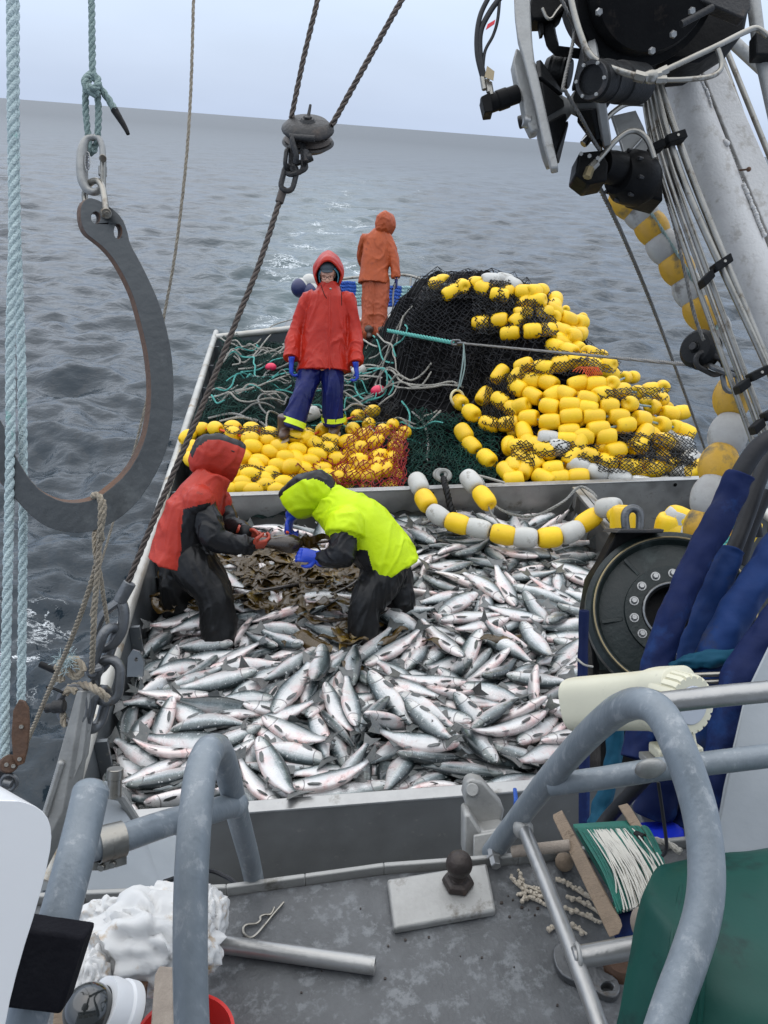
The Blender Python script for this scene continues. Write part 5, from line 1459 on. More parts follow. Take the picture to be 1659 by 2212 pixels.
def hood_mb(c, f, up, w, h, dpt, peak=.0, n=60, fine=5):
    """hood shell: open oval at the front, closing behind the head and falling to the neck; keeps each vertex's place across the hood"""
    f = Vector(f).normalized(); u = Vector(up); u = (u-f*u.dot(f)).normalized(); r = f.cross(u); c = Vector(c); mb = MB(); V = []; F = []; mb.loc = []
    rows = [(.50, .80, .78), (.53, .86, .86), (.50, .90, .92), (.30, .98, .98), (.0, 1.0, 1.0), (-.28, .95, .95), (-.48, .78, .82), (-.60, .48, .55), (-.64, .15, .2)]
    k = np.linspace(0, 8, 8*fine+1); rows = list(zip(*[np.interp(k, range(9), [q[i] for q in rows]) for i in range(3)]))
    for i, (b, sw, sh) in enumerate(rows):
        i0 = i/fine
        for j in range(n):
            a = 2*math.pi*j/n; x = math.cos(a); z = math.sin(a); pk = peak*max(0, z)**4*(1 if i0 < 5 else .5); fwd = (.10*max(0, z)**2+.05*max(0, -z))*max(0, 1-i0/3)
            V.append(c+r*(x*w/2*sw*(1-.10*max(0, -z)))+u*((z*sh+pk)*h/2)+f*(b*dpt+fwd*dpt)); mb.loc.append((x*sw, z*sh, b))
    for i in range(len(rows)-1):
        for j in range(n): F.append((i*n+j, i*n+(j+1) % n, (i+1)*n+(j+1) % n, (i+1)*n+j))
    F.append(tuple((len(rows)-1)*n+j for j in range(n))); mb.add(V, F); return mb
def hood(parent, mb, mats, fold=.006, seed=0, classify=None):
    o = mb.build('hood', mats, parent, angle=75); me = o.data; org = ORG[o.name]
    for v in me.vertices:
        p = v.co*9; n1 = noise.noise(p*.8+Vector((seed, 3, 1))); n2 = noise.noise(p*1.7+Vector((seed, 1, 6)))
        v.co += Vector(noise.noise_vector(p*.7+Vector((seed, 0, 0))))*fold*1.2+v.normal*fold*(1.2*math.exp(-(n1/.14)**2)+.6*math.exp(-(n2/.14)**2)-.5)
    if classify:
        for p in me.polygons: p.material_index = classify(*[sum(mb.loc[i][k] for i in p.vertices)/len(p.vertices) for k in range(3)])
    b = o.modifiers.new('sub', 'SUBSURF'); b.levels = b.render_levels = 1; b = o.modifiers.new('th', 'SOLIDIFY'); b.thickness = .006; b.offset = 0
    return o
def band(parent, mb_secs, mat, name='reflective_band'):
    return MB().loft(mb_secs, 22, caps=False).build(name, mat, parent, angle=60)
def below(seg, z): return [p for p in seg]
# -- red rain suit, standing on the floats, facing the camera
Zr = 7.35; w_ = lambda u, v, dz=0.: W(u, v, Zr+dz)
t = thing('person', 'person in a bright red hooded rain jacket, blue trousers and glasses standing on the net', 'person', w_(675, 935))
fc = (CAM-w_(708, 590)); fc.z = -.35*0-.2; fc = Vector((fc.x, fc.y, -1.2)).normalized()
armL = [w_(664, 650), w_(641, 714, .02), w_(629, 775, -.10)]; armR = [w_(752, 652), w_(765, 716, .02), w_(769, 786, -.10)]
legL = [w_(672, 795), w_(656, 850, -.05), w_(630, 925, -.05)]; legR = [w_(718, 795), w_(719, 850), w_(721, 915, .12)]
bd, g = body(t, w_(707, 594, -.045), fc, w_(709, 628), w_(702, 785), [armL, armR], [legL, legR])
for k in (-1, 1): mb = MB(); mb.ball(g(k*.032, .081, .008), .006, nu=10, nv=8); mb.build('eye', 'boot_brown', bd)
gl = MB()
for k in (-1, 1): gl.tube([g(k*.033+.026*math.cos(a)*1., .098, .006+.019*math.sin(a)) for a in np.linspace(0, 6.28, 18)[:-1]], .0017, 6, closed=True); gl.tube([g(k*.059, .098, .01), g(k*.078, .0, .012)], .0028, 5)
gl.tube([g(-.009, .1, .01), g(.009, .1, .01)], .0028, 5); gl.build('glasses', 'black_paint', t)
mb = MB(); mb.ball(g(0, -.006, .082), (.083, .097, .052), g(1, 0, 0)-g(0, 0, 0), g(0, 1, 0)-g(0, 0, 0), g(0, 0, 1)-g(0, 0, 0), 18, 12); mb.ball(g(0, .085, .060), (.062, .040, .008), g(1, 0, 0)-g(0, 0, 0), g(0, 1, 0)-g(0, 0, 0), g(0, 0, 1)-g(0, 0, 0)); fused('cap', mb, 'cap_grey', t, .008, 3)
mb = hood_mb(w_(710, 592, .03), fc, (0, 0, 1), .215, .265, .22); mb.build('hood_lining', 'lining_blue', t, subsurf=1)
hood(t, hood_mb(w_(709, 588, .035), fc, (0.05, 0, 1), .285, .325, .28, .20), 'jacket_red', .007, 3)
mb = MB(); sp = [w_(709, 612), w_(710, 628), w_(708, 644), w_(706, 680), w_(703, 725), w_(701, 770), w_(700, 803)]
mb.loft(secs(sp, [.10, .125, .19, .205, .215, .24, .262], [.10, .10, .13, .145, .15, .165, .185], RT), 26)
for a in (armL, armR): limb(mb, [a[0].lerp(sp[2], .25), a[0], a[1], a[2]], [.085, .080, .072, .074], open_end=True)
fused('jacket', mb, 'jacket_red', t, .0085, 3, .016, 8., 2)
mb = MB()
mb.tube(spl([w_(711, 632, -.17), w_(712, 680, -.205), w_(711, 740, -.20), w_(712, 798, -.20)], 6), .012, 8, flat=.6); mb.build('front_placket', 'jacket_red', t)
mb = MB(); mb.ball(w_(714, 624, -.15), .012, nu=8, nv=6); mb.build('snap_button', 'stainless', t)
mb = MB(); mb.tube(spl([w_(693, 615, -.15), w_(700, 635, -.19), w_(706, 645, -.19)], 5), .004, 5); mb.tube(spl([w_(732, 612, -.15), w_(737, 630, -.17), w_(738, 660, -.18)], 5), .004, 5); mb.build('drawcord', 'black_paint', t)
mb = MB(); limb(mb, [w_(680, 770), *legL[:1], legL[1], legL[2]], [.12, .115, .108, .110], open_end=True); limb(mb, [w_(712, 770), *legR[:1], legR[1], legR[2]], [.12, .115, .103, .107], open_end=True); fused('trousers', mb, 'trouser_blue', t, .009, 3, .016, 9., 5)
for l, k in ((legL, .86), (legR, .84)):
    a = l[1].lerp(l[2], k-.1); b = l[1].lerp(l[2], k+.06); band(t, secs([a, a.lerp(b, .33), a.lerp(b, .66), b], [.120]*4, [.120]*4, RT), 'hi_vis_band')
for (u, v, dz) in ((615, 936, -.08), (722, 930, .10)):
    p = w_(u, v, dz); mb = MB(); mb.ball(p, (.055, .13, .05), RT, (RT*-.25+Vector((0, -1, 0))).normalized(), (0, 0, 1)); mb.tube([p+Vector((0, .06, 0)), p+Vector((.01, .06, .16))], .07, 12); b = fused('boot', mb, 'boot_brown', t, .01, 3)
    mb = MB(); mb.ball(p+Vector((0, 0, -.05)), (.057, .135, .02), RT, (RT*-.25+Vector((0, -1, 0))).normalized(), (0, 0, 1)); mb.build('sole', 'boot_sole', b)
hand(t, armL[2]+Vector((0, -.02, -.04)), (-.1, -.15, -1), (1, .2, 0), 'glove_blue', .95, .75, -1); hand(t, armR[2]+Vector((0, -.02, -.04)), (.1, -.15, -1), (-1, .2, 0), 'glove_blue', .95, .8, 1)
# -- orange rain suit at the stern, back to the camera
Zo = 11.35; w_ = lambda u, v, dz=0.: W(u, v, Zo+dz)
t = thing('person', 'person in a faded orange rain suit at the stern, seen from behind', 'person', w_(812, 718)); fo = Vector((.55, .8, -.35)).normalized()
armR = [w_(839, 517), w_(851, 562, -.03), w_(856, 601, -.05)]; armL = [w_(789, 517), w_(782, 560, .22), w_(800, 592, .42)]
legL = [w_(800, 620), w_(797, 668), w_(795, 718)]; legR = [w_(822, 622), w_(821, 670), w_(822, 720)]
bd, g = body(t, w_(834, 486), fo, w_(822, 508), w_(811, 612), [armL, armR], [legL, legR])
hood(t, hood_mb(w_(831, 485), fo, (0.12, 0, 1), .25, .32, .28, .16), 'jacket_orange', .008, 8)
mb = MB(); sp = [w_(824, 498), w_(819, 510), w_(815, 522), w_(812, 550), w_(809, 585), w_(807, 614)]
mb.loft(secs(sp, [.10, .16, .205, .205, .21, .235], [.10, .13, .15, .16, .16, .17], RT), 26)
for a in (armL, armR): limb(mb, [a[0].lerp(sp[2], .3), a[0], a[1], a[2]], [.09, .085, .076, .07], open_end=True)
fused('jacket', mb, 'jacket_orange', t, .011, 3, .015, 8., 9)
mb = MB(); limb(mb, [w_(802, 605), *legL], [.13, .125, .112, .118]); limb(mb, [w_(820, 605), *legR], [.13, .125, .112, .118]); fused('trousers', mb, 'trouser_orange', t, .011, 3, .018, 9., 4)
hand(t, armR[2]+Vector((0, 0, -.03)), (.0, -.1, -1), (-1, 0, 0), 'glove_navy', 1., .7, 1)
for (u, v) in ((797, 724), (824, 726)): p = w_(u, v, -.02); mb = MB(); mb.ball(p, (.055, .13, .06)); mb.ball(p+Vector((0, 0, .08)), .08); fused('boot', mb, 'boot_brown', t, .014, 3)
mb = MB(); mb.twist(spl([w_(853, 612, -.05), w_(849, 640, -.05), w_(850, 670, -.1), w_(852, 705, -.2)], 6), .014, ns=3, n=4); tag(mb.build('rope', 'grey_line'), 'grey rope held in the gloved hand of the orange rain suit', 'rope')
# -- red and black jacket, bent towards the kelp
Zk = 5.30; w_ = lambda u, v, dz=0.: W(u, v, Zk+dz)
t = thing('person', 'person in a red and black hooded jacket and black trousers leaning right, holding kelp', 'person', w_(430, 1385)); fk = Vector((.80, .28, -.45)).normalized()
armN = [w_(437, 1090, -.16), w_(468, 1166, -.20), w_(537, 1178, -.12)]; armF = [w_(472, 1086, .20), w_(500, 1138, .14), w_(530, 1150, .02)]
legN = [w_(428, 1235, -.08), w_(465, 1290, -.10), w_(478, 1398, -.06)]; legB = [w_(388, 1228, .14), w_(380, 1275, .16), w_(382, 1340, .30)]
bd, g = body(t, w_(470, 992), fk, w_(450, 1045), w_(404, 1215), [armN, armF], [legN, legB])
def ck(x, z, b): return 1 if (abs(x) < .36 and z > -.2 or b > .56) else 0
hood(t, hood_mb(w_(466, 990), fk, (.42, 0, 1), .25, .33, .265, .06), ['jacket_coral', 'jacket_black'], .007, 12, ck)
mb = MB(); vis = w_(512, 968); mb.ball(w_(506, 966), (.055, .095, .010), fk, Vector((0, 1, 0)), fk.cross(Vector((0, 1, 0))), 18, 8); fused('hood_brim', mb, 'jacket_black', t, .008, 2)
mb = MB(); sp = [w_(463, 1020), w_(452, 1042), w_(437, 1070), w_(420, 1105), w_(402, 1150), w_(388, 1195), w_(378, 1222)]
mb.loft(secs(sp, [.13, .17, .235, .25, .23, .22, .235], [.13, .135, .165, .19, .19, .19, .185], Vector((.35, 1, 0))), 28)
def cj(p):
    u, v, z = proj(p)
    return 1 if (v > 1100-(u-395)*.25 and u > 391+max(0, 1150-v)*.10 and not (u > 455 and v < 1140)) else 0
mb.ball(armN[0]+Vector((-.02, 0, .03)), .115); mb.ball(armF[0], .10); fused('jacket', mb, ['jacket_coral', 'jacket_black'], t, .0085, 3, .017, 7., 6, classify=cj)
mb = MB(); limb(mb, [armN[0]+Vector((0, .02, -.03)), armN[0].lerp(armN[1], .5), armN[1], armN[2]], [.10, .098, .085, .064]); fused('sleeve', mb, 'jacket_black', t, .009, 3, .018, 9., 3, stretch=(1, 1, 1))
mb = MB(); limb(mb, [armF[0], armF[1], armF[2]], [.09, .078, .065]); fused('sleeve', mb, 'jacket_black', t, .010, 4, .016, 9., 4, stretch=(1, 1, 1))
mb = MB(); limb(mb, [w_(410, 1205, -.05), *legN], [.16, .155, .125, .118]); limb(mb, [w_(400, 1205, .08), *legB], [.15, .145, .125, .12]); fused('trousers', mb, 'trouser_black', t, .0095, 3, .022, 8., 1)
hand(t, armN[2]+Vector((.02, 0, 0)), (1, .10, -.02), (0.1, .9, .5), 'glove_red', 1.05, .9, 1); hand(t, armF[2]+Vector((.01, 0, 0)), (1, -.15, -.35), (-.2, -.9, -.3), 'glove_red', 1., .9, -1)
# -- lime jacket, bending down to cut the kelp
Zy = 5.30; w_ = lambda u, v, dz=0.: W(u, v, Zy+dz)
t = thing('person', 'person in lime yellow jacket with black sleeves, bent low over the fish, blue gloves', 'person', w_(800, 1390)); fy = Vector((-.76, .30, -.60)).normalized()
armN = [w_(748, 1135, -.20), w_(738, 1196, -.26), w_(700, 1206, -.20)]; armF = [w_(706, 1100, .18), w_(662, 1078, .20), w_(632, 1106, .08)]
legN = [w_(816, 1262, -.10), w_(786, 1318, -.14), w_(788, 1402, -.10)]; legF = [w_(850, 1248, .14), w_(861, 1295, .14), w_(860, 1350, .22)]
bd, g = body(t, w_(668, 1068), fy, w_(708, 1085), w_(838, 1225), [armN, armF], [legN, legF], up=(-.6, 0, .8))
def cy_(x, z, b): return 1 if (abs(x) < .42 and z > -.3 or b > .575) else 0
hood(t, hood_mb(w_(670, 1066), fy, (-.62, 0, .8), .26, .295, .285, .05), ['jacket_lime', 'jacket_black'], .008, 21, cy_)
mb = MB(); sp = [w_(697, 1078), w_(716, 1090), w_(744, 1112), w_(780, 1140), w_(812, 1172), w_(840, 1205), w_(858, 1235)]
mb.loft(secs(sp, [.13, .155, .21, .235, .235, .235, .225], [.13, .155, .185, .205, .20, .195, .185], Vector((.1, 1, .1))), 28)
mb.ball(armN[0], .10); mb.ball(armF[0], .10)
limb(mb, [armN[0], armN[0].lerp(armN[1], .36)], [.132, .136], open_end=True)
def cl(p):
    u, v, z = proj(p); return 1 if (v > 1188 and u < 798+(v-1205)*.27) else 0
fused('jacket', mb, ['jacket_lime', 'jacket_black'], t, .0085, 14, .014, 7., 14, stretch=(1, 1, .6), classify=cl)
mb = MB(); limb(mb, [armN[0].lerp(armN[1], .22), armN[0].lerp(armN[1], .6), armN[1], armN[2]], [.10, .108, .096, .066]); fused('sleeve', mb, 'jacket_black', t, .010, 4, .018, 9., 13, stretch=(1, 1, 1))
mb = MB(); limb(mb, armF, [.085, .075, .06]); fused('sleeve', mb, 'jacket_black', t, .010, 4, .014, 9., 15, stretch=(1, 1, 1))
mb = MB(); limb(mb, [w_(832, 1225, -.02), *legN], [.165, .15, .118, .115]); limb(mb, [w_(840, 1222, .1), *legF], [.15, .135, .115, .115]); fused('trousers', mb, 'trouser_black', t, .0095, 3, .022, 8., 11)
mb = MB(); limb(mb, [armN[2]+Vector((.08, 0, .0)), armN[2]+Vector((-.02, 0, 0))], [.06, .055]); fused('glove_cuff', mb, 'glove_blue', t, .008, 2, .006, 12.)
hand(t, armN[2]+Vector((-.04, 0, .01)), (-1, .08, .22), (.1, .7, -.6), 'glove_blue', 1.1, .75, 1)
hand(t, w_(628, 1116, .06), (-.22, -.1, -1), (.9, -.45, 0), 'glove_blue', 1.15, .85, 1)
mb = MB(); limb(mb, [w_(640, 1088, .12), w_(633, 1102, .09), w_(629, 1114, .06)], [.055, .05, .042]); fused('glove_cuff', mb, 'glove_blue', t, .008, 2)
mb = MB(); mb.tube([w_(622, 1142, .02), w_(621, 1152, .0)], .012, 8); h_ = mb.build('knife_handle', 'orange_tie'); tag(h_, 'orange handled knife held in the raised blue glove', 'knife')
# the kelp they are cutting: a thick stalk ending in a bulb
mb = MB(); A, B = w_(488, 1168, -.06), w_(655, 1176, -.10)
P = [A.lerp(B, i/16) for i in range(17)]; R_ = [.022, .024, .026, .027, .028, .029, .031, .033, .035, .038, .043, .052, .060, .066, .064, .050, .022]
mb.tube(spl(P, 2), list(np.interp(np.linspace(0, 16, 33), range(17), R_)), 16); kb = mb.build('kelp_bulb', 'kelp_dark'); tag(kb, 'dark kelp stalk and bulb held between the red gloves and the lime jacket', 'kelp')
mb = MB(); r_ = random.Random(8)
for i in range(9):
    p = B+Vector((-.02, 0, 0)); q = p+Vector((r_.uniform(-.05, .25), r_.uniform(-.05, .15), r_.uniform(-.12, .1))); m_ = p.lerp(q, .5)+Vector((0, 0, .04)); L_ = spl([p, m_, q], 6)
    V = [c+Vector((0, .02*math.sin(k), s*.03*math.sin(math.pi*min(1, k/len(L_)+.15)))) for k, c in enumerate(L_) for s in (-1, 1)]; mb.add(V, [(2*k, 2*k+1, 2*k+3, 2*k+2) for k in range(len(L_)-1)])
mb.build('frond', 'kelp', kb)
# ---------------------------------------------------------------- rigging on the left
def PL(pts, Z=None): return [W(q[0], q[1], q[2] if len(q) > 2 else Z) for q in pts]
def text_mesh(s, o, xd, yd, size, mat, parent, name='lettering', depth=.0004):
    cu = bpy.data.curves.new('t', 'FONT'); cu.body = s; cu.size = size; cu.align_x = 'CENTER'; cu.align_y = 'CENTER'; cu.extrude = depth; ob = bpy.data.objects.new('t', cu); COL.objects.link(ob)
    dg = bpy.context.evaluated_depsgraph_get(); me = bpy.data.meshes.new_from_object(ob.evaluated_get(dg)); bpy.data.objects.remove(ob)
    xd = Vector(xd).normalized(); yd = Vector(yd); yd = (yd-xd*yd.dot(xd)).normalized(); M = Matrix((xd, yd, xd.cross(yd))).transposed(); mb = MB()
    V = [Vector(o)+M @ v.co for v in me.vertices]; mb.add(V, [tuple(p.vertices) for p in me.polygons]); bpy.data.meshes.remove(me); return mb.build(name, mat, parent, smooth=False)
def rope_obj(name, pts, r, mat, label, Z=None, k=10, parent=None, pitch=None, n=6, cat='rope', group=None, mats=None):
    mb = MB(); P = spl(PL(pts, Z), k); mb.twist(P, r, pitch, 3, n, mats=[0, 0, 1] if mats else None); o = mb.build(name, mats or mat, parent, angle=80)
    return tag(o, label, cat, group) if parent is None else o
rope_obj('tackle_rope', [(23, -60), (24, 0), (26, 250), (29, 500), (23, 720), (22, 1000), (14, 1360), (10, 1500), (10, 1640)], px(10.5, 1.2), 'pale_rope', 'outer pale teal tackle rope hanging at the far left edge', 1.2, mats=['pale_rope', 'pale_rope'], pitch=px(70, 1.2), n=8)
rope_obj('tackle_rope', [(33, -60), (33, 250), (36, 500), (45, 730), (50, 1010), (48, 1360), (45, 1540)], px(9.5, 1.24), 'pale_rope', 'inner pale teal tackle rope that ends on the brown cheek of the pulley', 1.25, pitch=px(70, 1.24), n=8)
pb = thing('pulley_block', 'dark brown pulley block at the foot of the pale teal ropes', 'pulley', W(35, 1700, 1.22))
pl = MB(); pl.plate([pxpoly([(40, 1512), (52, 1516), (60, 1530), (62, 1570), (58, 1620), (50, 1650), (38, 1655), (28, 1640), (24, 1590), (28, 1535)], 1.19)], fw*.006); pl.build('cheek', 'rust', pb, bevel=.001)
pl = MB(); pl.plate([pxpoly([(-20, 1600), (10, 1610), (24, 1640), (22, 1720), (5, 1760), (-20, 1760)], 1.26)], fw*.006); pl.build('cheek', 'dark_iron', pb)
MB().cyl(W(20, 1650, 1.19), W(12, 1650, 1.27), .014, 18).build('sheave', 'rust', pb); mb = MB()
for u, v in ((46, 1570), (42, 1640), (14, 1652), (29, 1655)): mb = MB(); mb.cyl(W(u, v, 1.186), W(u, v, 1.194), px(4.5, 1.2), 12); mb.build('pin', 'stainless', pb)
mb = MB(); mb.tube(circ(W(20, 1690, 1.2), RT, UP, px(16, 1.2), 20), px(5, 1.2), 8, closed=True); mb.cyl(W(8, 1690, 1.19), W(26, 1694, 1.19), px(9, 1.2), 12); mb.build('shackle', 'galvanised', pb)
# sling with a bowline knot
Zs = 1.22; r_ = px(8, Zs)
sl = thing('knotted_sling', 'sage green rope sling with a knot and a black taped tail, above the snap hook', 'rope', W(205, 310, Zs))
def srope(name, pts, r, mat='sage_rope', **k): mb = MB(); mb.twist(spl(PL(pts, Zs), 10), r, None, 3, 6); return mb.build(name, mat, sl, angle=80)
srope('standing_line', [(197, -60), (198, 0), (199, 90), (200, 165)], px(7.5, Zs)); srope('loop', [(186, 185), (185, 230), (190, 290), (197, 330, 1.225), (205, 318, 1.23), (211, 290), (213, 240), (210, 200)], px(7.2, Zs))
srope('knot', [(196, 160), (184, 172, 1.20), (186, 190, 1.195), (204, 204, 1.20), (214, 192, 1.23), (206, 170, 1.235), (192, 172, 1.22), (190, 185, 1.2), (206, 190, 1.19), (213, 175, 1.2), (204, 162, 1.2)], px(7.5, Zs))
srope('tail', [(208, 180, 1.21), (222, 198), (235, 215), (249, 240)], px(8, Zs)); MB().tube(spl(PL([(247, 237), (258, 255), (270, 275), (277, 290)], Zs), 5), list(np.linspace(px(8.5, Zs), px(4, Zs), 16)), 10).build('taped_end', 'black_rubber', sl)
# snap hook and shackle
sn = thing('snap_hook', 'worn steel snap hook with a maker plate, linking the rope sling to the big hook', 'snap hook', W(205, 415, 1.22)); mb = MB()
P = spl(PL([(204, 296), (188, 302), (179, 325), (177, 360), (180, 392), (190, 410), (206, 415), (217, 408)], 1.22), 6); mb.tube(P, [px(q, 1.22) for q in np.interp(np.linspace(0, 7, len(P)), range(8), [7, 10, 14, 15, 14, 11, 9, 8])], 12, up=fw, flat=.8); mb.tube(spl(PL([(204, 296), (214, 300), (221, 318), (222, 340)], 1.22), 6), px(6.5, 1.22), 12); mb.build('body', 'aluminium_cast', sn)
mb = MB(); mb.cyl(W(223, 345, 1.215), W(222, 405, 1.22), px(6.5, 1.22), 12); mb.build('gate', 'stainless', sn)
mb = MB(); mb.cyl(W(222, 342, 1.20), W(222, 342, 1.24), px(8, 1.22), 14); mb.build('pivot', 'stainless', sn); mb = MB(); mb.cyl(W(222, 360, 1.22), W(221.5, 380, 1.22), px(9, 1.22), 14); mb.build('sleeve', 'aluminium_cast', sn)
pz = 1.22-px(13, 1.22); mb = MB(); mb.tube([W(189+5.5*math.cos(a), 348+20*math.sin(a), pz) for a in np.linspace(0, 6.283, 25)[:-1]], px(1.1, 1.2), 5, closed=True); mb.build('maker_plate', 'aluminium', sn)
text_mesh('ASANO', W(189, 348, pz-.0003), UP, -RT, px(11, 1.21), 'ink', sn)
sh = thing('bow_shackle', 'bright steel shackle joining the snap hook to the eye of the big hook', 'shackle', W(210, 470, 1.22)); mb = MB(); mb.tube(spl(PL([(186, 440, 1.235), (183, 420, 1.235), (192, 398, 1.225), (208, 390, 1.215), (220, 402, 1.205), (226, 430, 1.195), (229, 458, 1.19)]), 6), px(7, 1.21), 10); mb.build('bow', 'stainless', sh); mb = MB(); mb.cyl(W(230, 461, 1.178), W(226, 461, 1.20), px(11, 1.2), 16); mb.cyl(W(231, 461, 1.176), W(231, 461, 1.179), px(5, 1.2), 6); mb.cyl(W(228, 461, 1.2), W(188, 455, 1.25), px(6, 1.2), 12); mb.build('pin', 'stainless', sh)
# big J hook
oc = [(200, 426), (240, 447), (264, 470), (275, 497), (281, 527), (300, 560), (320, 600), (345, 655), (365, 728), (374, 788), (376, 863), (372, 923), (357, 983), (330, 1038), (295, 1088), (255, 1123), (210, 1146), (170, 1152), (130, 1148), (95, 1136), (60, 1108), (30, 1073), (0, 1043), (-22, 1000), (-30, 950), (-26, 915), (-8, 896), (6, 915), (18, 950), (36, 990), (62, 1033), (90, 1063), (130, 1083), (165, 1087), (200, 1081), (230, 1063), (275, 1023), (305, 973), (320, 923), (327, 863), (325, 803), (315, 738), (295, 663), (288, 640), (270, 600), (248, 562), (225, 535), (202, 517), (184, 503), (175, 480), (173, 450), (182, 431)]
def chaikin(q):
    out = []
    for i in range(len(q)): a, b = q[i], q[(i+1) % len(q)]; out += [(a[0]*.75+b[0]*.25, a[1]*.75+b[1]*.25), (a[0]*.25+b[0]*.75, a[1]*.25+b[1]*.75)]
    return out
Zh = 1.20; hk = thing('lifting_hook', 'huge flat steel J shaped hook hanging at the left, rusty along its inner edge', 'hook', W(170, 1152, Zh))
hol = lambda cu, cv, a, b, n=18: [(cu+a*math.cos(2*math.pi*i/n), cv+b*math.sin(2*math.pi*i/n)) for i in range(n)]
mb = MB(); dv = fw*.020-RT*.014+UP*.005; mb.plate([pxpoly(chaikin(oc), Zh), pxpoly(hol(207, 470, 10, 13), Zh), pxpoly(hol(255, 500, 9, 16), Zh)], dv)
n_f = len(mb.f); oc2 = chaikin(oc)
o = mb.build('hook_plate', ['hook_steel', 'rust'], hk, bevel=.0022, angle=45); org = ORG[o.name]
for p in o.data.polygons:
    if abs(p.normal.dot(fw)) < .6: p.material_index = 1
rope_obj('thin_line', [(419, -50, 2.2), (418, 0, 2.2), (412, 200, 2.25), (400, 370, 2.3), (378, 550, 2.4), (357, 668, 2.5), (336, 780, 2.6), (318, 860, 2.7), (296, 950, 2.8), (276, 1020, 2.9), (238, 1150, 3.0), (212, 1240, 3.05), (196, 1330, 3.1)], px(3.6, 2.3), 'tan_rope', 'thin grey brown line running from the top edge behind the big hook', pitch=.05, n=4)
ln = thing('lashing', 'tan lashing tied round the bottom of the big hook, its ends hanging down', 'rope', W(214, 1150, 1.2))
def lrope(pts, r, Z=1.19): mb = MB(); mb.twist(spl(PL(pts, Z), 8), px(r, 1.25), None, 3, 5); mb.build('strand', 'tan_rope', ln, angle=80)
lrope([(205, 1075, 1.23), (203, 1070, 1.18), (215, 1072, 1.172), (219, 1100, 1.172), (217, 1150, 1.18), (219, 1165, 1.2), (208, 1155, 1.235), (207, 1090, 1.235)], 7); lrope([(212, 1080, 1.172), (224, 1086, 1.172), (222, 1120, 1.174), (215, 1160, 1.19), (212, 1220, 1.2), (205, 1300, 1.22), (201, 1380, 1.25), (198, 1452, 1.3)], 6.5)
lrope([(203, 1150, 1.2), (206, 1200, 1.2), (216, 1240, 1.22), (222, 1280, 1.24), (232, 1345, 1.28)], 5); lrope([(218, 1160, 1.2), (205, 1230, 1.22), (180, 1310, 1.26), (150, 1390, 1.32), (115, 1470, 1.4), (66, 1585, 1.5), (40, 1640, 1.55)], 6)
# wire rope, block and chain that carry the load
rope_obj('wire_rope', [(690, -40, 2.28), (686, 0, 2.28), (655, 130, 2.29), (629, 256, 2.3)], px(6, 2.3), 'wire_rope', 'upper wire rope rising straight from the left of the rusty pulley', pitch=.07, n=5)
rope_obj('wire_rope', [(895, -40, 2.3), (868, 0, 2.3), (795, 130, 2.3), (716, 272, 2.3)], px(6.5, 2.3), 'wire_rope', 'upper wire rope slanting up right from the rusty pulley', pitch=.07, n=5)
bl = thing('pulley_block', 'round rusty black pulley block in mid air, wire ropes passing over it', 'pulley', W(665, 320, 2.3)); ax = (-fw*.72+UP*.66+RT*.06).normalized(); c = W(665, 278, 2.3); R_ = px(57, 2.3)
MB().lathe([(0, .030), (R_*.22, .030), (R_*.30, .022), (R_*.75, .020), (R_*.98, .004), (R_, -.002), (R_*.98, -.006), (0, -.006)], c, ax, 36).build('cheek', 'dark_iron', bl); MB().lathe([(0, -.012), (R_*.90, -.012), (R_*.80, -.020), (R_*.90, -.030), (0, -.030)], c, ax, 36).build('sheave', 'wire_rope', bl)
MB().lathe([(0, -.034), (R_*.95, -.034), (R_, -.040), (R_*.7, -.056), (0, -.06)], c, ax, 36).build('cheek', 'dark_iron', bl); mb = MB(); mb.cyl(c+ax*.022, c+ax*.036, R_*.16, 6); mb.tube([c+ax*.026, c+ax*.02+UP*.05+RT*.008], [.006, .004], 8); mb.build('axle_nut', 'dark_iron', bl)
hh = MB(); q = W(645, 306, 2.25); hh.tube(spl(PL([(632, 292, 2.24), (632, 305, 2.235), (640, 335, 2.24), (638, 352, 2.25)]), 6), px(6, 2.3), 8); hh.cyl(W(625, 296, 2.24), W(680, 300, 2.24), px(7, 2.3), 10); hh.cyl(W(660, 325, 2.25), W(662, 350, 2.25), px(8, 2.3), 10); hh.build('becket', 'dark_iron', bl)
text_mesh('15 T', c+ax*.0222-UP*.0+RT*R_*.55*-1+fw*0, RT, UP, .014, 'wire_rope', bl) if False else None
ch = thing('chain', 'short dark shackle and chain links under the rusty pulley block', 'chain', W(630, 400, 2.28))
for (u, v, d, s_, L_, w_2, r) in ((642, 338, UP, RT, 70, 26, 6), (622, 345, UP+RT*.1, fw+RT*.3, 42, 24, 5), (640, 364, RT+UP*.4, UP*1.+fw*.4, 44, 26, 5.5), (624, 385, UP+RT*.25, RT, 56, 27, 6)):
    mb = MB(); mb.link(W(u, v, 2.27), d, s_, px(L_, 2.27), px(w_2, 2.27), px(r, 2.27)); mb.build('link', 'dark_iron', ch)
mb = MB(); mb.cyl(W(664, 343, 2.25), W(674, 338, 2.25), px(9, 2.27), 12); mb.build('pin', 'dark_iron', ch)
mb = MB(); mb.cyl(W(613, 405, 2.28), W(603, 438, 2.28), px(9, 2.28), 16); tag(mb.build('ferrule', 'wire_rope'), 'dark crimped ferrule at the top of the long slanting wire rope', 'ferrule')
rope_obj('wire_rope', [(606, 428, 2.28), (560, 570, 2.25), (508, 700, 2.22), (440, 870, 2.18), (380, 1010, 2.15), (325, 1140, 2.12), (280, 1250, 2.1), (268, 1282, 2.1)], px(6.6, 2.18), 'wire_rope', 'long brown wire rope slanting across the picture down to the boat side', pitch=.07, n=6)
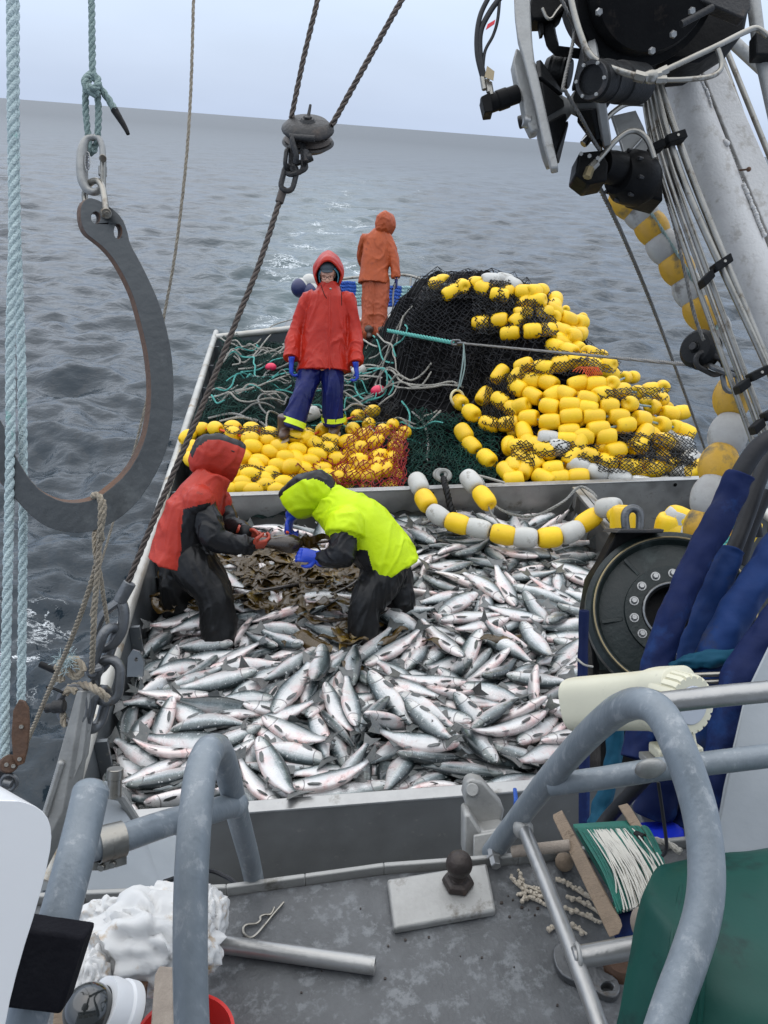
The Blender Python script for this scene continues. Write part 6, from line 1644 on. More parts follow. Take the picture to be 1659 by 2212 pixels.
mb = MB(); mb.cyl(W(281, 1258, 2.1), W(258, 1300, 2.1), px(14, 2.1), 18); tag(mb.build('ferrule', 'galvanised'), 'grey steel ferrule at the lower end of the long wire rope', 'ferrule')
mb = MB(); mb.tube(spl(PL([(258, 1298, 2.1), (225, 1325, 2.1), (208, 1365, 2.1), (215, 1398, 2.1), (240, 1396, 2.1), (262, 1365, 2.1), (268, 1325, 2.1), (262, 1300, 2.1)]), 6), px(9, 2.1), 10, flat=1.4); tag(mb.build('wire_eye', 'galvanised'), 'steel eye loop closing the lower end of the long wire rope', 'eye')
ch = thing('chain', 'heavy grey chain links and turnbuckle pin tied to the wooden coloured post', 'chain', W(215, 1550, 2.08))
for (u, v, d, s_, L_, w_2, r) in ((226, 1402, UP+RT*.35, fw*1.+RT*.4, 100, 44, 11), (232, 1470, UP*1.+RT*.1, RT-UP*.2, 92, 52, 11), (210, 1532, UP+RT*.25, fw+RT*.4, 86, 46, 12)):
    mb = MB(); mb.link(W(u, v, 2.08), d, s_, px(L_, 2.08), px(w_2, 2.08), px(r, 2.08), 10); mb.build('link', 'galvanised', ch)
mb = MB(); mb.lathe([(0, 0), (px(18, 2.05), 0), (px(19, 2.05), .008), (px(12, 2.05), .014), (px(11, 2.05), .02), (0, .022)], W(206, 1448, 2.06), -fw, 20); mb.tube([W(200, 1450, 2.03), W(222, 1443, 2.03)], px(6, 2.05), 8); mb.build('pin_head', 'galvanised', ch)
kn = thing('tie_rope', 'frayed pale rope knotted round the chain pin and post top', 'rope', W(150, 1480, 2.05))
def krope(pts, r=9): mb = MB(); mb.twist(spl(PL(pts, 2.03), 8), px(r, 2.05), None, 3, 5); mb.build('strand', 'tan_rope', kn, angle=80)
krope([(128, 1470), (124, 1445), (140, 1425), (160, 1432), (175, 1452), (160, 1462), (145, 1445), (150, 1430), (165, 1425), (182, 1450)]); krope([(135, 1472), (130, 1450), (150, 1440)], 8); krope([(140, 1500), (150, 1488), (165, 1495)], 8); krope([(150, 1485, 2.08), (185, 1480, 2.04), (212, 1492, 2.0), (232, 1510, 2.02)], 9); krope([(138, 1540), (135, 1555), (142, 1570)], 7)
mb = MB(); rr = random.Random(2)
for i in range(90):
    p = W(142+rr.gauss(0, 9), 1430+rr.gauss(0, 9), 2.01); d = Vector((rr.uniform(-1, 1), rr.uniform(-1, .2), rr.uniform(-.2, 1))).normalized()*rr.uniform(.01, .035); mb.tube([p, p+d*.5+Vector((0, 0, .003)), p+d], .0009, 3)
mb.build('frayed_end', 'pale_rope', kn)
po = thing('rigging_post', 'weathered grey brown metal post at the lower left with bolted shackle', 'post', W(115, 1750, 2.05)); mb = MB(); mb.hexa(pxpoly([(166, 1492), (178, 1494), (136, 1752), (60, 1900), (30, 1900), (94, 1750)], 2.02), fw*.03+RT*.03); mb.build('edge_plate', 'aluminium_cast', po, bevel=.002)
mb = MB(); mb.hexa(pxpoly([(178, 1494), (196, 1498), (187, 1558), (184, 1596), (178, 1640), (150, 1705), (136, 1752), (70, 1900), (50, 1900)], 2.03), fw*.045); mb.build('web_plate', 'aluminium_dull', po, bevel=.002)
mb = MB()
for i in range(26): t_ = i/25; mb.ball(W(132-34*t_, 1650+110*t_, 2.018), px(8.5, 2.), nu=8, nv=5)
mb.build('weld_bead', 'aluminium_cast', po)
mb = MB(); mb.link(W(160, 1525, 2.04), UP, RT, px(78, 2.04), px(60, 2.04), px(9, 2.04), 10); mb.build('shackle', 'galvanised', po); mb = MB(); mb.cyl(W(98, 1530, 2.02), W(118, 1528, 2.02), px(10, 2.02), 14); mb.cyl(W(114, 1527, 2.02), W(140, 1525, 2.02), px(14, 2.02), 14); mb.build('bolt', 'dark_iron', po)
mb = MB(); mb.cyl(W(86, 1434, 2.03), W(122, 1450, 2.03), px(7, 2.02), 10); mb.build('toggle', 'black_rubber', po); mb = MB(); mb.tube(PL([(100, 1484), (118, 1488), (136, 1496)], 2.02), px(3, 2.), 6); mb.build('tie', 'black_rubber', po)
mb = MB(); p = W(293, 1440, 3.5); mb.plate([pxpoly([(274, 1462), (276, 1420), (286, 1404), (300, 1408), (310, 1430), (308, 1462)], 3.5), pxpoly(hol(294, 1425, 4, 5), 3.5)], fw*.02); tag(mb.build('pad_eye', 'bulwark_inner'), 'small rounded pad eye with a hole on the inside of the left boat side', 'pad eye')
# ---------------------------------------------------------------- string of floats slung over the divider, and the float string beside the boom
def hang_chain(pts, kinds, label_fmt, group, scale=1., meshes=None, line='grey_line', line_r=.008):
    P = [W(u, v, Z) for u, v, Z in pts]; nn = {'y': 'yellow', 'w': 'white'}; cnt = 0
    for k, p in enumerate(P):
        d = P[min(len(P)-1, k+1)]-P[max(0, k-1)]; cnt += 1
        put_float(p, d, kinds[k], label_fmt % (nn[kinds[k]], ['first', 'second', 'third', 'fourth', 'fifth', 'sixth', 'seventh', 'eighth', 'ninth', 'tenth', 'eleventh', 'twelfth', 'thirteenth'][k]), group, scale, mesh=meshes[kinds[k]] if meshes else None)
    return P
Zc = 6.35; pts = [(904, 1046, 6.75), (920, 1082, 6.6), (948, 1114, 6.45), (989, 1131, 6.35), (1032, 1141, 6.3), (1087, 1155, 6.22), (1133, 1161, 6.2), (1187, 1161, 6.2), (1233, 1150, 6.22), (1271, 1124, 6.3), (1315, 1097, 6.2), (1341, 1118, 6.1)]
P = hang_chain(pts, 'wywywywywywy', '%s float, %s from the left on the slack string in front of the divider wall', 'floats on the slack string', 1.)
mb = MB(); mb.twist(spl([W(905, 1025, 6.85)]+P, 8), .009, n=4); tag(mb.build('float_line', 'grey_line'), 'line of the slack float string in front of the divider wall', 'rope')
P = hang_chain([(1018, 1040, 6.65), (1046, 1076, 6.5)], 'wy', '%s float, %s on the short drop hanging over the top of the divider wall', None, 1.); mb = MB(); mb.twist(spl([W(1003, 1022, 6.85)]+P+[W(1062, 1110, 6.4), W(1080, 1132, 6.35)], 6), .009, n=4); tag(mb.build('float_line', 'grey_line'), 'line of the short float drop over the divider wall', 'rope')
mb = MB(); mb.twist(spl(PL([(1000, 1020, 6.9), (1040, 1035, 6.8), (1060, 1085, 6.55), (1110, 1112, 6.5), (1160, 1112, 6.5), (1215, 1085, 6.6), (1250, 1053, 6.75), (1275, 1060, 6.7), (1290, 1075, 6.6)]), 8), .013, n=4); tag(mb.build('rope', 'grey_line'), 'grey rope sagging along the divider wall to the lengthwise wall', 'rope')
mb = MB(); P = PL([(958, 1032, 6.78), (965, 1060, 6.6), (972, 1090, 6.55), (982, 1112, 6.5)]); mb.twist(spl(P, 6), .03, n=5, pitch=.12); tag(mb.build('wrapped_rope', 'black_rubber'), 'thick black taped rope hanging over the divider wall', 'rope')
mb = MB(); mb.tube(circ(W(958, 1027, 6.8), RT, (UP+fw*.7).normalized(), .055, 20), .022, 8, closed=True); mb.tube(circ(W(951, 1025, 6.82), RT, (UP+fw*.6).normalized(), .05, 20), .018, 8, closed=True); tag(mb.build('rope_coil', 'grey_line'), 'small grey rope coil on top of the divider wall', 'rope')
mb = MB(); mb.tube(spl(PL([(1003, 1022, 6.9), (1045, 1030, 6.9), (1090, 1043, 6.85)]), 6), .012, 6); tag(mb.build('rope', 'white_rope'), 'pale rope lying along the divider top left of the big heap', 'rope')
mb = MB(); mb.twist(spl(PL([(838, 714, 8.6), (880, 722, 8.3), (930, 731, 8.0), (978, 740, 7.7)]), 6), .022, n=6); tag(mb.build('rope', 'aqua_rope'), 'taut thick aqua rope running from the orange suit to the shackle', 'rope')
mb = MB(); mb.link(W(985, 740, 7.65), RT, UP, .09, .045, .011); mb.link(W(997, 742, 7.6), RT, fw, .08, .045, .011); tag(mb.build('shackle', 'galvanised'), 'small shackle between the aqua rope and the grey towing line', 'shackle')
mb = MB(); mb.twist(spl(PL([(1003, 742, 7.55), (1150, 756, 6.3), (1320, 772, 5.1), (1484, 787, 4.1)]), 8), .011, n=5); tag(mb.build('towing_line', 'wire_grey'), 'grey towing line stretched from the shackle right to the dark block by the boom', 'rope')
mb = MB(); mb.tube(spl(PL([(1002, 742, 7.55), (1000, 780, 7.5), (992, 830, 7.5), (988, 842, 7.5)]), 6), .008, 6); mb.tube(spl(PL([(1001, 742, 7.55), (1004, 790, 7.5), (994, 835, 7.5)]), 6), .007, 6); tag(mb.build('cord', 'sage_rope'), 'thin cord holding the cream ring up to the shackle', 'cord')
BFM = {'y': float_mesh('boom_float', .078, .185, 'float_dirty_yellow', .36), 'w': float_mesh('boom_float', .078, .185, 'float_dirty_white', .36)}
bp = [(1357, 436, 3.7), (1384, 460, 3.7), (1408, 492, 3.7), (1433, 532, 3.7), (1462, 578, 3.7), (1490, 628, 3.7), (1514, 675, 3.7), (1540, 705, 3.75)]
P = hang_chain(bp, 'ywywywyw', 'weathered %s float, %s from the top on the string under the boom', 'weathered floats beside the boom', 1., BFM)
mb = MB(); mb.twist(spl([p-fw*.073 for p in P]+[W(1520, 740, 3.6)], 6), .008, n=4); tag(mb.build('float_line', 'sage_rope'), 'grey line over the weathered floats under the boom', 'rope')
lp_ = [(1582, 858, 3.6), (1572, 940, 3.55), (1552, 1005, 3.5), (1535, 1075, 3.45), (1520, 1140, 3.45)]
P = hang_chain(lp_, 'ywywy', 'weathered %s float, %s from the top on the string hanging below the dark block', 'weathered floats below the block', 1.12, BFM); mb = MB(); mb.twist(spl([p-fw*.02 for p in P], 6), .01, n=4); tag(mb.build('float_line', 'sage_rope'), 'line through the weathered floats hanging below the dark block', 'rope')
for k, (u, v, kd, d, lab) in enumerate([(1453, 1130, 'w', (.3, 0, 1), 'white float left of the loose float cluster behind the winch'), (1470, 1122, 'y', (1, 0, -.5), 'yellow float at the top of the loose float cluster behind the winch'), (1460, 1150, 'y', (1, 0, -.3), 'yellow float in front of the loose float cluster behind the winch'), (1480, 1147, 'w', (1, .3, .1), 'white float on the right of the loose float cluster behind the winch'), (1475, 1168, 'w', (1, 0, .2), 'lowest white float in the cluster behind the winch'), (1440, 1142, 'y', (0, 0, 1), 'yellow float peeping out left of the cluster behind the winch'),
      (1610, 1150, 'y', (.4, 0, 1), 'yellow float between the black hoses'), (1560, 1185, 'y', (.6, 0, 1), 'yellow float under aqua rope behind the blue hose sleeves'), (1345, 1125, 'y', (0, .3, 1), 'yellow float just right of the lengthwise bin wall')]): put_float(W(u, v, 4.9), d, kd, lab, None, .95)
mb = MB(); mb.twist(spl(PL([(1620, 1095, 4.6), (1628, 1130, 4.6), (1600, 1150, 4.6), (1575, 1165, 4.6), (1560, 1180, 4.6), (1590, 1190, 4.6), (1610, 1170, 4.6)]), 8), .014, n=5); mb.twist(spl(PL([(1590, 1100, 4.6), (1580, 1140, 4.6), (1550, 1170, 4.6), (1540, 1185, 4.6)]), 8), .014, n=5); tag(mb.build('rope', 'aqua_rope'), 'aqua rope tangled behind the blue hose sleeves', 'rope')
# things on the platform astern
for k, (u, v, r, lab) in enumerate(((650, 622, .17, 'navy and white round buoy, left one of the pair behind the stern wall'), (672, 632, .17, 'navy and white round buoy nearest the red jacket sleeve'), (668, 608, .13, 'small grey white buoy above the pair of navy buoys'))):
    c = W(u, v, 13.2); mb = MB(); ax = (RT*-.5+UP*-.35-fw*.4).normalized(); pr = [(r*math.sin(math.pi*i/14), -r*math.cos(math.pi*i/14)) for i in range(15)]; mb.lathe(pr, c, ax, 22); o = mb.build('buoy', ['float_white', 'buoy_navy'])
    for p in o.data.polygons:
        if k < 2 and (p.center+ORG[o.name]-c).dot(ax) > -.01: p.material_index = 1
    tag(o, lab, 'buoy')
for k in range(6):
    for j, (a, b, m_) in enumerate(((740, 772, 'blue_rope'), (772, 800, 'teal_rope'), (800, 808, 'blue_rope'))):
        pass
cw = thing('rope_bundle', 'thick stacked coils of blue and pale green rope behind the stern wall', 'rope', W(800, 660, 13.6))
for k in range(7):
    v0 = 612+k*7.5
    for a, b, m_ in ((735, 768, 'blue_rope'), (768, 788, 'teal_rope'), (788, 812, 'blue_rope'), (838, 866, 'blue_rope'), (866, 885, 'teal_rope'), (885, 900, 'blue_rope')):
        if a > 830 and k < 1: continue
        mb = MB(); mb.twist([W(a+2*math.sin(k), v0+(a-735)*.02, 13.4), W((a+b)/2, v0+(a-735)*.02-1, 13.4), W(b+2*math.sin(k), v0+(b-735)*.02, 13.4)], px(4.4, 13.4), px(16, 13.4), 3, 5); mb.build('coil', m_, cw)
ra = thing('guard_rail', 'small pipe guard rail behind the stern wall right of the orange suit', 'railing', W(890, 640, 13.8)); mb = MB(); mb.tube(spl(PL([(690, 612, 14), (760, 600, 13.9), (865, 594, 13.8), (900, 600, 13.8), (907, 606, 13.8), (902, 640, 13.8)]), 8), px(3, 13.8), 8); mb.build('top_pipe', 'stainless', ra); mb = MB(); mb.tube(PL([(888, 598, 13.8), (884, 640, 13.8)]), px(2.6, 13.8), 8); mb.build('post', 'stainless', ra)
# ---------------------------------------------------------------- boom, power block and hydraulics, upper right
Z3 = lambda x, y: (995.4+x*.4, y*.4)
def P3(pts, Z): return [W(*Z3(q[0], q[1]), q[2] if len(q) > 2 else Z) for q in pts]
ZB = 3.3
bm_ = thing('boom', 'large weathered pale metal boom tube with a welded side plate, leaning from the right', 'boom', W(1659, 800, ZB))
A, B = W(1422, 60, ZB), W(1738, 880, ZB); B = A.lerp(B, 1.35); mb = MB(); n_ = 32; mb.tube([A.lerp(B, i/n_) for i in range(n_+1)], px(43, ZB), 36, up=fw); mb.build('tube', 'boom_paint', bm_)
mb = MB(); mb.hexa(P3([(1270, 300), (1400, 300), (1760, 1120), (1760, 1500)], 3.26), fw*.05); mb.build('side_plate', 'boom_paint', bm_, bevel=.004)
def weld(pts, Z, r): 
    mb = MB(); Q = resample(P3(pts, Z), .012)
    for p in Q: mb.ball(p+Vector((random.uniform(-.002, .002), 0, random.uniform(-.002, .002))), r*random.uniform(.85, 1.15), nu=8, nv=5)
    mb.build('weld', 'boom_paint', bm_)
weld([(1275, 390), (1330, 500), (1352, 575)], 3.23, .009); weld([(1530, 1000), (1570, 1100), (1610, 1200), (1640, 1270)], 3.23, .010); weld([(1425, 765), (1440, 775)], 3.23, .014); weld([(1358, 585), (1530, 990)], 3.25, .003)
mb = MB(); mb.cyl(P3([(1505, 920)], 3.24)[0], P3([(1552, 914)], 3.2)[0], .004, 8); mb.ball(P3([(1555, 914)], 3.2)[0], .010); mb.build('stud', 'rust', bm_)
# pipes along the boom
ends = [((1388, 192), (1433, 398), (1612, 915), (1640, 985)), ((1396, 192), (1447, 398), (1628, 898), (1655, 975)), ((1404, 188), (1461, 398), (1645, 905), (1668, 970)), ((1414, 180), (1479, 398), (1650, 776), (1720, 940)), ((1424, 178), (1501, 398), (1659, 786), (1725, 950))]
zz = (3.15, 3.2, 3.12, 3.05, 3.05); nm = ['outermost', 'second', 'third', 'fourth', 'fifth']
for (e, z, r, k) in zip(ends, zz, (6, 5, 6.5, 7.5, 7.5), range(5)):
    mb = MB(); mb.tube(spl(PL(e, z), 10), px(r, z), 12); tag(mb.build('hydraulic_pipe', 'stainless'), 'steel hydraulic pipe along the boom, %s counting from the floats' % nm[k], 'pipe', 'hydraulic pipes along the boom')
for k, (a, b) in enumerate((((1405, 340), (1640, 930)), )): pass
for k, (a, b, z) in enumerate((((1395, 330), (1475, 292), 3.0), ((1508, 622), (1572, 556), 3.0), ((1584, 850), (1652, 796), 3.0), ((1618, 938), (1680, 880), 3.0))):
    c = thing('pipe_clamp', 'black pipe clamp across the boom pipes, %s from the top' % nm[k].replace('outermost', 'first'), 'clamp', W((a[0]+b[0])/2, (a[1]+b[1])/2, z), 'clamps across the boom pipes'); p, q = W(*a, 3.08), W(*b, 3.0); x = (q-p)/2; mid = p.lerp(q, .22); y = UP*.020; 
    dn = Vector((ends[0][2][0]-ends[0][1][0], 0, 0)); ydir = (W(1612, 915, 3.1)-W(1433, 398, 3.1)).normalized()
    MB().box(p.lerp(q, .28), x*.34, ydir*.017, fw*.030).build('lower_half', 'black_rubber', c, bevel=.004); MB().box(p.lerp(q, .78), x*.34*Vector((1, 1, 1)).x+RT*.012, ydir*.017, fw*.030).build('upper_half', 'black_rubber', c, bevel=.004); mb = MB(); mb.cyl(p.lerp(q, .8)-fw*.034, p.lerp(q, .8)-fw*.024, .006, 10); mb.build('bolt', 'stainless', c)
for k, (a, b) in enumerate((((1548, 95), (1700, 520)), ((1562, 90), (1720, 480)))): mb = MB(); mb.tube([W(*a, 3.4), W(*b, 3.4)], px(6, 3.4), 12); tag(mb.build('hydraulic_pipe', 'stainless'), 'thin pipe right of the boom side plate, %s one' % ('left', 'right')[k], 'pipe')
mb = MB(); mb.tube(PL([(1625, -20), (1640, 100), (1680, 280)], 2.8), px(14, 2.8), 16); tag(mb.build('support_tube', 'aluminium_dull'), 'grey support tube at the upper right corner', 'tube'); mb = MB(); mb.box(W(1650, 103, 2.76), RT*px(25, 2.76), UP*px(25, 2.76), fw*.03); tag(mb.build('pipe_clamp', 'black_rubber', bevel=.006), 'square black clamp on the support tube at the right edge', 'clamp')
mb = MB(); mb.tube(PL([(1578, 85), (1659, 160), (1700, 200)], 3.5), px(13, 3.5), 14); tag(mb.build('brace_tube', 'aluminium_dull'), 'grey brace tube crossing behind the support tube at the right edge', 'tube')
# winch housing overhead: big black drum with a bolted rim
wh = thing('overhead_winch', 'big black drum housing with bolted rim filling the top right corner', 'winch', W(1400, 130, 2.75)); c = W(1395, -35, 2.75); ax = (-fw*.85-UP*.5+RT*.1).normalized(); R_ = px(158, 2.75)
MB().lathe([(0, .10), (R_*.80, .10), (R_*.86, .06), (R_*.86, .03), (R_*.99, .03), (R_, .02), (R_, -.03), (R_*.9, -.05), (R_*.9, -.26), (0, -.26)], c, ax, 64).build('drum', 'black_paint', wh, angle=30)
for x, y in ((745, 65), (1145, 185), (1030, 275), (1245, 60)): p = W(*Z3(x, y), 2.62); mb = MB(); mb.lathe([(0, .012), (.010, .012), (.013, .006), (.013, 0), (0, 0)], p, ax, 6); mb.build('bolt', 'aluminium', wh)
mb = MB(); mb.hexa(P3([(1090, 340), (1300, 320), (1540, 170), (1560, 60), (1600, -80), (1200, -80), (1000, 100)], 2.95), fw*.2); mb.build('housing', 'black_paint', wh, bevel=.02); mb = MB(); mb.hexa(P3([(1295, 0), (1530, 100), (1570, 40), (1560, -60), (1300, -60)], 2.7), fw*.05); mb.build('bracket', 'dark_iron', wh, bevel=.006)
mb = MB(); mb.tube(P3([(1190, 130), (1360, 40)], 2.62), .012, 10); mb.build('strut', 'dark_iron', wh)
def bent(pts, r, label, Z=2.6, mat='stainless', name='hydraulic_pipe', nuts=True):
    t = thing(name, label, 'pipe', P3(pts, Z)[-1]); P = spl(P3(pts, Z), 8); MB().tube(P, r, 12).build('tube', mat, t)
    if nuts:
        d = (P[-1]-P[-2]).normalized(); MB().cyl(P[-1]-d*.03, P[-1]+d*.005, r*1.6, 6).build('nut', mat, t)
    return t
bent([(585, -60), (610, 60), (645, 180), (690, 285), (760, 345), (860, 385), (985, 420)], .0105, 'thick steel pipe curving round under the black drum housing', 2.5)
bent([(1659, 195), (1600, 155), (1540, 170), (1400, 240), (1250, 310), (1070, 395)], .0095, 'steel pipe running from the right edge down to the pipe tee below the drum', 2.5); bent([(1388, 265), (1408, 330), (1400, 380), (1340, 415), (1200, 430), (1060, 432)], .0085, 'steel pipe looping round the boom top to the pipe tee', 2.5)
mb = MB(); mb.ball(P3([(1030, 415)], 2.5)[0], (.028, .02, .022)); mb.cyl(P3([(990, 420)], 2.5)[0], P3([(1080, 400)], 2.5)[0], .017, 6); tag(mb.build('pipe_tee', 'stainless'), 'steel pipe tee where three pipes meet below the drum', 'pipe fitting')
mb = MB(); a, b = P3([(712, 432)], 2.52)[0], P3([(965, 455)], 2.72)[0]; mb.cyl(a, b, px(40, 2.6), 32); mb.cyl(a.lerp(b, .2), a.lerp(b, .32), px(42, 2.6), 32); mb.cyl(a.lerp(b, .5), b, px(43, 2.6), 32); tag(mb.build('hydraulic_motor', 'black_rubber'), 'round black hydraulic motor below the drum, beside the steel pipes', 'motor')
lm = thing('hydraulic_motor', 'black hydraulic motor with bolted end block hanging under the boom above the float string', 'motor', W(1330, 420, 3.0)); a, b = P3([(760, 890)], 2.95)[0], P3([(1120, 985)], 3.15)[0]
mb = MB(); mb.hexa(P3([(640, 820), (760, 808), (800, 880), (790, 975), (690, 995), (620, 940)], 2.9), fw*.12); mb.build('end_block', 'black_paint', lm, bevel=.008); MB().lathe([(0, 0), (px(30, 3), 0), (px(34, 3), .05), (px(36, 3), .12), (px(36, 3), .25), (0, .25)], a, b-a, 28).build('case', 'black_paint', lm); d = (b-a).normalized(); MB().lathe([(0, 0), (px(40, 3), 0), (px(56, 3), .05), (px(58, 3), .11), (px(46, 3), .16), (0, .16)], a+d*.09+UP*-.02, d, 32).build('flange', 'black_paint', lm)
mb = MB(); mb.hexa(P3([(935, 900), (1085, 880), (1095, 1085), (945, 1045)], 3.1), fw*.15); mb.build('mount', 'black_paint', lm, bevel=.01); mb = MB(); mb.cyl(P3([(680, 960)], 2.88)[0], P3([(700, 905)], 2.88)[0], .017, 6); mb.build('port', 'brass_edge', lm)
bent([(1045, 855), (1010, 760), (960, 712), (900, 712), (830, 765), (760, 845), (705, 905)], .0105, 'steel pipe arching down to the lower black motor', 2.9); bent([(985, 560), (900, 560), (830, 600), (760, 670), (665, 775)], .0105, 'steel pipe arching above and behind the lower motor', 3.0)
mb = MB(); mb.tube(P3([(805, 545), (660, 760)], 3.05), .007, 8); tag(mb.build('hose', 'hose_black'), 'thin black hose slanting behind the lower motor pipes', 'hose')
bk = thing('bracket', 'grey sheet bracket between the power block and the boom', 'bracket', W(1370, 340, 3.1)); mb = MB(); mb.hexa(P3([(815, 625), (945, 595), (990, 690), (1045, 855), (885, 855)], 3.12), fw*.01); mb.build('plate', 'aluminium_dull', bk, bevel=.002); mb = MB(); mb.tube(P3([(815, 625), (890, 852), (1045, 853)], 3.11), .006, 8); mb.tube(P3([(905, 830), (985, 740)], 3.1), .006, 8); mb.build('rim', 'aluminium', bk)
d_ = (P3([(965, 455)], 2.72)[0]-P3([(712, 432)], 2.52)[0]).normalized(); o_ = P3([(712, 432)], 2.52)[0]; x_ = d_.orthogonal().normalized(); y_ = d_.cross(x_)
um = thing('motor_cover', 'bolted end ring of the round black motor below the drum', 'motor ring', o_)
MB().lathe([(px(30, 2.5), -.012), (px(38, 2.5), -.012), (px(38, 2.5), -.001), (px(30, 2.5), -.001), (px(30, 2.5), -.012)], o_, d_, 32).build('ring', 'dark_iron', um)
for k in range(6): a_ = k*math.pi/3+.3; p_ = o_+(x_*math.cos(a_)+y_*math.sin(a_))*px(34, 2.5)-d_*.012; mb = MB(); mb.cyl(p_, p_-d_*.008, .006, 6); mb.build('bolt', 'aluminium_dull', um)
d_ = (b-a).normalized(); x_ = d_.orthogonal().normalized(); y_ = d_.cross(x_)
for k in range(8): a_ = k*math.pi/4; p_ = a+d_*.14-UP*.02+(x_*math.cos(a_)+y_*math.sin(a_))*px(50, 3); mb = MB(); mb.cyl(p_, p_-d_*.03, .008, 6); mb.build('bolt', 'dark_iron', lm)
for k in range(3): mb = MB(); mb.cyl(P3([(650+k*45, 830+k*12)], 2.885)[0], P3([(650+k*45, 830+k*12)], 2.875)[0], .008, 6); mb.build('bolt', 'aluminium_dull', lm)
# V-sheave power block
pw = thing('power_block', 'net hauling power block: two ribbed metal cones forming a V sheave, upper middle right', 'power block', W(1210, 360, 2.9)); hub = W(*Z3(590, 575), 2.95); ax = (RT*.93+UP*.14-fw*.34).normalized(); R_ = px(112, 2.9)
MB().lathe([(px(16, 2.9), 0), (px(30, 2.9), -.03), (R_*.93, -.098), (R_, -.103), (R_, -.125), (R_*.9, -.13), (px(25, 2.9), -.095), (px(16, 2.9), -.095)], hub, ax, 56, ref=UP).build('near_cone', 'aluminium_dull', pw, angle=30)
MB().lathe([(px(16, 2.9), 0), (px(30, 2.9), .03), (R_*.93, .098), (R_, .103), (R_, .125), (R_*.9, .13), (px(25, 2.9), .09), (px(16, 2.9), .08)], hub, ax, 56, ref=UP).build('far_cone', 'aluminium_dull', pw, angle=30)
for s in (-1, 1):
    for k in range(8):
        a = k*math.pi/4+.2; rd = (UP-ax*UP.dot(ax)).normalized(); tn = ax.cross(rd); d = rd*math.cos(a)+tn*math.sin(a); e = -rd*math.sin(a)+tn*math.cos(a); p0 = hub+d*px(34, 2.9)+ax*s*.034; p1 = hub+d*R_*.9+ax*s*.094; nn = (d*.75-ax*s*.65).normalized()*-1
        MB().hexa([p0-e*.012, p1-e*.062, p1+e*.062, p0+e*.012], ax*-s*.018).build('rubber_pad', 'black_rubber', pw, bevel=.004)
MB().cyl(hub-ax*.20, hub+ax*.16, px(14, 2.9), 20).build('axle', 'dark_iron', pw)
arm = [(285, -40), (290, 80), (305, 200), (335, 300), (365, 420), (400, 560), (440, 740), (488, 912), (528, 905), (505, 800), (470, 640), (425, 440), (400, 340), (388, 240), (382, 150), (378, 80), (372, -40)]
mb = MB(); mb.plate([P3(arm, 2.72)], fw*.045+RT*.01); mb.build('side_arm', 'aluminium_cast', pw, bevel=.006)
mb = MB(); mb.plate([P3([(300, 255), (330, 275), (372, 430), (425, 700), (385, 712), (350, 640), (330, 520), (300, 430), (282, 330)], 2.78)], fw*.06); mb.build('back_plate', 'aluminium_dull', pw, bevel=.006); mb = MB(); mb.cyl(P3([(338, 650)], 2.8)[0], P3([(378, 660)], 2.8)[0], px(14, 2.8), 18); mb.build('boss', 'aluminium', pw)
a, b = P3([(118, 575)], 2.78)[0], P3([(312, 505)], 2.78)[0]; mb = MB(); mb.cyl(a, b, px(19, 2.78), 24); mb.cyl(a.lerp(b, .38), a.lerp(b, .72), px(21, 2.78), 24); mb.hexa(P3([(110, 520), (160, 495), (175, 600), (130, 605)], 2.74), fw*.06); mb.build('motor', 'black_paint', pw, bevel=.003)
for k, (x, y) in enumerate(((120, 440), (145, 455), (158, 470))): mb = MB(); mb.cyl(P3([(x+8, y+45)], 2.76)[0], P3([(x-4, y-25)], 2.76)[0], px(6, 2.76), 6); mb.build('fitting', 'stainless', pw)
for k, (pts, r, lab) in enumerate((([(118, 420), (90, 300), (88, 180), (110, 70), (165, -40)], 5.5, 'outer black hose curving up from the power block motor'), ([(125, 420), (105, 300), (108, 170), (160, 60), (235, -40)], 6, 'middle black hose curving up from the power block motor'), ([(118, 400), (130, 280), (175, 190), (200, 100), (212, -40)], 3.5, 'thin inner hose curving up from the power block motor'))):
    mb = MB(); mb.tube(spl(P3(pts, 2.76), 10), px(r, 2.76), 12); tag(mb.build('hose', 'hose_black'), lab, 'hose')
mb = MB(); mb.hexa(P3([(135, 160), (145, 130), (187, 105), (182, 128)], 2.74), fw*.003); tag(mb.build('tag', 'tag_red'), 'small red tag tied among the black hoses', 'tag'); mb = MB(); mb.hexa(P3([(128, 415), (142, 355), (182, 385), (176, 435)], 2.73), fw*.002); tag(mb.build('tag', 'tag_tan'), 'tan paper tag by the hose fittings', 'tag')
fr = thing('hanger_frame', 'black bracket frame joining the power block to the boom head', 'bracket', W(1210, 125, 2.95)); mb = MB(); mb.hexa(P3([(380, -20), (560, -20), (560, 60), (520, 100), (385, 105), (365, 60)], 2.9), fw*.08); mb.build('head', 'black_paint', fr, bevel=.008); mb = MB(); mb.tube(P3([(465, 90), (480, 180), (495, 240), (520, 275), (640, 290)], 2.95), [.03, .03, .03, .025, .025], 4); mb.build('arm', 'black_paint', fr); mb = MB(); mb.hexa(P3([(420, 115), (445, 112), (448, 180), (432, 185)], 2.92), fw*.03); mb.build('lug', 'black_paint', fr); mb = MB(); mb.tube(spl(P3([(440, 45), (465, 95), (490, 100), (520, 60), (545, 30)], 2.88), 6), .006, 8); mb.build('wire', 'stainless', fr)
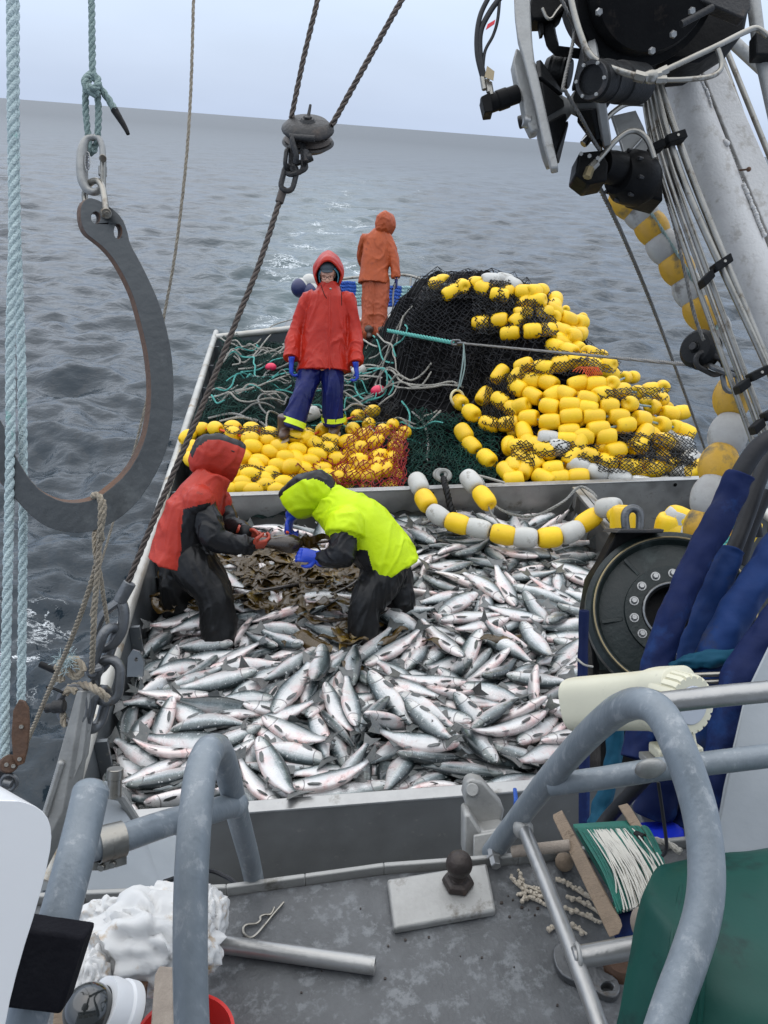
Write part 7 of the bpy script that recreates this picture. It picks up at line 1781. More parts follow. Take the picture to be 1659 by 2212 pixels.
for k, (x, y, lab) in enumerate(((525, 395, 'black rubber tyre roller inside the power block'), )): c = P3([(x, y)], 3.05)[0]; a2 = (RT*.9-fw*.3-UP*.25).normalized(); mb = MB(); R2 = px(34, 3.05); mb.lathe([(0, -.05), (R2*.8, -.05), (R2, -.03), (R2*.96, -.02), (R2, -.01), (R2*.97, 0), (R2, .01), (R2*.96, .02), (R2, .03), (R2*.8, .05), (0, .05)], c, a2, 36); tag(mb.build('roller_tyre', 'black_rubber', angle=25), lab, 'tyre')
rope_obj('net_line', [(1203, -20, 2.7), (1225, 25, 2.72), (1240, 75, 2.8), (1217, 185, 2.7), (1222, 198, 2.7), (1250, 245, 2.75), (1275, 290, 2.85), (1296, 325, 2.9)], px(4.2, 2.8), 'wire_grey', 'grey braided rope running through the V of the power block', pitch=.05, n=5)
mb = MB(); mb.twist(spl(PL([(1290, 395, 3.0), (1350, 520, 3.4), (1420, 690, 4.0), (1490, 880, 5.0), (1524, 975, 5.6), (1540, 1030, 5.9)]), 8), .0095, n=5); tag(mb.build('wire_stay', 'wire_grey'), 'thin wire stay from the lower motor down past the yellow floats to the boat side', 'wire')
mb = MB(); mb.twist(spl(PL([(1428, 395, 3.3), (1455, 480, 3.3), (1480, 590, 3.3), (1500, 680, 3.3), (1520, 735, 3.3)]), 8), px(4, 3.3), n=5); tag(mb.build('rope', 'wire_grey'), 'grey rope dropping along the float string to the dark block', 'rope')
# dark block beside the boom
sb = thing('pulley_block', 'dark round pulley block with a shackle beside the lower boom pipes', 'pulley', W(1510, 795, 3.4)); c = W(1512, 755, 3.4); ax = (RT*-.75-fw*.6+UP*.1).normalized(); R_ = px(42, 3.4)
MB().lathe([(0, .05), (R_*.25, .055), (R_*.3, .045), (R_*.8, .04), (R_, .02), (R_, .012), (0, .012)], c, ax, 32).build('cheek', 'black_rubber', sb); MB().lathe([(0, .008), (R_*.92, .008), (R_*.8, -.01), (R_*.92, -.028), (0, -.028)], c, ax, 32).build('sheave', 'dark_iron', sb); MB().lathe([(0, -.034), (R_, -.034), (R_*.8, -.06), (0, -.065)], c, ax, 32).build('cheek', 'black_rubber', sb); mb = MB(); mb.cyl(c+ax*.04, c+ax*.065, R_*.2, 16); mb.build('axle', 'dark_iron', sb)
mb = MB(); mb.link(W(1533, 785, 3.35), RT-UP*.5, UP, px(62, 3.4), px(36, 3.4), px(6, 3.4), 8); mb.build('shackle', 'dark_iron', sb); mb = MB(); mb.link(W(1558, 800, 3.35), RT-UP*.4, fw+UP*.4, px(52, 3.4), px(34, 3.4), px(6, 3.4), 8); mb.build('link', 'galvanised', sb); mb = MB(); mb.link(W(1578, 822, 3.35), UP-RT*.2, RT, px(48, 3.4), px(30, 3.4), px(5.5, 3.4), 8); mb.build('link', 'galvanised', sb)
# ---------------------------------------------------------------- deck winch and sleeved hoses
Z6 = lambda x, y: (1227.6+x*.26, 995.4+y*.26)
def P6(pts, Z): return [W(*Z6(q[0], q[1]), q[2] if len(q) > 2 else Z) for q in pts]
wn = thing('deck_winch', 'dark green deck winch with bright bolts round its hub, right of the fish', 'winch', W(1450, 1520, 3.3)); c = W(1454, 1322, 3.2); ax = (-fw*.90-RT*.20+UP*.30).normalized(); R_ = px(183, 3.2)
rx = (RT-ax*RT.dot(ax)).normalized()
MB().lathe([(R_*.36, .0), (R_*.36, .02), (R_*.55, .02), (R_*.56, .0), (R_*.84, -.02), (R_*.88, .015), (R_*.92, .02), (R_*.94, .0), (R_, -.015), (R_*1.01, -.06), (R_*.95, -.10), (R_*.6, -.10), (R_*.36, -.1)], c, ax, 72, ref=rx, caps=False).build('flange', 'winch_green', wn, angle=28)
MB().lathe([(R_*.895, .0225), (R_*.905, .0245), (R_*.915, .0225)], c, ax, 72, ref=rx, caps=False).build('worn_edge', 'brass_edge', wn); MB().lathe([(0, -.08), (R_*.30, -.08), (R_*.30, .015), (R_*.345, .03), (R_*.36, .02), (R_*.36, -.1)], c, ax, 48, ref=rx, caps=False).build('hub', 'black_paint', wn); MB().lathe([(R_*.325, .028), (R_*.335, .032), (R_*.35, .028)], c, ax, 48, ref=rx, caps=False).build('hub_edge', 'aluminium', wn)
MB().lathe([(R_*.62, -.10), (R_*.62, -.42), (R_*.98, -.43), (R_, -.5), (0, -.5)], c, ax, 48, ref=rx).build('drum', 'winch_green', wn)
uy = ax.cross(rx)
for k in range(14):
    a = 2*math.pi*(k+.3)/14; p = c+(rx*math.cos(a)+uy*math.sin(a))*R_*.455+ax*.02; mb = MB(); mb.lathe([(0, .020), (.0105, .020), (.0135, .015), (.0135, 0), (0, 0)], p, ax, 6); mb.lathe([(.0135, .003), (.019, .003), (.019, 0), (.0135, 0), (.0135, .003)], p, ax, 16); mb.build('bolt', 'aluminium', wn, angle=25)
for k in range(6): a = 2*math.pi*(k+.1)/6; d = rx*math.cos(a)+uy*math.sin(a); e = ax.cross(d)*.008; MB().hexa([c+d*R_*.58-e, c+d*R_*.83-e, c+d*R_*.83+e, c+d*R_*.58+e], ax*.016-ax*.02).build('rib', 'winch_green', wn, bevel=.002)
fp = [(405, 600), (440, 560), (780, 565), (800, 600), (760, 660), (560, 720), (330, 880), (215, 1050), (170, 1250), (195, 1500), (260, 1700), (260, 1850), (210, 1850), (200, 1600), (130, 1300), (180, 1000), (270, 860)]
mb = MB(); mb.plate([P6(fp, 3.35)], fw*.10); mb.build('frame', 'black_paint', wn, bevel=.006); MB().hexa(P6([(400, 600), (430, 570), (800, 570), (790, 600)], 3.25), fw*.22).build('top_plate', 'dark_iron', wn, bevel=.004); mb = MB(); mb.tube(spl(P6([(480, 570), (470, 470), (490, 415), (535, 395), (580, 415), (600, 470), (595, 570)], 3.35), 6), px(9, 3.35), 12); mb.build('lifting_eye', 'galvanised', wn)
mb = MB(); mb.hexa([W(1300, 1700, 3.4), W(1580, 1690, 3.4), W(1560, 1480, 3.45), W(1300, 1460, 3.45)], fw*.4); mb.build('base', 'black_paint', wn, bevel=.02)
def sleeved(pts, r, mat, label, Z=2., hose=None, hr=None, wr=.006, seed=0):
    t = thing('sleeved_hose', label, 'hose', PL(pts, Z)[-1]); P = spl(PL(pts, Z), 10); mb = MB(); n = 20; Q = []
    T, X = frames(P); V = []; F = []
    for i, (p, tt, x) in enumerate(zip(P, T, X)):
        y = tt.cross(x); rr = (r[0]+(r[1]-r[0])*i/(len(P)-1)) if hasattr(r, '__len__') else r
        for j in range(n): a = 2*math.pi*j/n; w_ = 1+wr/rr*(1.6*noise.noise((math.cos(a)*1.2+seed, math.sin(a)*1.2, i*.22))+.9*noise.noise((math.cos(a)*2.4, math.sin(a)*2.4+seed, i*.6))); V.append(p+(x*math.cos(a)+y*math.sin(a))*rr*w_)
    for i in range(len(P)-1):
        for j in range(n): F.append((i*n+j, i*n+(j+1) % n, (i+1)*n+(j+1) % n, (i+1)*n+j))
    mb.add(V, F); o = mb.build('sleeve', mat, t, angle=80); s = o.modifiers.new('th', 'SOLIDIFY'); s.thickness = .004; s = o.modifiers.new('sb', 'SUBSURF'); s.levels = s.render_levels = 1
    if hose: MB().tube(spl(PL(hose, Z), 10), hr, 16).build('hose', 'hose_black', t)
    return t
sleeved([(1599, 1024, 2.05), (1560, 1110, 2.05), (1500, 1220, 2.03), (1455, 1330, 2.0), (1420, 1430, 1.98), (1395, 1540, 1.95), (1375, 1640, 1.92)], px(31, 2.0), 'sleeve_blue', 'long navy cloth sleeved hose slanting in front of the winch', hose=[(1760, 900, 2.05), (1690, 935, 2.05), (1640, 965, 2.05), (1599, 1024, 2.05), (1570, 1090, 2.06)], hr=px(20, 2.05), seed=1)
sleeved([(1580, 1190, 2.12), (1555, 1250, 2.1), (1515, 1350, 2.08), (1490, 1430, 2.05), (1475, 1520, 2.0)], px(29, 2.1), 'sleeve_light', 'shorter faded blue sleeve beside the long navy sleeve', hose=[(1690, 960, 2.2), (1650, 1010, 2.2), (1615, 1110, 2.17), (1590, 1175, 2.14), (1570, 1220, 2.12)], hr=px(17, 2.15), seed=2)
sleeved([(1700, 1160, 2.05), (1650, 1230, 2.03), (1590, 1320, 2.0), (1545, 1410, 1.97), (1510, 1520, 1.93), (1490, 1640, 1.9)], px(38, 2.0), 'sleeve_light', 'wide faded blue sleeve with dark stains at the right edge', hose=[(1720, 1040, 2.1), (1690, 1090, 2.1), (1680, 1180, 2.07)], hr=px(22, 2.1), seed=3)
sleeved([(1720, 1290, 1.9), (1660, 1370, 1.88), (1600, 1460, 1.85), (1570, 1560, 1.82), (1555, 1700, 1.8), (1550, 1820, 1.8)], px(36, 1.85), 'sleeve_blue', 'dark blue sleeve nearest the grey panel on the right', seed=4, hose=[(1740, 1260, 1.9), (1720, 1290, 1.9), (1690, 1330, 1.9)], hr=px(20, 1.9))
sleeved([(1440, 1448, 1.95), (1480, 1432, 1.93), (1530, 1424, 1.92), (1600, 1420, 1.92)], [px(10, 1.9), px(22, 1.9)], 'sleeve_teal', 'teal cloth fold lying across the blue hose sleeves', seed=5)
sleeved([(1262, 1318, 2.9), (1260, 1400, 2.9), (1258, 1480, 2.88), (1262, 1600, 2.85), (1262, 1790, 2.8)], px(11, 2.9), 'sleeve_blue', 'thin upright blue sleeve at the left of the winch', seed=6, wr=.002)
sleeved([(1330, 1560, 2.4), (1325, 1640, 2.38), (1300, 1740, 2.35), (1285, 1800, 2.3)], px(18, 2.4), 'sleeve_teal', 'teal blue hose sleeve dropping below the cream horn', seed=8)
sleeved([(1460, 1600, 1.95), (1430, 1680, 1.95), (1410, 1760, 1.95)], px(44, 1.95), 'sleeve_blue', 'dark blue sleeve bundle below the cream horn', seed=9); sleeved([(1540, 1590, 1.98), (1520, 1680, 1.97), (1490, 1790, 1.95)], px(40, 1.95), 'sleeve_blue', 'dark blue sleeve bundle right of the curved handrail', seed=10)
for k, (pts, r) in enumerate((([(1640, 1030, 2.4), (1632, 1090, 2.4), (1640, 1160, 2.4)], 9), ([(1659, 1060, 2.3), (1625, 1140, 2.3), (1600, 1220, 2.3)], 13), ([(1450, 1620, 1.8), (1385, 1690, 1.85), (1320, 1760, 1.9), (1290, 1800, 1.9)], 13))): mb = MB(); mb.tube(spl(PL(pts), 8), px(r, 2.2), 14); tag(mb.build('hose', 'hose_black'), ('thin black hose by the aqua rope', 'black hose between the blue sleeves at the right edge', 'black hose crossing down below the handrail')[k], 'hose')
for k in (0, 1): mb = MB(); mb.tube(PL([(1448, 1452+k*16+8, 1.9), (1640, 1445+k*16+8, 1.85)]), px(5.5, 1.9), 12); tag(mb.build('hydraulic_pipe', 'stainless'), '%s of two short steel pipes beside the cream horn' % ('upper', 'lower')[k], 'pipe')
mb = MB(); mb.tube(spl(PL([(1245, 1422, 2.85), (1262, 1436, 2.82), (1280, 1440, 2.85)]), 5), px(2.5, 2.85), 6); tag(mb.build('cord', 'white_rope'), 'white cord tied round the thin upright blue sleeve', 'cord')
# ---------------------------------------------------------------- near things on the upper deck
RPIPE = .0238
t = thing('handrail', 'grey painted pipe handrail hoop standing left of centre at the bottom', 'handrail', W(415, 2212, 1.05)); P = spl(PL([(420, 2330, 1.05), (414, 2200, 1.05), (411, 2050, 1.055), (414, 1880, 1.07), (424, 1740, 1.10), (436, 1660, 1.14), (455, 1618, 1.19), (474, 1622, 1.27), (492, 1670, 1.36), (515, 1765, 1.5), (540, 1860, 1.66), (553, 1925, 1.77)]), 10)
MB().tube(P, [RPIPE*(1 if i < 60 else .92) for i in range(len(P))], 24).build('hoop', 'rail_paint', t)
P = spl(PL([(190, 1832, 1.13), (260, 1812, 1.16), (360, 1778, 1.24), (440, 1757, 1.32), (505, 1738, 1.42)]), 8); MB().tube(P, .0215, 20).build('cross_tube', 'rail_paint', t)
mb = MB(); mb.ball(W(507, 1737, 1.42), .026); mb.build('weld', 'rail_paint', t)
for k, (u, v, z) in enumerate(((226, 1822, 1.145), (250, 1816, 1.155))):
    c = W(u, v, z); d = (P[8]-P[0]).normalized(); x = d.orthogonal().normalized(); y = d.cross(x); mb = MB(); mb.lathe([(.0245, -.011), (.0262, -.011), (.0262, .011), (.0245, .011), (.0245, -.011)], c, d, 36); o = mb.build('hose_clamp', 'stainless'); ORG[o.name] = ORG[o.name]; tag(o, 'shiny steel hose clamp round the left cross tube, %s one' % ('left', 'right')[k], 'clamp')
    mb = MB(); q = c-UP*.030-fw*.004; mb.box(q, d*.008, RT*.010, UP*.006); mb.cyl(q-fw*.012, q+fw*.012, .005, 10); mb.build('screw_housing', 'stainless', o)
t = thing('grab_post', 'thick grey painted pipe post at the lower left with a rounded top', 'post', W(60, 2212, .95)); P = spl(PL([(20, 2330, .94), (62, 2190, .95), (105, 2060, .97), (150, 1900, 1.01), (178, 1790, 1.05), (196, 1710, 1.08)]), 8); MB().tube(P, .0252, 24).build('pipe', 'rail_paint', t); mb = MB(); d = (P[-1]-P[-2]).normalized(); mb.lathe([(.0252*math.cos(a), .0252*.7*math.sin(a)) for a in np.linspace(0, 1.5708, 7)], P[-1], d, 24); mb.build('rounded_cap', 'rail_paint', t)
fb = thing('foam_clamp', 'black foam block clamped round the lower left pipe post', 'clamp', W(110, 2120, .95)); P0 = W(150, 2020, .965); mb = MB(); mb.hexa(PL([(60, 1968, .97), (208, 1990, .97), (158, 2150, .95), (8, 2132, .95)]), fw*.012-fw*.05); o = mb.build('block', 'black_foam', fb, bevel=.004)
# white box at the left edge
wb = thing('white_box', 'white rounded plastic housing at the lower left edge', 'housing', W(30, 2212, .8)); wo = [(-120, 1735), (20, 1727), (70, 1737), (100, 1758), (113, 1795), (108, 1850), (80, 1960), (45, 2070), (15, 2190), (0, 2300), (-120, 2300)]
mb = MB(); mb.plate([pxpoly(chaikin(wo), .80)], fw*.08-RT*.09); mb.build('shell', 'white_plastic', wb, bevel=.012, bseg=4)
# gusset plates below the cabin edge
gs = thing('gusset', 'pale grey triangular gusset plate with a capped pipe stub, left of the fish bin front', 'gusset', W(290, 1930, 2.1)); mb = MB(); mb.hexa(PL([(222, 1690, 2.1), (250, 1712, 2.12), (308, 1795, 2.2), (385, 1812, 2.25), (390, 1905, 2.1), (355, 1925, 2.0), (150, 1940, 1.9), (180, 1780, 2.0)]), fw*.02); mb.build('plate', 'grey_paint', gs, bevel=.003)
mb = MB(); mb.tube(PL([(236, 1715, 2.06), (262, 1722, 2.08), (306, 1792, 2.16)]), .012, 8); mb.build('edge_strip', 'aluminium_dull', gs); mb = MB(); mb.cyl(W(247, 1722, 2.06), W(248, 1680, 2.06), px(15, 2.06), 24, bev=.05); mb.cyl(W(248, 1682, 2.06), W(249, 1660, 2.06), px(17.5, 2.06), 24, bev=.08); mb.build('capped_stub', 'stainless', gs)
mb = MB(); mb.hexa(PL([(180, 1935, 1.85), (480, 1938, 1.78), (470, 1960, 1.75), (180, 1985, 1.8)]), fw*.03); tag(mb.build('gap_shade', 'black_paint'), 'black strip standing in for the shaded gap behind the white rag bundle', 'plate')  # black slab put in as the shade of the gap here
mb = MB(); mb.tube(spl(PL([(355, 1905, 1.72), (440, 1880, 1.85), (490, 1895, 1.85), (520, 1918, 1.8)]), 6), .0055, 8); tag(mb.build('cable', 'hose_black'), 'black cable running behind the left handrail hoop', 'cable')
# right handrail
t = thing('handrail', 'grey painted pipe handrail hoop arching across the lower right', 'handrail', W(1470, 2212, .95)); P = spl(PL([(1062, 1842, 1.80), (1110, 1780, 1.68), (1180, 1690, 1.5), (1250, 1610, 1.36), (1310, 1552, 1.25), (1352, 1525, 1.18), (1392, 1520, 1.13), (1430, 1545, 1.10), (1468, 1620, 1.07), (1500, 1710, 1.05), (1520, 1800, 1.03), (1526, 1900, 1.01), (1515, 1985, .995), (1485, 2080, .98), (1452, 2170, .965), (1400, 2330, .94)]), 10); MB().tube(P, RPIPE, 24).build('hoop', 'rail_paint', t)
MB().tube(PL([(1395, 1522, 1.16), (1470, 1513, 1.17), (1560, 1503, 1.17), (1720, 1488, 1.18)]), .0165, 20).build('upper_tube', 'aluminium', t); MB().tube(PL([(1186, 1696, 1.475), (1300, 1681, 1.44), (1420, 1662, 1.40), (1600, 1640, 1.38), (1720, 1625, 1.36)]), .021, 20).build('lower_tube', 'rail_paint', t)
MB().tube(PL([(1130, 1786, 1.62), (1180, 1910, 1.48), (1230, 2040, 1.36), (1275, 2160, 1.26), (1310, 2260, 1.2)]), .0145, 18).build('strut', 'aluminium', t); mb = MB(); mb.cyl(W(1238, 2070, 1.33), W(1380, 2045, 1.33), .0185, 20); mb.build('stub', 'aluminium', t); mb = MB(); mb.tube(circ(W(1248, 2066, 1.325), UP, fw, .019, 16), .004, 6, closed=True); mb.ball(W(1130, 1790, 1.62), .022); mb.ball(W(1405, 1660, 1.38), (.03, .012, .022)); mb.build('weld', 'aluminium_cast', t); mb = MB(); mb.cyl(W(1063, 1836, 1.76), W(1072, 1872, 1.72), .012, 6); mb.cyl(W(1066, 1850, 1.75), W(1068, 1858, 1.74), .018, 6); mb.build('bolt', 'aluminium', t)
# hinge bracket the rail is bolted to
br = thing('hinge_bracket', 'worn cast aluminium hinge arm standing at the front bin wall by the handrail foot', 'bracket', W(1045, 1870, 1.9)); mb = MB(); P = PL([(1022, 1712, 1.95), (1030, 1745, 1.93), (1050, 1800, 1.9)]); mb.plate([pxpoly([(1005, 1690), (1020, 1682), (1042, 1688), (1085, 1738), (1090, 1752), (1082, 1790), (1040, 1800), (1012, 1762), (1000, 1720)], 1.92)], fw*.05); mb.build('arm', 'aluminium_cast', br, bevel=.010, bseg=3)
mb = MB(); mb.plate([pxpoly([(1002, 1760), (1015, 1758), (1040, 1798), (1085, 1790), (1098, 1800), (1095, 1860), (1030, 1874), (1002, 1858)], 1.86)], fw*.08); mb.build('base', 'aluminium_cast', br, bevel=.007); mb = MB(); mb.cyl(W(1020, 1706, 1.91), W(1022, 1708, 1.98), px(14, 1.9), 18); mb.build('pin', 'aluminium_dull', br); mb = MB(); mb.hexa(PL([(1022, 1802, 1.85), (1090, 1790, 1.85), (1094, 1850, 1.83), (1022, 1862, 1.83)]), -fw*.008); mb.build('face_plate', 'aluminium_dull', br, bevel=.003)
# tow ball on its plate
bp_ = thing('tow_ball', 'rusty tow ball bolted on a scuffed pale metal plate on the upper deck', 'tow ball', Wz(955, 1935, UZ)); q = [Wz(*p, UZ+.022) for p in ((836, 1898), (1052, 1863), (1072, 1966), (850, 2006))]; o = MB().hexa(q, (0, 0, -.021)).build('plate', 'aluminium_cast', bp_, bevel=.006)
b0 = Wz(989, 1909, UZ+.022); MB().lathe([(0, 0), (.034, 0), (.036, .006), (.033, .016), (.024, .020), (.021, .026), (.0, .026)], b0, (0, 0, 1), 6).build('nut', 'ball_iron', bp_, angle=25, bevel=.002); MB().lathe([(.020, .02), (.0165, .034), (.0165, .040)]+[(.029*math.sin(a), .062-.029*math.cos(a)) for a in np.linspace(.62, math.pi, 14)], b0, (0, 0, 1), 32).build('ball', 'ball_iron', bp_)
mb = MB(); mb.twist(spl([Wz(u, v, .05) for u, v in ((960, 1856), (925, 1862), (905, 1870), (908, 1885), (940, 1878), (965, 1868))], 6), .009, n=4); tag(mb.build('cord', 'blue_rope'), 'thin blue cord lying on the lower deck behind the tow ball', 'cord'); mb = MB(); mb.tube(spl(PL([(1112, 1705, 2.9), (1114, 1730, 2.85), (1110, 1755, 2.85), (1104, 1775, 2.85)]), 5), .008, 6); tag(mb.build('cord', 'blue_rope'), 'blue cord hanging over the front bin wall beside the hinge arm', 'cord')
# cotter pin and pipe
mb = MB(); mb.tube(spl([Wz(u, v, UZ+.006) for u, v in ((613, 1949), (590, 1975), (570, 2000), (552, 2020), (540, 2025), (528, 2018), (526, 2004), (535, 1997), (553, 1995), (562, 1988), (563, 1980), (572, 1976), (584, 1975), (590, 1966), (592, 1960))], 8), .0028, 8); tag(mb.build('cotter_pin', 'stainless'), 'bent wire cotter pin lying on the upper deck', 'pin')
mb = MB(); a, b = Wz(455, 2036, UZ+.020), Wz(810, 2086, UZ+.020); d = (b-a).normalized(); mb.lathe([(.0125, 0), (.0175, 0), (.0175, (b-a).length), (.0125, (b-a).length), (.0125, 0)], a, d, 24); tag(mb.build('loose_pipe', 'aluminium'), 'short loose metal pipe lying on the upper deck', 'pipe')
# white rag bundle
def rag(name, c, r, label, seed, mat='rag', sq=(1, 1, 1), amp=.30):
    mb = MB(); mb.ball((0, 0, 0), 1, nu=64, nv=40); V = []
    for p in mb.v:
        q = p*1.2+Vector((seed, 0, 0)); w_ = noise.noise_vector(q*1.3); n1 = 2.4*abs(noise.noise(q*1.1+w_*1.1))**.8-.4; n2 = 2.4*abs(noise.noise(q*2.4+w_*2.0))-.4; n3 = noise.noise(q*.9)
        k = 1+amp*(.70*n1+.22*n2+.4*n3)-.06; V.append(Vector(c)+RT*(p.dot(RT)*r[0]*k)+UP*(p.dot(UP)*r[1]*k)+fw*(p.dot(fw)*r[2]*k))
    mb.v = V; return tag(mb.build(name, mat, angle=80), label, 'rag')
rag('rag', W(332, 2035, 1.38), (.115, .075, .075), 'big crumpled white cloth with brown stains behind the left handrail', 2); rag('rag', W(450, 1990, 1.52), (.035, .055, .06), 'fold of the white cloth bulging right of the left handrail', 5); rag('rag', W(235, 1985, 1.5), (.055, .04, .04), 'greyish cloth end left of the big stained cloth', 8); rag('rag', W(190, 2120, 1.3), (.035, .055, .04), 'white cloth strip hanging below the black foam block', 11)
rag('rag', W(345, 1945, 1.6), (.055, .028, .04), 'white cloth flecked grey at the top of the bundle', 14)
# clutter at the bottom left corner
jr = thing('glass_lamp', 'round dark glass globe in a white ring, bottom left', 'lamp', W(190, 2212, 1.2)); c = W(192, 2182, 1.17); MB().ball(c, .038, nu=32, nv=20).build('globe', 'glass_dark', jr); mb = MB(); d = (-fw*.2+RT*.55+UP*-.3).normalized(); mb.lathe([(.034, 0), (.043, .0), (.045, .012), (.043, .03), (.046, .034), (.046, .05), (.03, .055), (.03, .0), (.034, 0)], c+RT*.012+fw*.012-UP*.004, (RT*.6-UP*.5+fw*.5), 40); mb.build('collar', 'white_plastic', jr, angle=30)
mb = MB(); mb.hexa(PL([(333, 2105, 1.22), (375, 2108, 1.22), (376, 2300, 1.12), (318, 2300, 1.12)]), fw*.025); tag(mb.build('wood_block', 'wood_grey', bevel=.003), 'upright weathered wooden block beside the left handrail foot', 'wood'); mb = MB(); mb.hexa(PL([(120, 2155, 1.2), (145, 2150, 1.2), (135, 2300, 1.14), (105, 2300, 1.14)]), fw*.03); tag(mb.build('wood_block', 'wood'), 'brown wooden strip left of the dark glass globe', 'wood')
rb = thing('red_bucket', 'bright red plastic tub behind the wooden block at the bottom', 'bucket', W(390, 2260, 1.3)); MB().lathe([(.075, -.12), (.085, 0), (.089, .002), (.089, .012), (.083, .012), (.073, -.115), (0, -.115)], W(398, 2252, 1.36), UP+fw*-.3, 40).build('tub', 'red_plastic', rb, angle=35)
mb = MB(); mb.hexa(PL([(268, 2140, 1.24), (300, 2150, 1.24), (290, 2240, 1.2), (262, 2235, 1.2)]), fw*.004); tag(mb.build('metal_tab', 'aluminium'), 'thin metal tab with corner beside the white lamp ring', 'tab'); mb = MB(); mb.hexa(PL([(278, 2132, 1.3), (312, 2136, 1.3), (305, 2200, 1.28), (280, 2195, 1.28)]), fw*.02); tag(mb.build('red_strap', 'rust'), 'dark red strip between the cloth and the wooden block', 'strip')
# cream loudhailer horn
hn = thing('loudhailer', 'cream plastic loudhailer horn with a ribbed round cap, mounted on the right handrail', 'loudhailer', W(1475, 1640, 1.5)); hz = 1.52; A = W(1246, 1520, 1.66); B = W(1480, 1508, 1.44); d = (B-A).normalized(); x = (UP-d*UP.dot(d)).normalized(); y = d.cross(x); mb = MB(); hw = lambda f: f/FPX*1.55
mb.loft([(A, x*hw(54), y*hw(54)), (A+d*.004, x*hw(60), y*hw(60)), (A+d*.05, x*hw(60), y*hw(58)), (A.lerp(B, .55), x*hw(60), y*hw(57)), (A.lerp(B, .72), x*hw(61), y*hw(58)), (A.lerp(B, .8), x*hw(66), y*hw(62)), (A.lerp(B, .98), x*hw(64), y*hw(60)), (B, x*hw(54), y*hw(52))], 44, power=.62); mb.build('body', 'cream_plastic', hn, angle=35, bevel=.002)
cd_ = (-fw*.92+RT*.40-UP*.0).normalized(); cx_ = (UP-cd_*UP.dot(cd_)).normalized(); cy2 = cd_.cross(cx_); cc = W(1482, 1520, 1.42); V = []; F = []; n_ = 22*8
mb = MB(); rows = [(-.045, 1.), (.008, 1.), (.014, .94), (.014, .74)]
for h_, s_ in rows:
    for j in range(n_): a = 2*math.pi*j/n_; rr_ = px(66, 1.42)*(s_-(.075 if (j % 8) in (0, 1) and s_ > .9 else 0)); V.append(cc+cd_*h_+cx_*(rr_*math.cos(a))+cy2*(rr_*math.sin(a)))
for i in range(3):
    for j in range(n_): F.append((i*n_+j, i*n_+(j+1) % n_, (i+1)*n_+(j+1) % n_, (i+1)*n_+j))
F.append(tuple(3*n_+j for j in range(n_))); mb.add(V, F); cap = mb.build('ribbed_cap', 'cream_plastic', hn, angle=30)
lb = MB().lathe([(0, .0165), (px(40, 1.42), .0165), (px(42, 1.42), .0145)], cc, cd_, 40).build('label', 'label_grey', cap)
for k, s in enumerate(('WEATHERPROOF', 'TRUMPET HORN', '15W  8 OHM')): text_mesh(s, cc+cd_*.0170+cx_*(.016-.0085*k), -cy2 if (-cy2).dot(RT) > 0 else cy2, cx_, .0062, 'ink', cap)
mb = MB(); mb.hexa(PL([(1440, 1575, 1.46), (1502, 1572, 1.46), (1512, 1628, 1.44), (1436, 1632, 1.44)]), fw*.05); mb.build('foot', 'cream_plastic', hn, bevel=.006); mb = MB(); mb.hexa(PL([(1424, 1622, 1.43), (1520, 1614, 1.43), (1523, 1636, 1.43), (1424, 1646, 1.43)]), fw*.06); mb.build('base_plate', 'cream_plastic', hn, bevel=.004); mb = MB(); mb.hexa(PL([(1398, 1640, 1.45), (1530, 1634, 1.45), (1530, 1648, 1.45), (1398, 1656, 1.45)]), fw*.05); mb.build('bracket', 'aluminium_dull', hn, bevel=.003)
# line winder
rl = thing('line_winder', 'wooden hand winder wound with green and white line on the upper deck', 'line winder', W(1320, 2000, 1.55))
mb = MB(); mb.hexa(PL([(1194, 1768, 1.75), (1215, 1757, 1.74), (1345, 2000, 1.45), (1338, 2018, 1.44), (1316, 2026, 1.44)]), fw*.022+RT*.004); mb.build('side_board', 'wood', rl, bevel=.002); mb = MB(); mb.hexa(PL([(1340, 1748, 1.80), (1362, 1742, 1.80), (1440, 1868, 1.6), (1425, 1885, 1.6)]), fw*.022); mb.build('side_board', 'wood', rl, bevel=.002)
mb = MB(); mb.cyl(W(1106, 1840, 1.70), W(1232, 1826, 1.66), .0125, 14); mb.build('handle', 'wood_grey', rl)
rr = random.Random(6); gm = MB(); wm = MB(); A0, A1 = W(1248, 1806, 1.70), W(1344, 1970, 1.50); B0, B1 = W(1388, 1796, 1.72), W(1428, 1930, 1.55)
gm_c = [A0, B0, B1, A1]; core = MB().hexa([A0+fw*.03, B0+fw*.03, B1+fw*.03, A1+fw*.03], fw*.04).build('core', 'twine_green', rl, bevel=.012)
a0, a1, b0_, b1 = W(1252, 1802, 1.70), W(1400, 1796, 1.71), W(1334, 1968, 1.49), W(1440, 1930, 1.52)
for i in range(64):
    s = i/63; p = a0.lerp(a1, s); q = b0_.lerp(b1, s); up_ = -fw*.012+Vector((0, 0, .010)); j = Vector((rr.uniform(-.003, .003), rr.uniform(-.003, .003), rr.uniform(-.002, .002))); gm.tube(spl([p+fw*.03, p+up_*.4+j, p.lerp(q, .5)+up_*1.8+j, q+up_*.4-j, q+fw*.03], 4), .0022, 5)
gm.build('green_line', 'twine_green', rl)
for i in range(46):
    s = rr.gauss(.40, .13); s2 = s+rr.gauss(.10, .10); p = a0.lerp(a1, max(0, min(1, s))); q = b0_.lerp(b1, max(0, min(1, s2))); up_ = -fw*(.016+.012*rr.random())+Vector((0, 0, .012)); wm.tube(spl([p+fw*.02, p+up_*.5, p.lerp(q, .5)+up_*1.9, q+up_*.5, q+fw*.02], 4), .0017, 5)
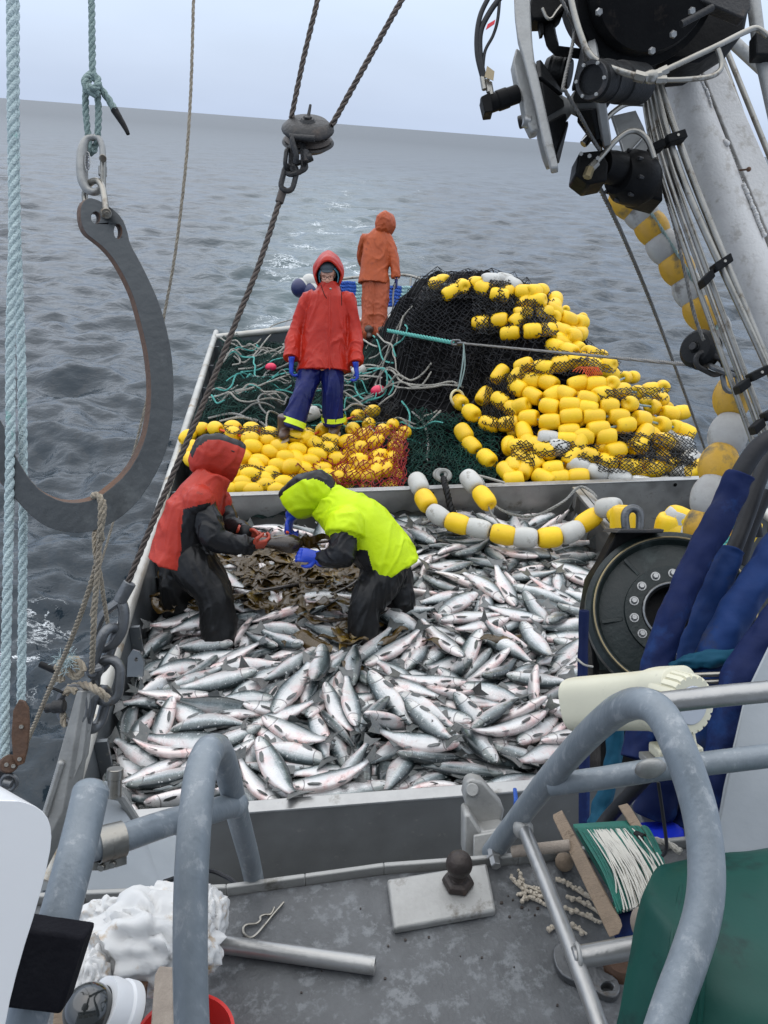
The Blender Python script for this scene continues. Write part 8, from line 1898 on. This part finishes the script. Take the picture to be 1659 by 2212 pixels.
for i in range(7): s = rr.random(); p = a0.lerp(a1, s); q = b0_.lerp(b1, max(0, min(1, s+rr.uniform(-.4, .5)))); up_ = -fw*.03+Vector((0, 0, .012)); wm.tube(spl([p+fw*.01, p.lerp(q, .5)+up_*1.5, q+fw*.01], 6), .0017, 5)
wm.build('white_line', 'twine_white', rl)
mb = MB(); mb.ball(Wz(1219, 1862, UZ+.022), .021); tag(mb.build('wooden_ball', 'wood'), 'small worn wooden ball under the winder side board', 'ball'); mb = MB(); mb.ball(W(1388, 1998, 1.40), (.02, .03, .03)); tag(mb.build('wooden_ball', 'wood_grey'), 'rounded wooden knob between winder and green cover', 'knob')
mb = MB(); mb.hexa(PL([(1330, 1800, 1.9), (1480, 1790, 1.9), (1490, 1880, 1.8), (1330, 1900, 1.8)]), fw*.06); tag(mb.build('blue_crate', 'blue_plastic', bevel=.008), 'bright blue plastic crate behind the line winder', 'crate'); mb = MB(); mb.hexa(PL([(1320, 1970, 1.52), (1372, 1968, 1.5), (1376, 2030, 1.48), (1330, 2035, 1.48)]), fw*.03); tag(mb.build('blue_cloth', 'sleeve_blue', bevel=.006), 'dark blue cloth under the lower end of the line winder', 'cloth')
mb = MB(); mb.twist(spl(PL([(1360, 1800, 1.72), (1398, 1812, 1.68), (1440, 1822, 1.68), (1470, 1840, 1.66)]), 6), .008, n=5); tag(mb.build('rope', 'white_rope'), 'pale rope end with black tape on top of the line winder', 'rope'); mb = MB(); mb.cyl(W(1372, 1803, 1.69), W(1392, 1811, 1.67), .0095, 10); mb.cyl(W(1370, 1815, 1.68), W(1392, 1820, 1.66), .0095, 10); tag(mb.build('tape_wrap', 'black_rubber'), 'black tape wrapped on the pale rope end', 'tape')
mb = MB(); mb.tube(spl(PL([(1422, 1690, 1.5), (1432, 1760, 1.5), (1440, 1830, 1.5), (1430, 1850, 1.5)]), 6), .0035, 6); tag(mb.build('cord', 'hose_black'), 'thin black cord dropping from the horn behind the handrail', 'cord')
mb = MB(); mb.plate([pxpoly([(1365, 1725), (1400, 1750), (1425, 1780), (1500, 1775), (1500, 1850), (1425, 1850), (1400, 1800)], 2.0)], fw*.05); tag(mb.build('grey_bin', 'aluminium_dull', bevel=.004), 'dull grey metal box corner behind the line winder', 'box')
# barnacle covered cord scraps on the deck
def scrap(pts, k):
    mb = MB(); Q = resample(spl([Wz(u, v, UZ+.008) for u, v in pts], 6), .006); rr = random.Random(k)
    mb.tube(Q, .0038, 6)
    for p in Q: mb.ball(p+Vector((rr.uniform(-.004, .004), rr.uniform(-.004, .004), rr.uniform(-.001, .004))), rr.uniform(.003, .0062), nu=6, nv=4)
    tag(mb.build('crusted_cord', 'bone_cord'), ('long crusted white cord scrap left of the strut', 'forked crusted cord piece behind the strut', 'crusted cord running to the winder board', 'middle crusted cord right of the strut', 'lower crusted cord right of the strut', 'short crusted cord near the hook plate', 'tiny crusted cord left of the strut foot', 'crusted twig by the deck plate')[k], 'cord')
for k, pts in enumerate(([(1103, 1894), (1120, 1912), (1145, 1928), (1180, 1940)], [(1123, 1884), (1130, 1910), (1150, 1918), (1176, 1930)], [(1200, 1900), (1225, 1908), (1250, 1925), (1292, 1950)], [(1228, 1938), (1250, 1945), (1285, 1965), (1298, 1975)], [(1218, 1960), (1245, 1970), (1270, 1980), (1298, 1994)], [(1236, 2001), (1252, 2008), (1262, 2016)], [(1185, 2012), (1200, 2002), (1218, 2010)], [(1118, 1932), (1135, 1930), (1130, 1945), (1145, 1938), (1180, 1955)])): scrap(pts, k)
# davit eye plate
ho = MB(); zf = UZ+.02; oo = [(1192, 2055), (1205, 2034), (1235, 2028), (1258, 2042), (1275, 2075), (1300, 2096), (1332, 2110), (1342, 2136), (1330, 2156), (1302, 2150), (1272, 2126), (1240, 2120), (1206, 2100)]
ho.plate([[Wz(u, v, zf) for u, v in chaikin(oo)], [Wz(u, v, zf) for u, v in hol(1312, 2131, 14, 10)]], (0, 0, -.018)); tag(ho.build('eye_plate', 'galvanised', bevel=.003), 'grey cast plate with an eye hole lying under the handrail stub', 'plate'); mb = MB(); mb.lathe([(0, .03), (.026, .03), (.03, .024), (.03, 0), (0, 0)], Wz(1336, 2095, UZ), (0, 0, 1), 28); tag(mb.build('threaded_plug', 'rust'), 'rusty threaded plug half hidden by the green cover', 'plug')
# green canvas cover
tp = thing('green_cover', 'large green canvas cover with a piped seam at the lower right', 'cover', W(1550, 2212, 1.1)); V = []
def gp(u, v, z): return W(u, v, z)
rows = [[(1452, 1868, 1.32), (1500, 1858, 1.32), (1580, 1846, 1.34), (1660, 1835, 1.36), (1800, 1815, 1.36)], [(1418, 1876, 1.24), (1452, 1880, 1.25), (1520, 1872, 1.24), (1660, 1855, 1.26), (1800, 1835, 1.26)], [(1392, 1925, 1.17), (1420, 1940, 1.14), (1500, 1990, 1.09), (1660, 2020, 1.07), (1800, 2040, 1.06)], [(1378, 1985, 1.15), (1405, 2010, 1.11), (1490, 2085, 1.04), (1660, 2150, 1.0), (1800, 2180, .99)], [(1360, 2080, 1.12), (1390, 2110, 1.08), (1480, 2180, 1.02), (1660, 2260, .97), (1800, 2290, .97)], [(1330, 2230, 1.08), (1370, 2260, 1.05), (1470, 2330, 1.0), (1660, 2420, .94), (1800, 2440, .94)]]
mb = MB(); n_ = 5; k_ = 5; cols = [[spl([gp(*q) for q in r], k_)] for r in rows]; G = [c[0] for c in cols]; G2 = [spl([g[j] for g in G], k_) for j in range(len(G[0]))]
nr_ = len(G2[0]); V = [G2[j][i] for j in range(len(G2)) for i in range(nr_)]; V = [p+Vector(noise.noise_vector(p*14))*.004 for p in V]; mb.add(V, [(j*nr_+i, j*nr_+i+1, (j+1)*nr_+i+1, (j+1)*nr_+i) for j in range(len(G2)-1) for i in range(nr_-1)]); o = mb.build('canvas', 'tarp_green', tp, angle=80); s = o.modifiers.new('th', 'SOLIDIFY'); s.thickness = .006; s.offset = 0; s = o.modifiers.new('sb', 'SUBSURF'); s.levels = s.render_levels = 1
for j in (8, 11): MB().tube([p-fw*.003 for p in spl([G2[j][i] for i in range(0, nr_, 3)], 4)], .0035, 6).build('seam', 'tarp_green', tp)
# grey panel behind the cover
mb = MB(); mb.hexa(PL([(1662, 1385, 1.62), (1800, 1385, 1.62), (1800, 1880, 1.5), (1528, 1880, 1.5), (1560, 1700, 1.55), (1606, 1500, 1.6)]), fw*.12+RT*.16); tag(mb.build('cabin_side', 'grey_paint', bevel=.006), 'plain grey painted side panel at the right edge behind the green cover', 'panel')
# grime on the deck: thin brown film round the plate, dark drips
def film(name, pts, mat, label, z=.0035):
    mb = MB(); q = [Wz(u, v, UZ+z) for u, v in chaikin(chaikin(pts))]; mb.plate([q], (0, 0, -.003)); return tag(mb.build(name, mat), label, 'stain')
rr = random.Random(12)
for k in range(26):
    u, v = rr.choice([(rr.uniform(1080, 1180), rr.uniform(1900, 1990)), (rr.uniform(620, 1250), rr.uniform(1950, 2200))]); r_ = rr.uniform(.8, 2.6)
    pts = [(u+r_*(1+.5*rr.random())*math.cos(a)*1.2, v+r_*(1+.5*rr.random())*math.sin(a)) for a in np.linspace(0, 6.283, 8)[:-1]]
    o = film('grit_speck', pts, 'ball_iron', 'tiny dark speck of grit lying on the upper deck', .003); o['group'] = 'specks of grit on the upper deck'
# ---------------------------------------------------------------- the swell heels the whole boat (top-level objects only; parts follow)
bpy.context.view_layer.update()
for o in list(S.objects):
    if o.parent is None and o.name not in ('sea', 'camera', 'sun'): o.matrix_world = HEELM @ o.matrix_world
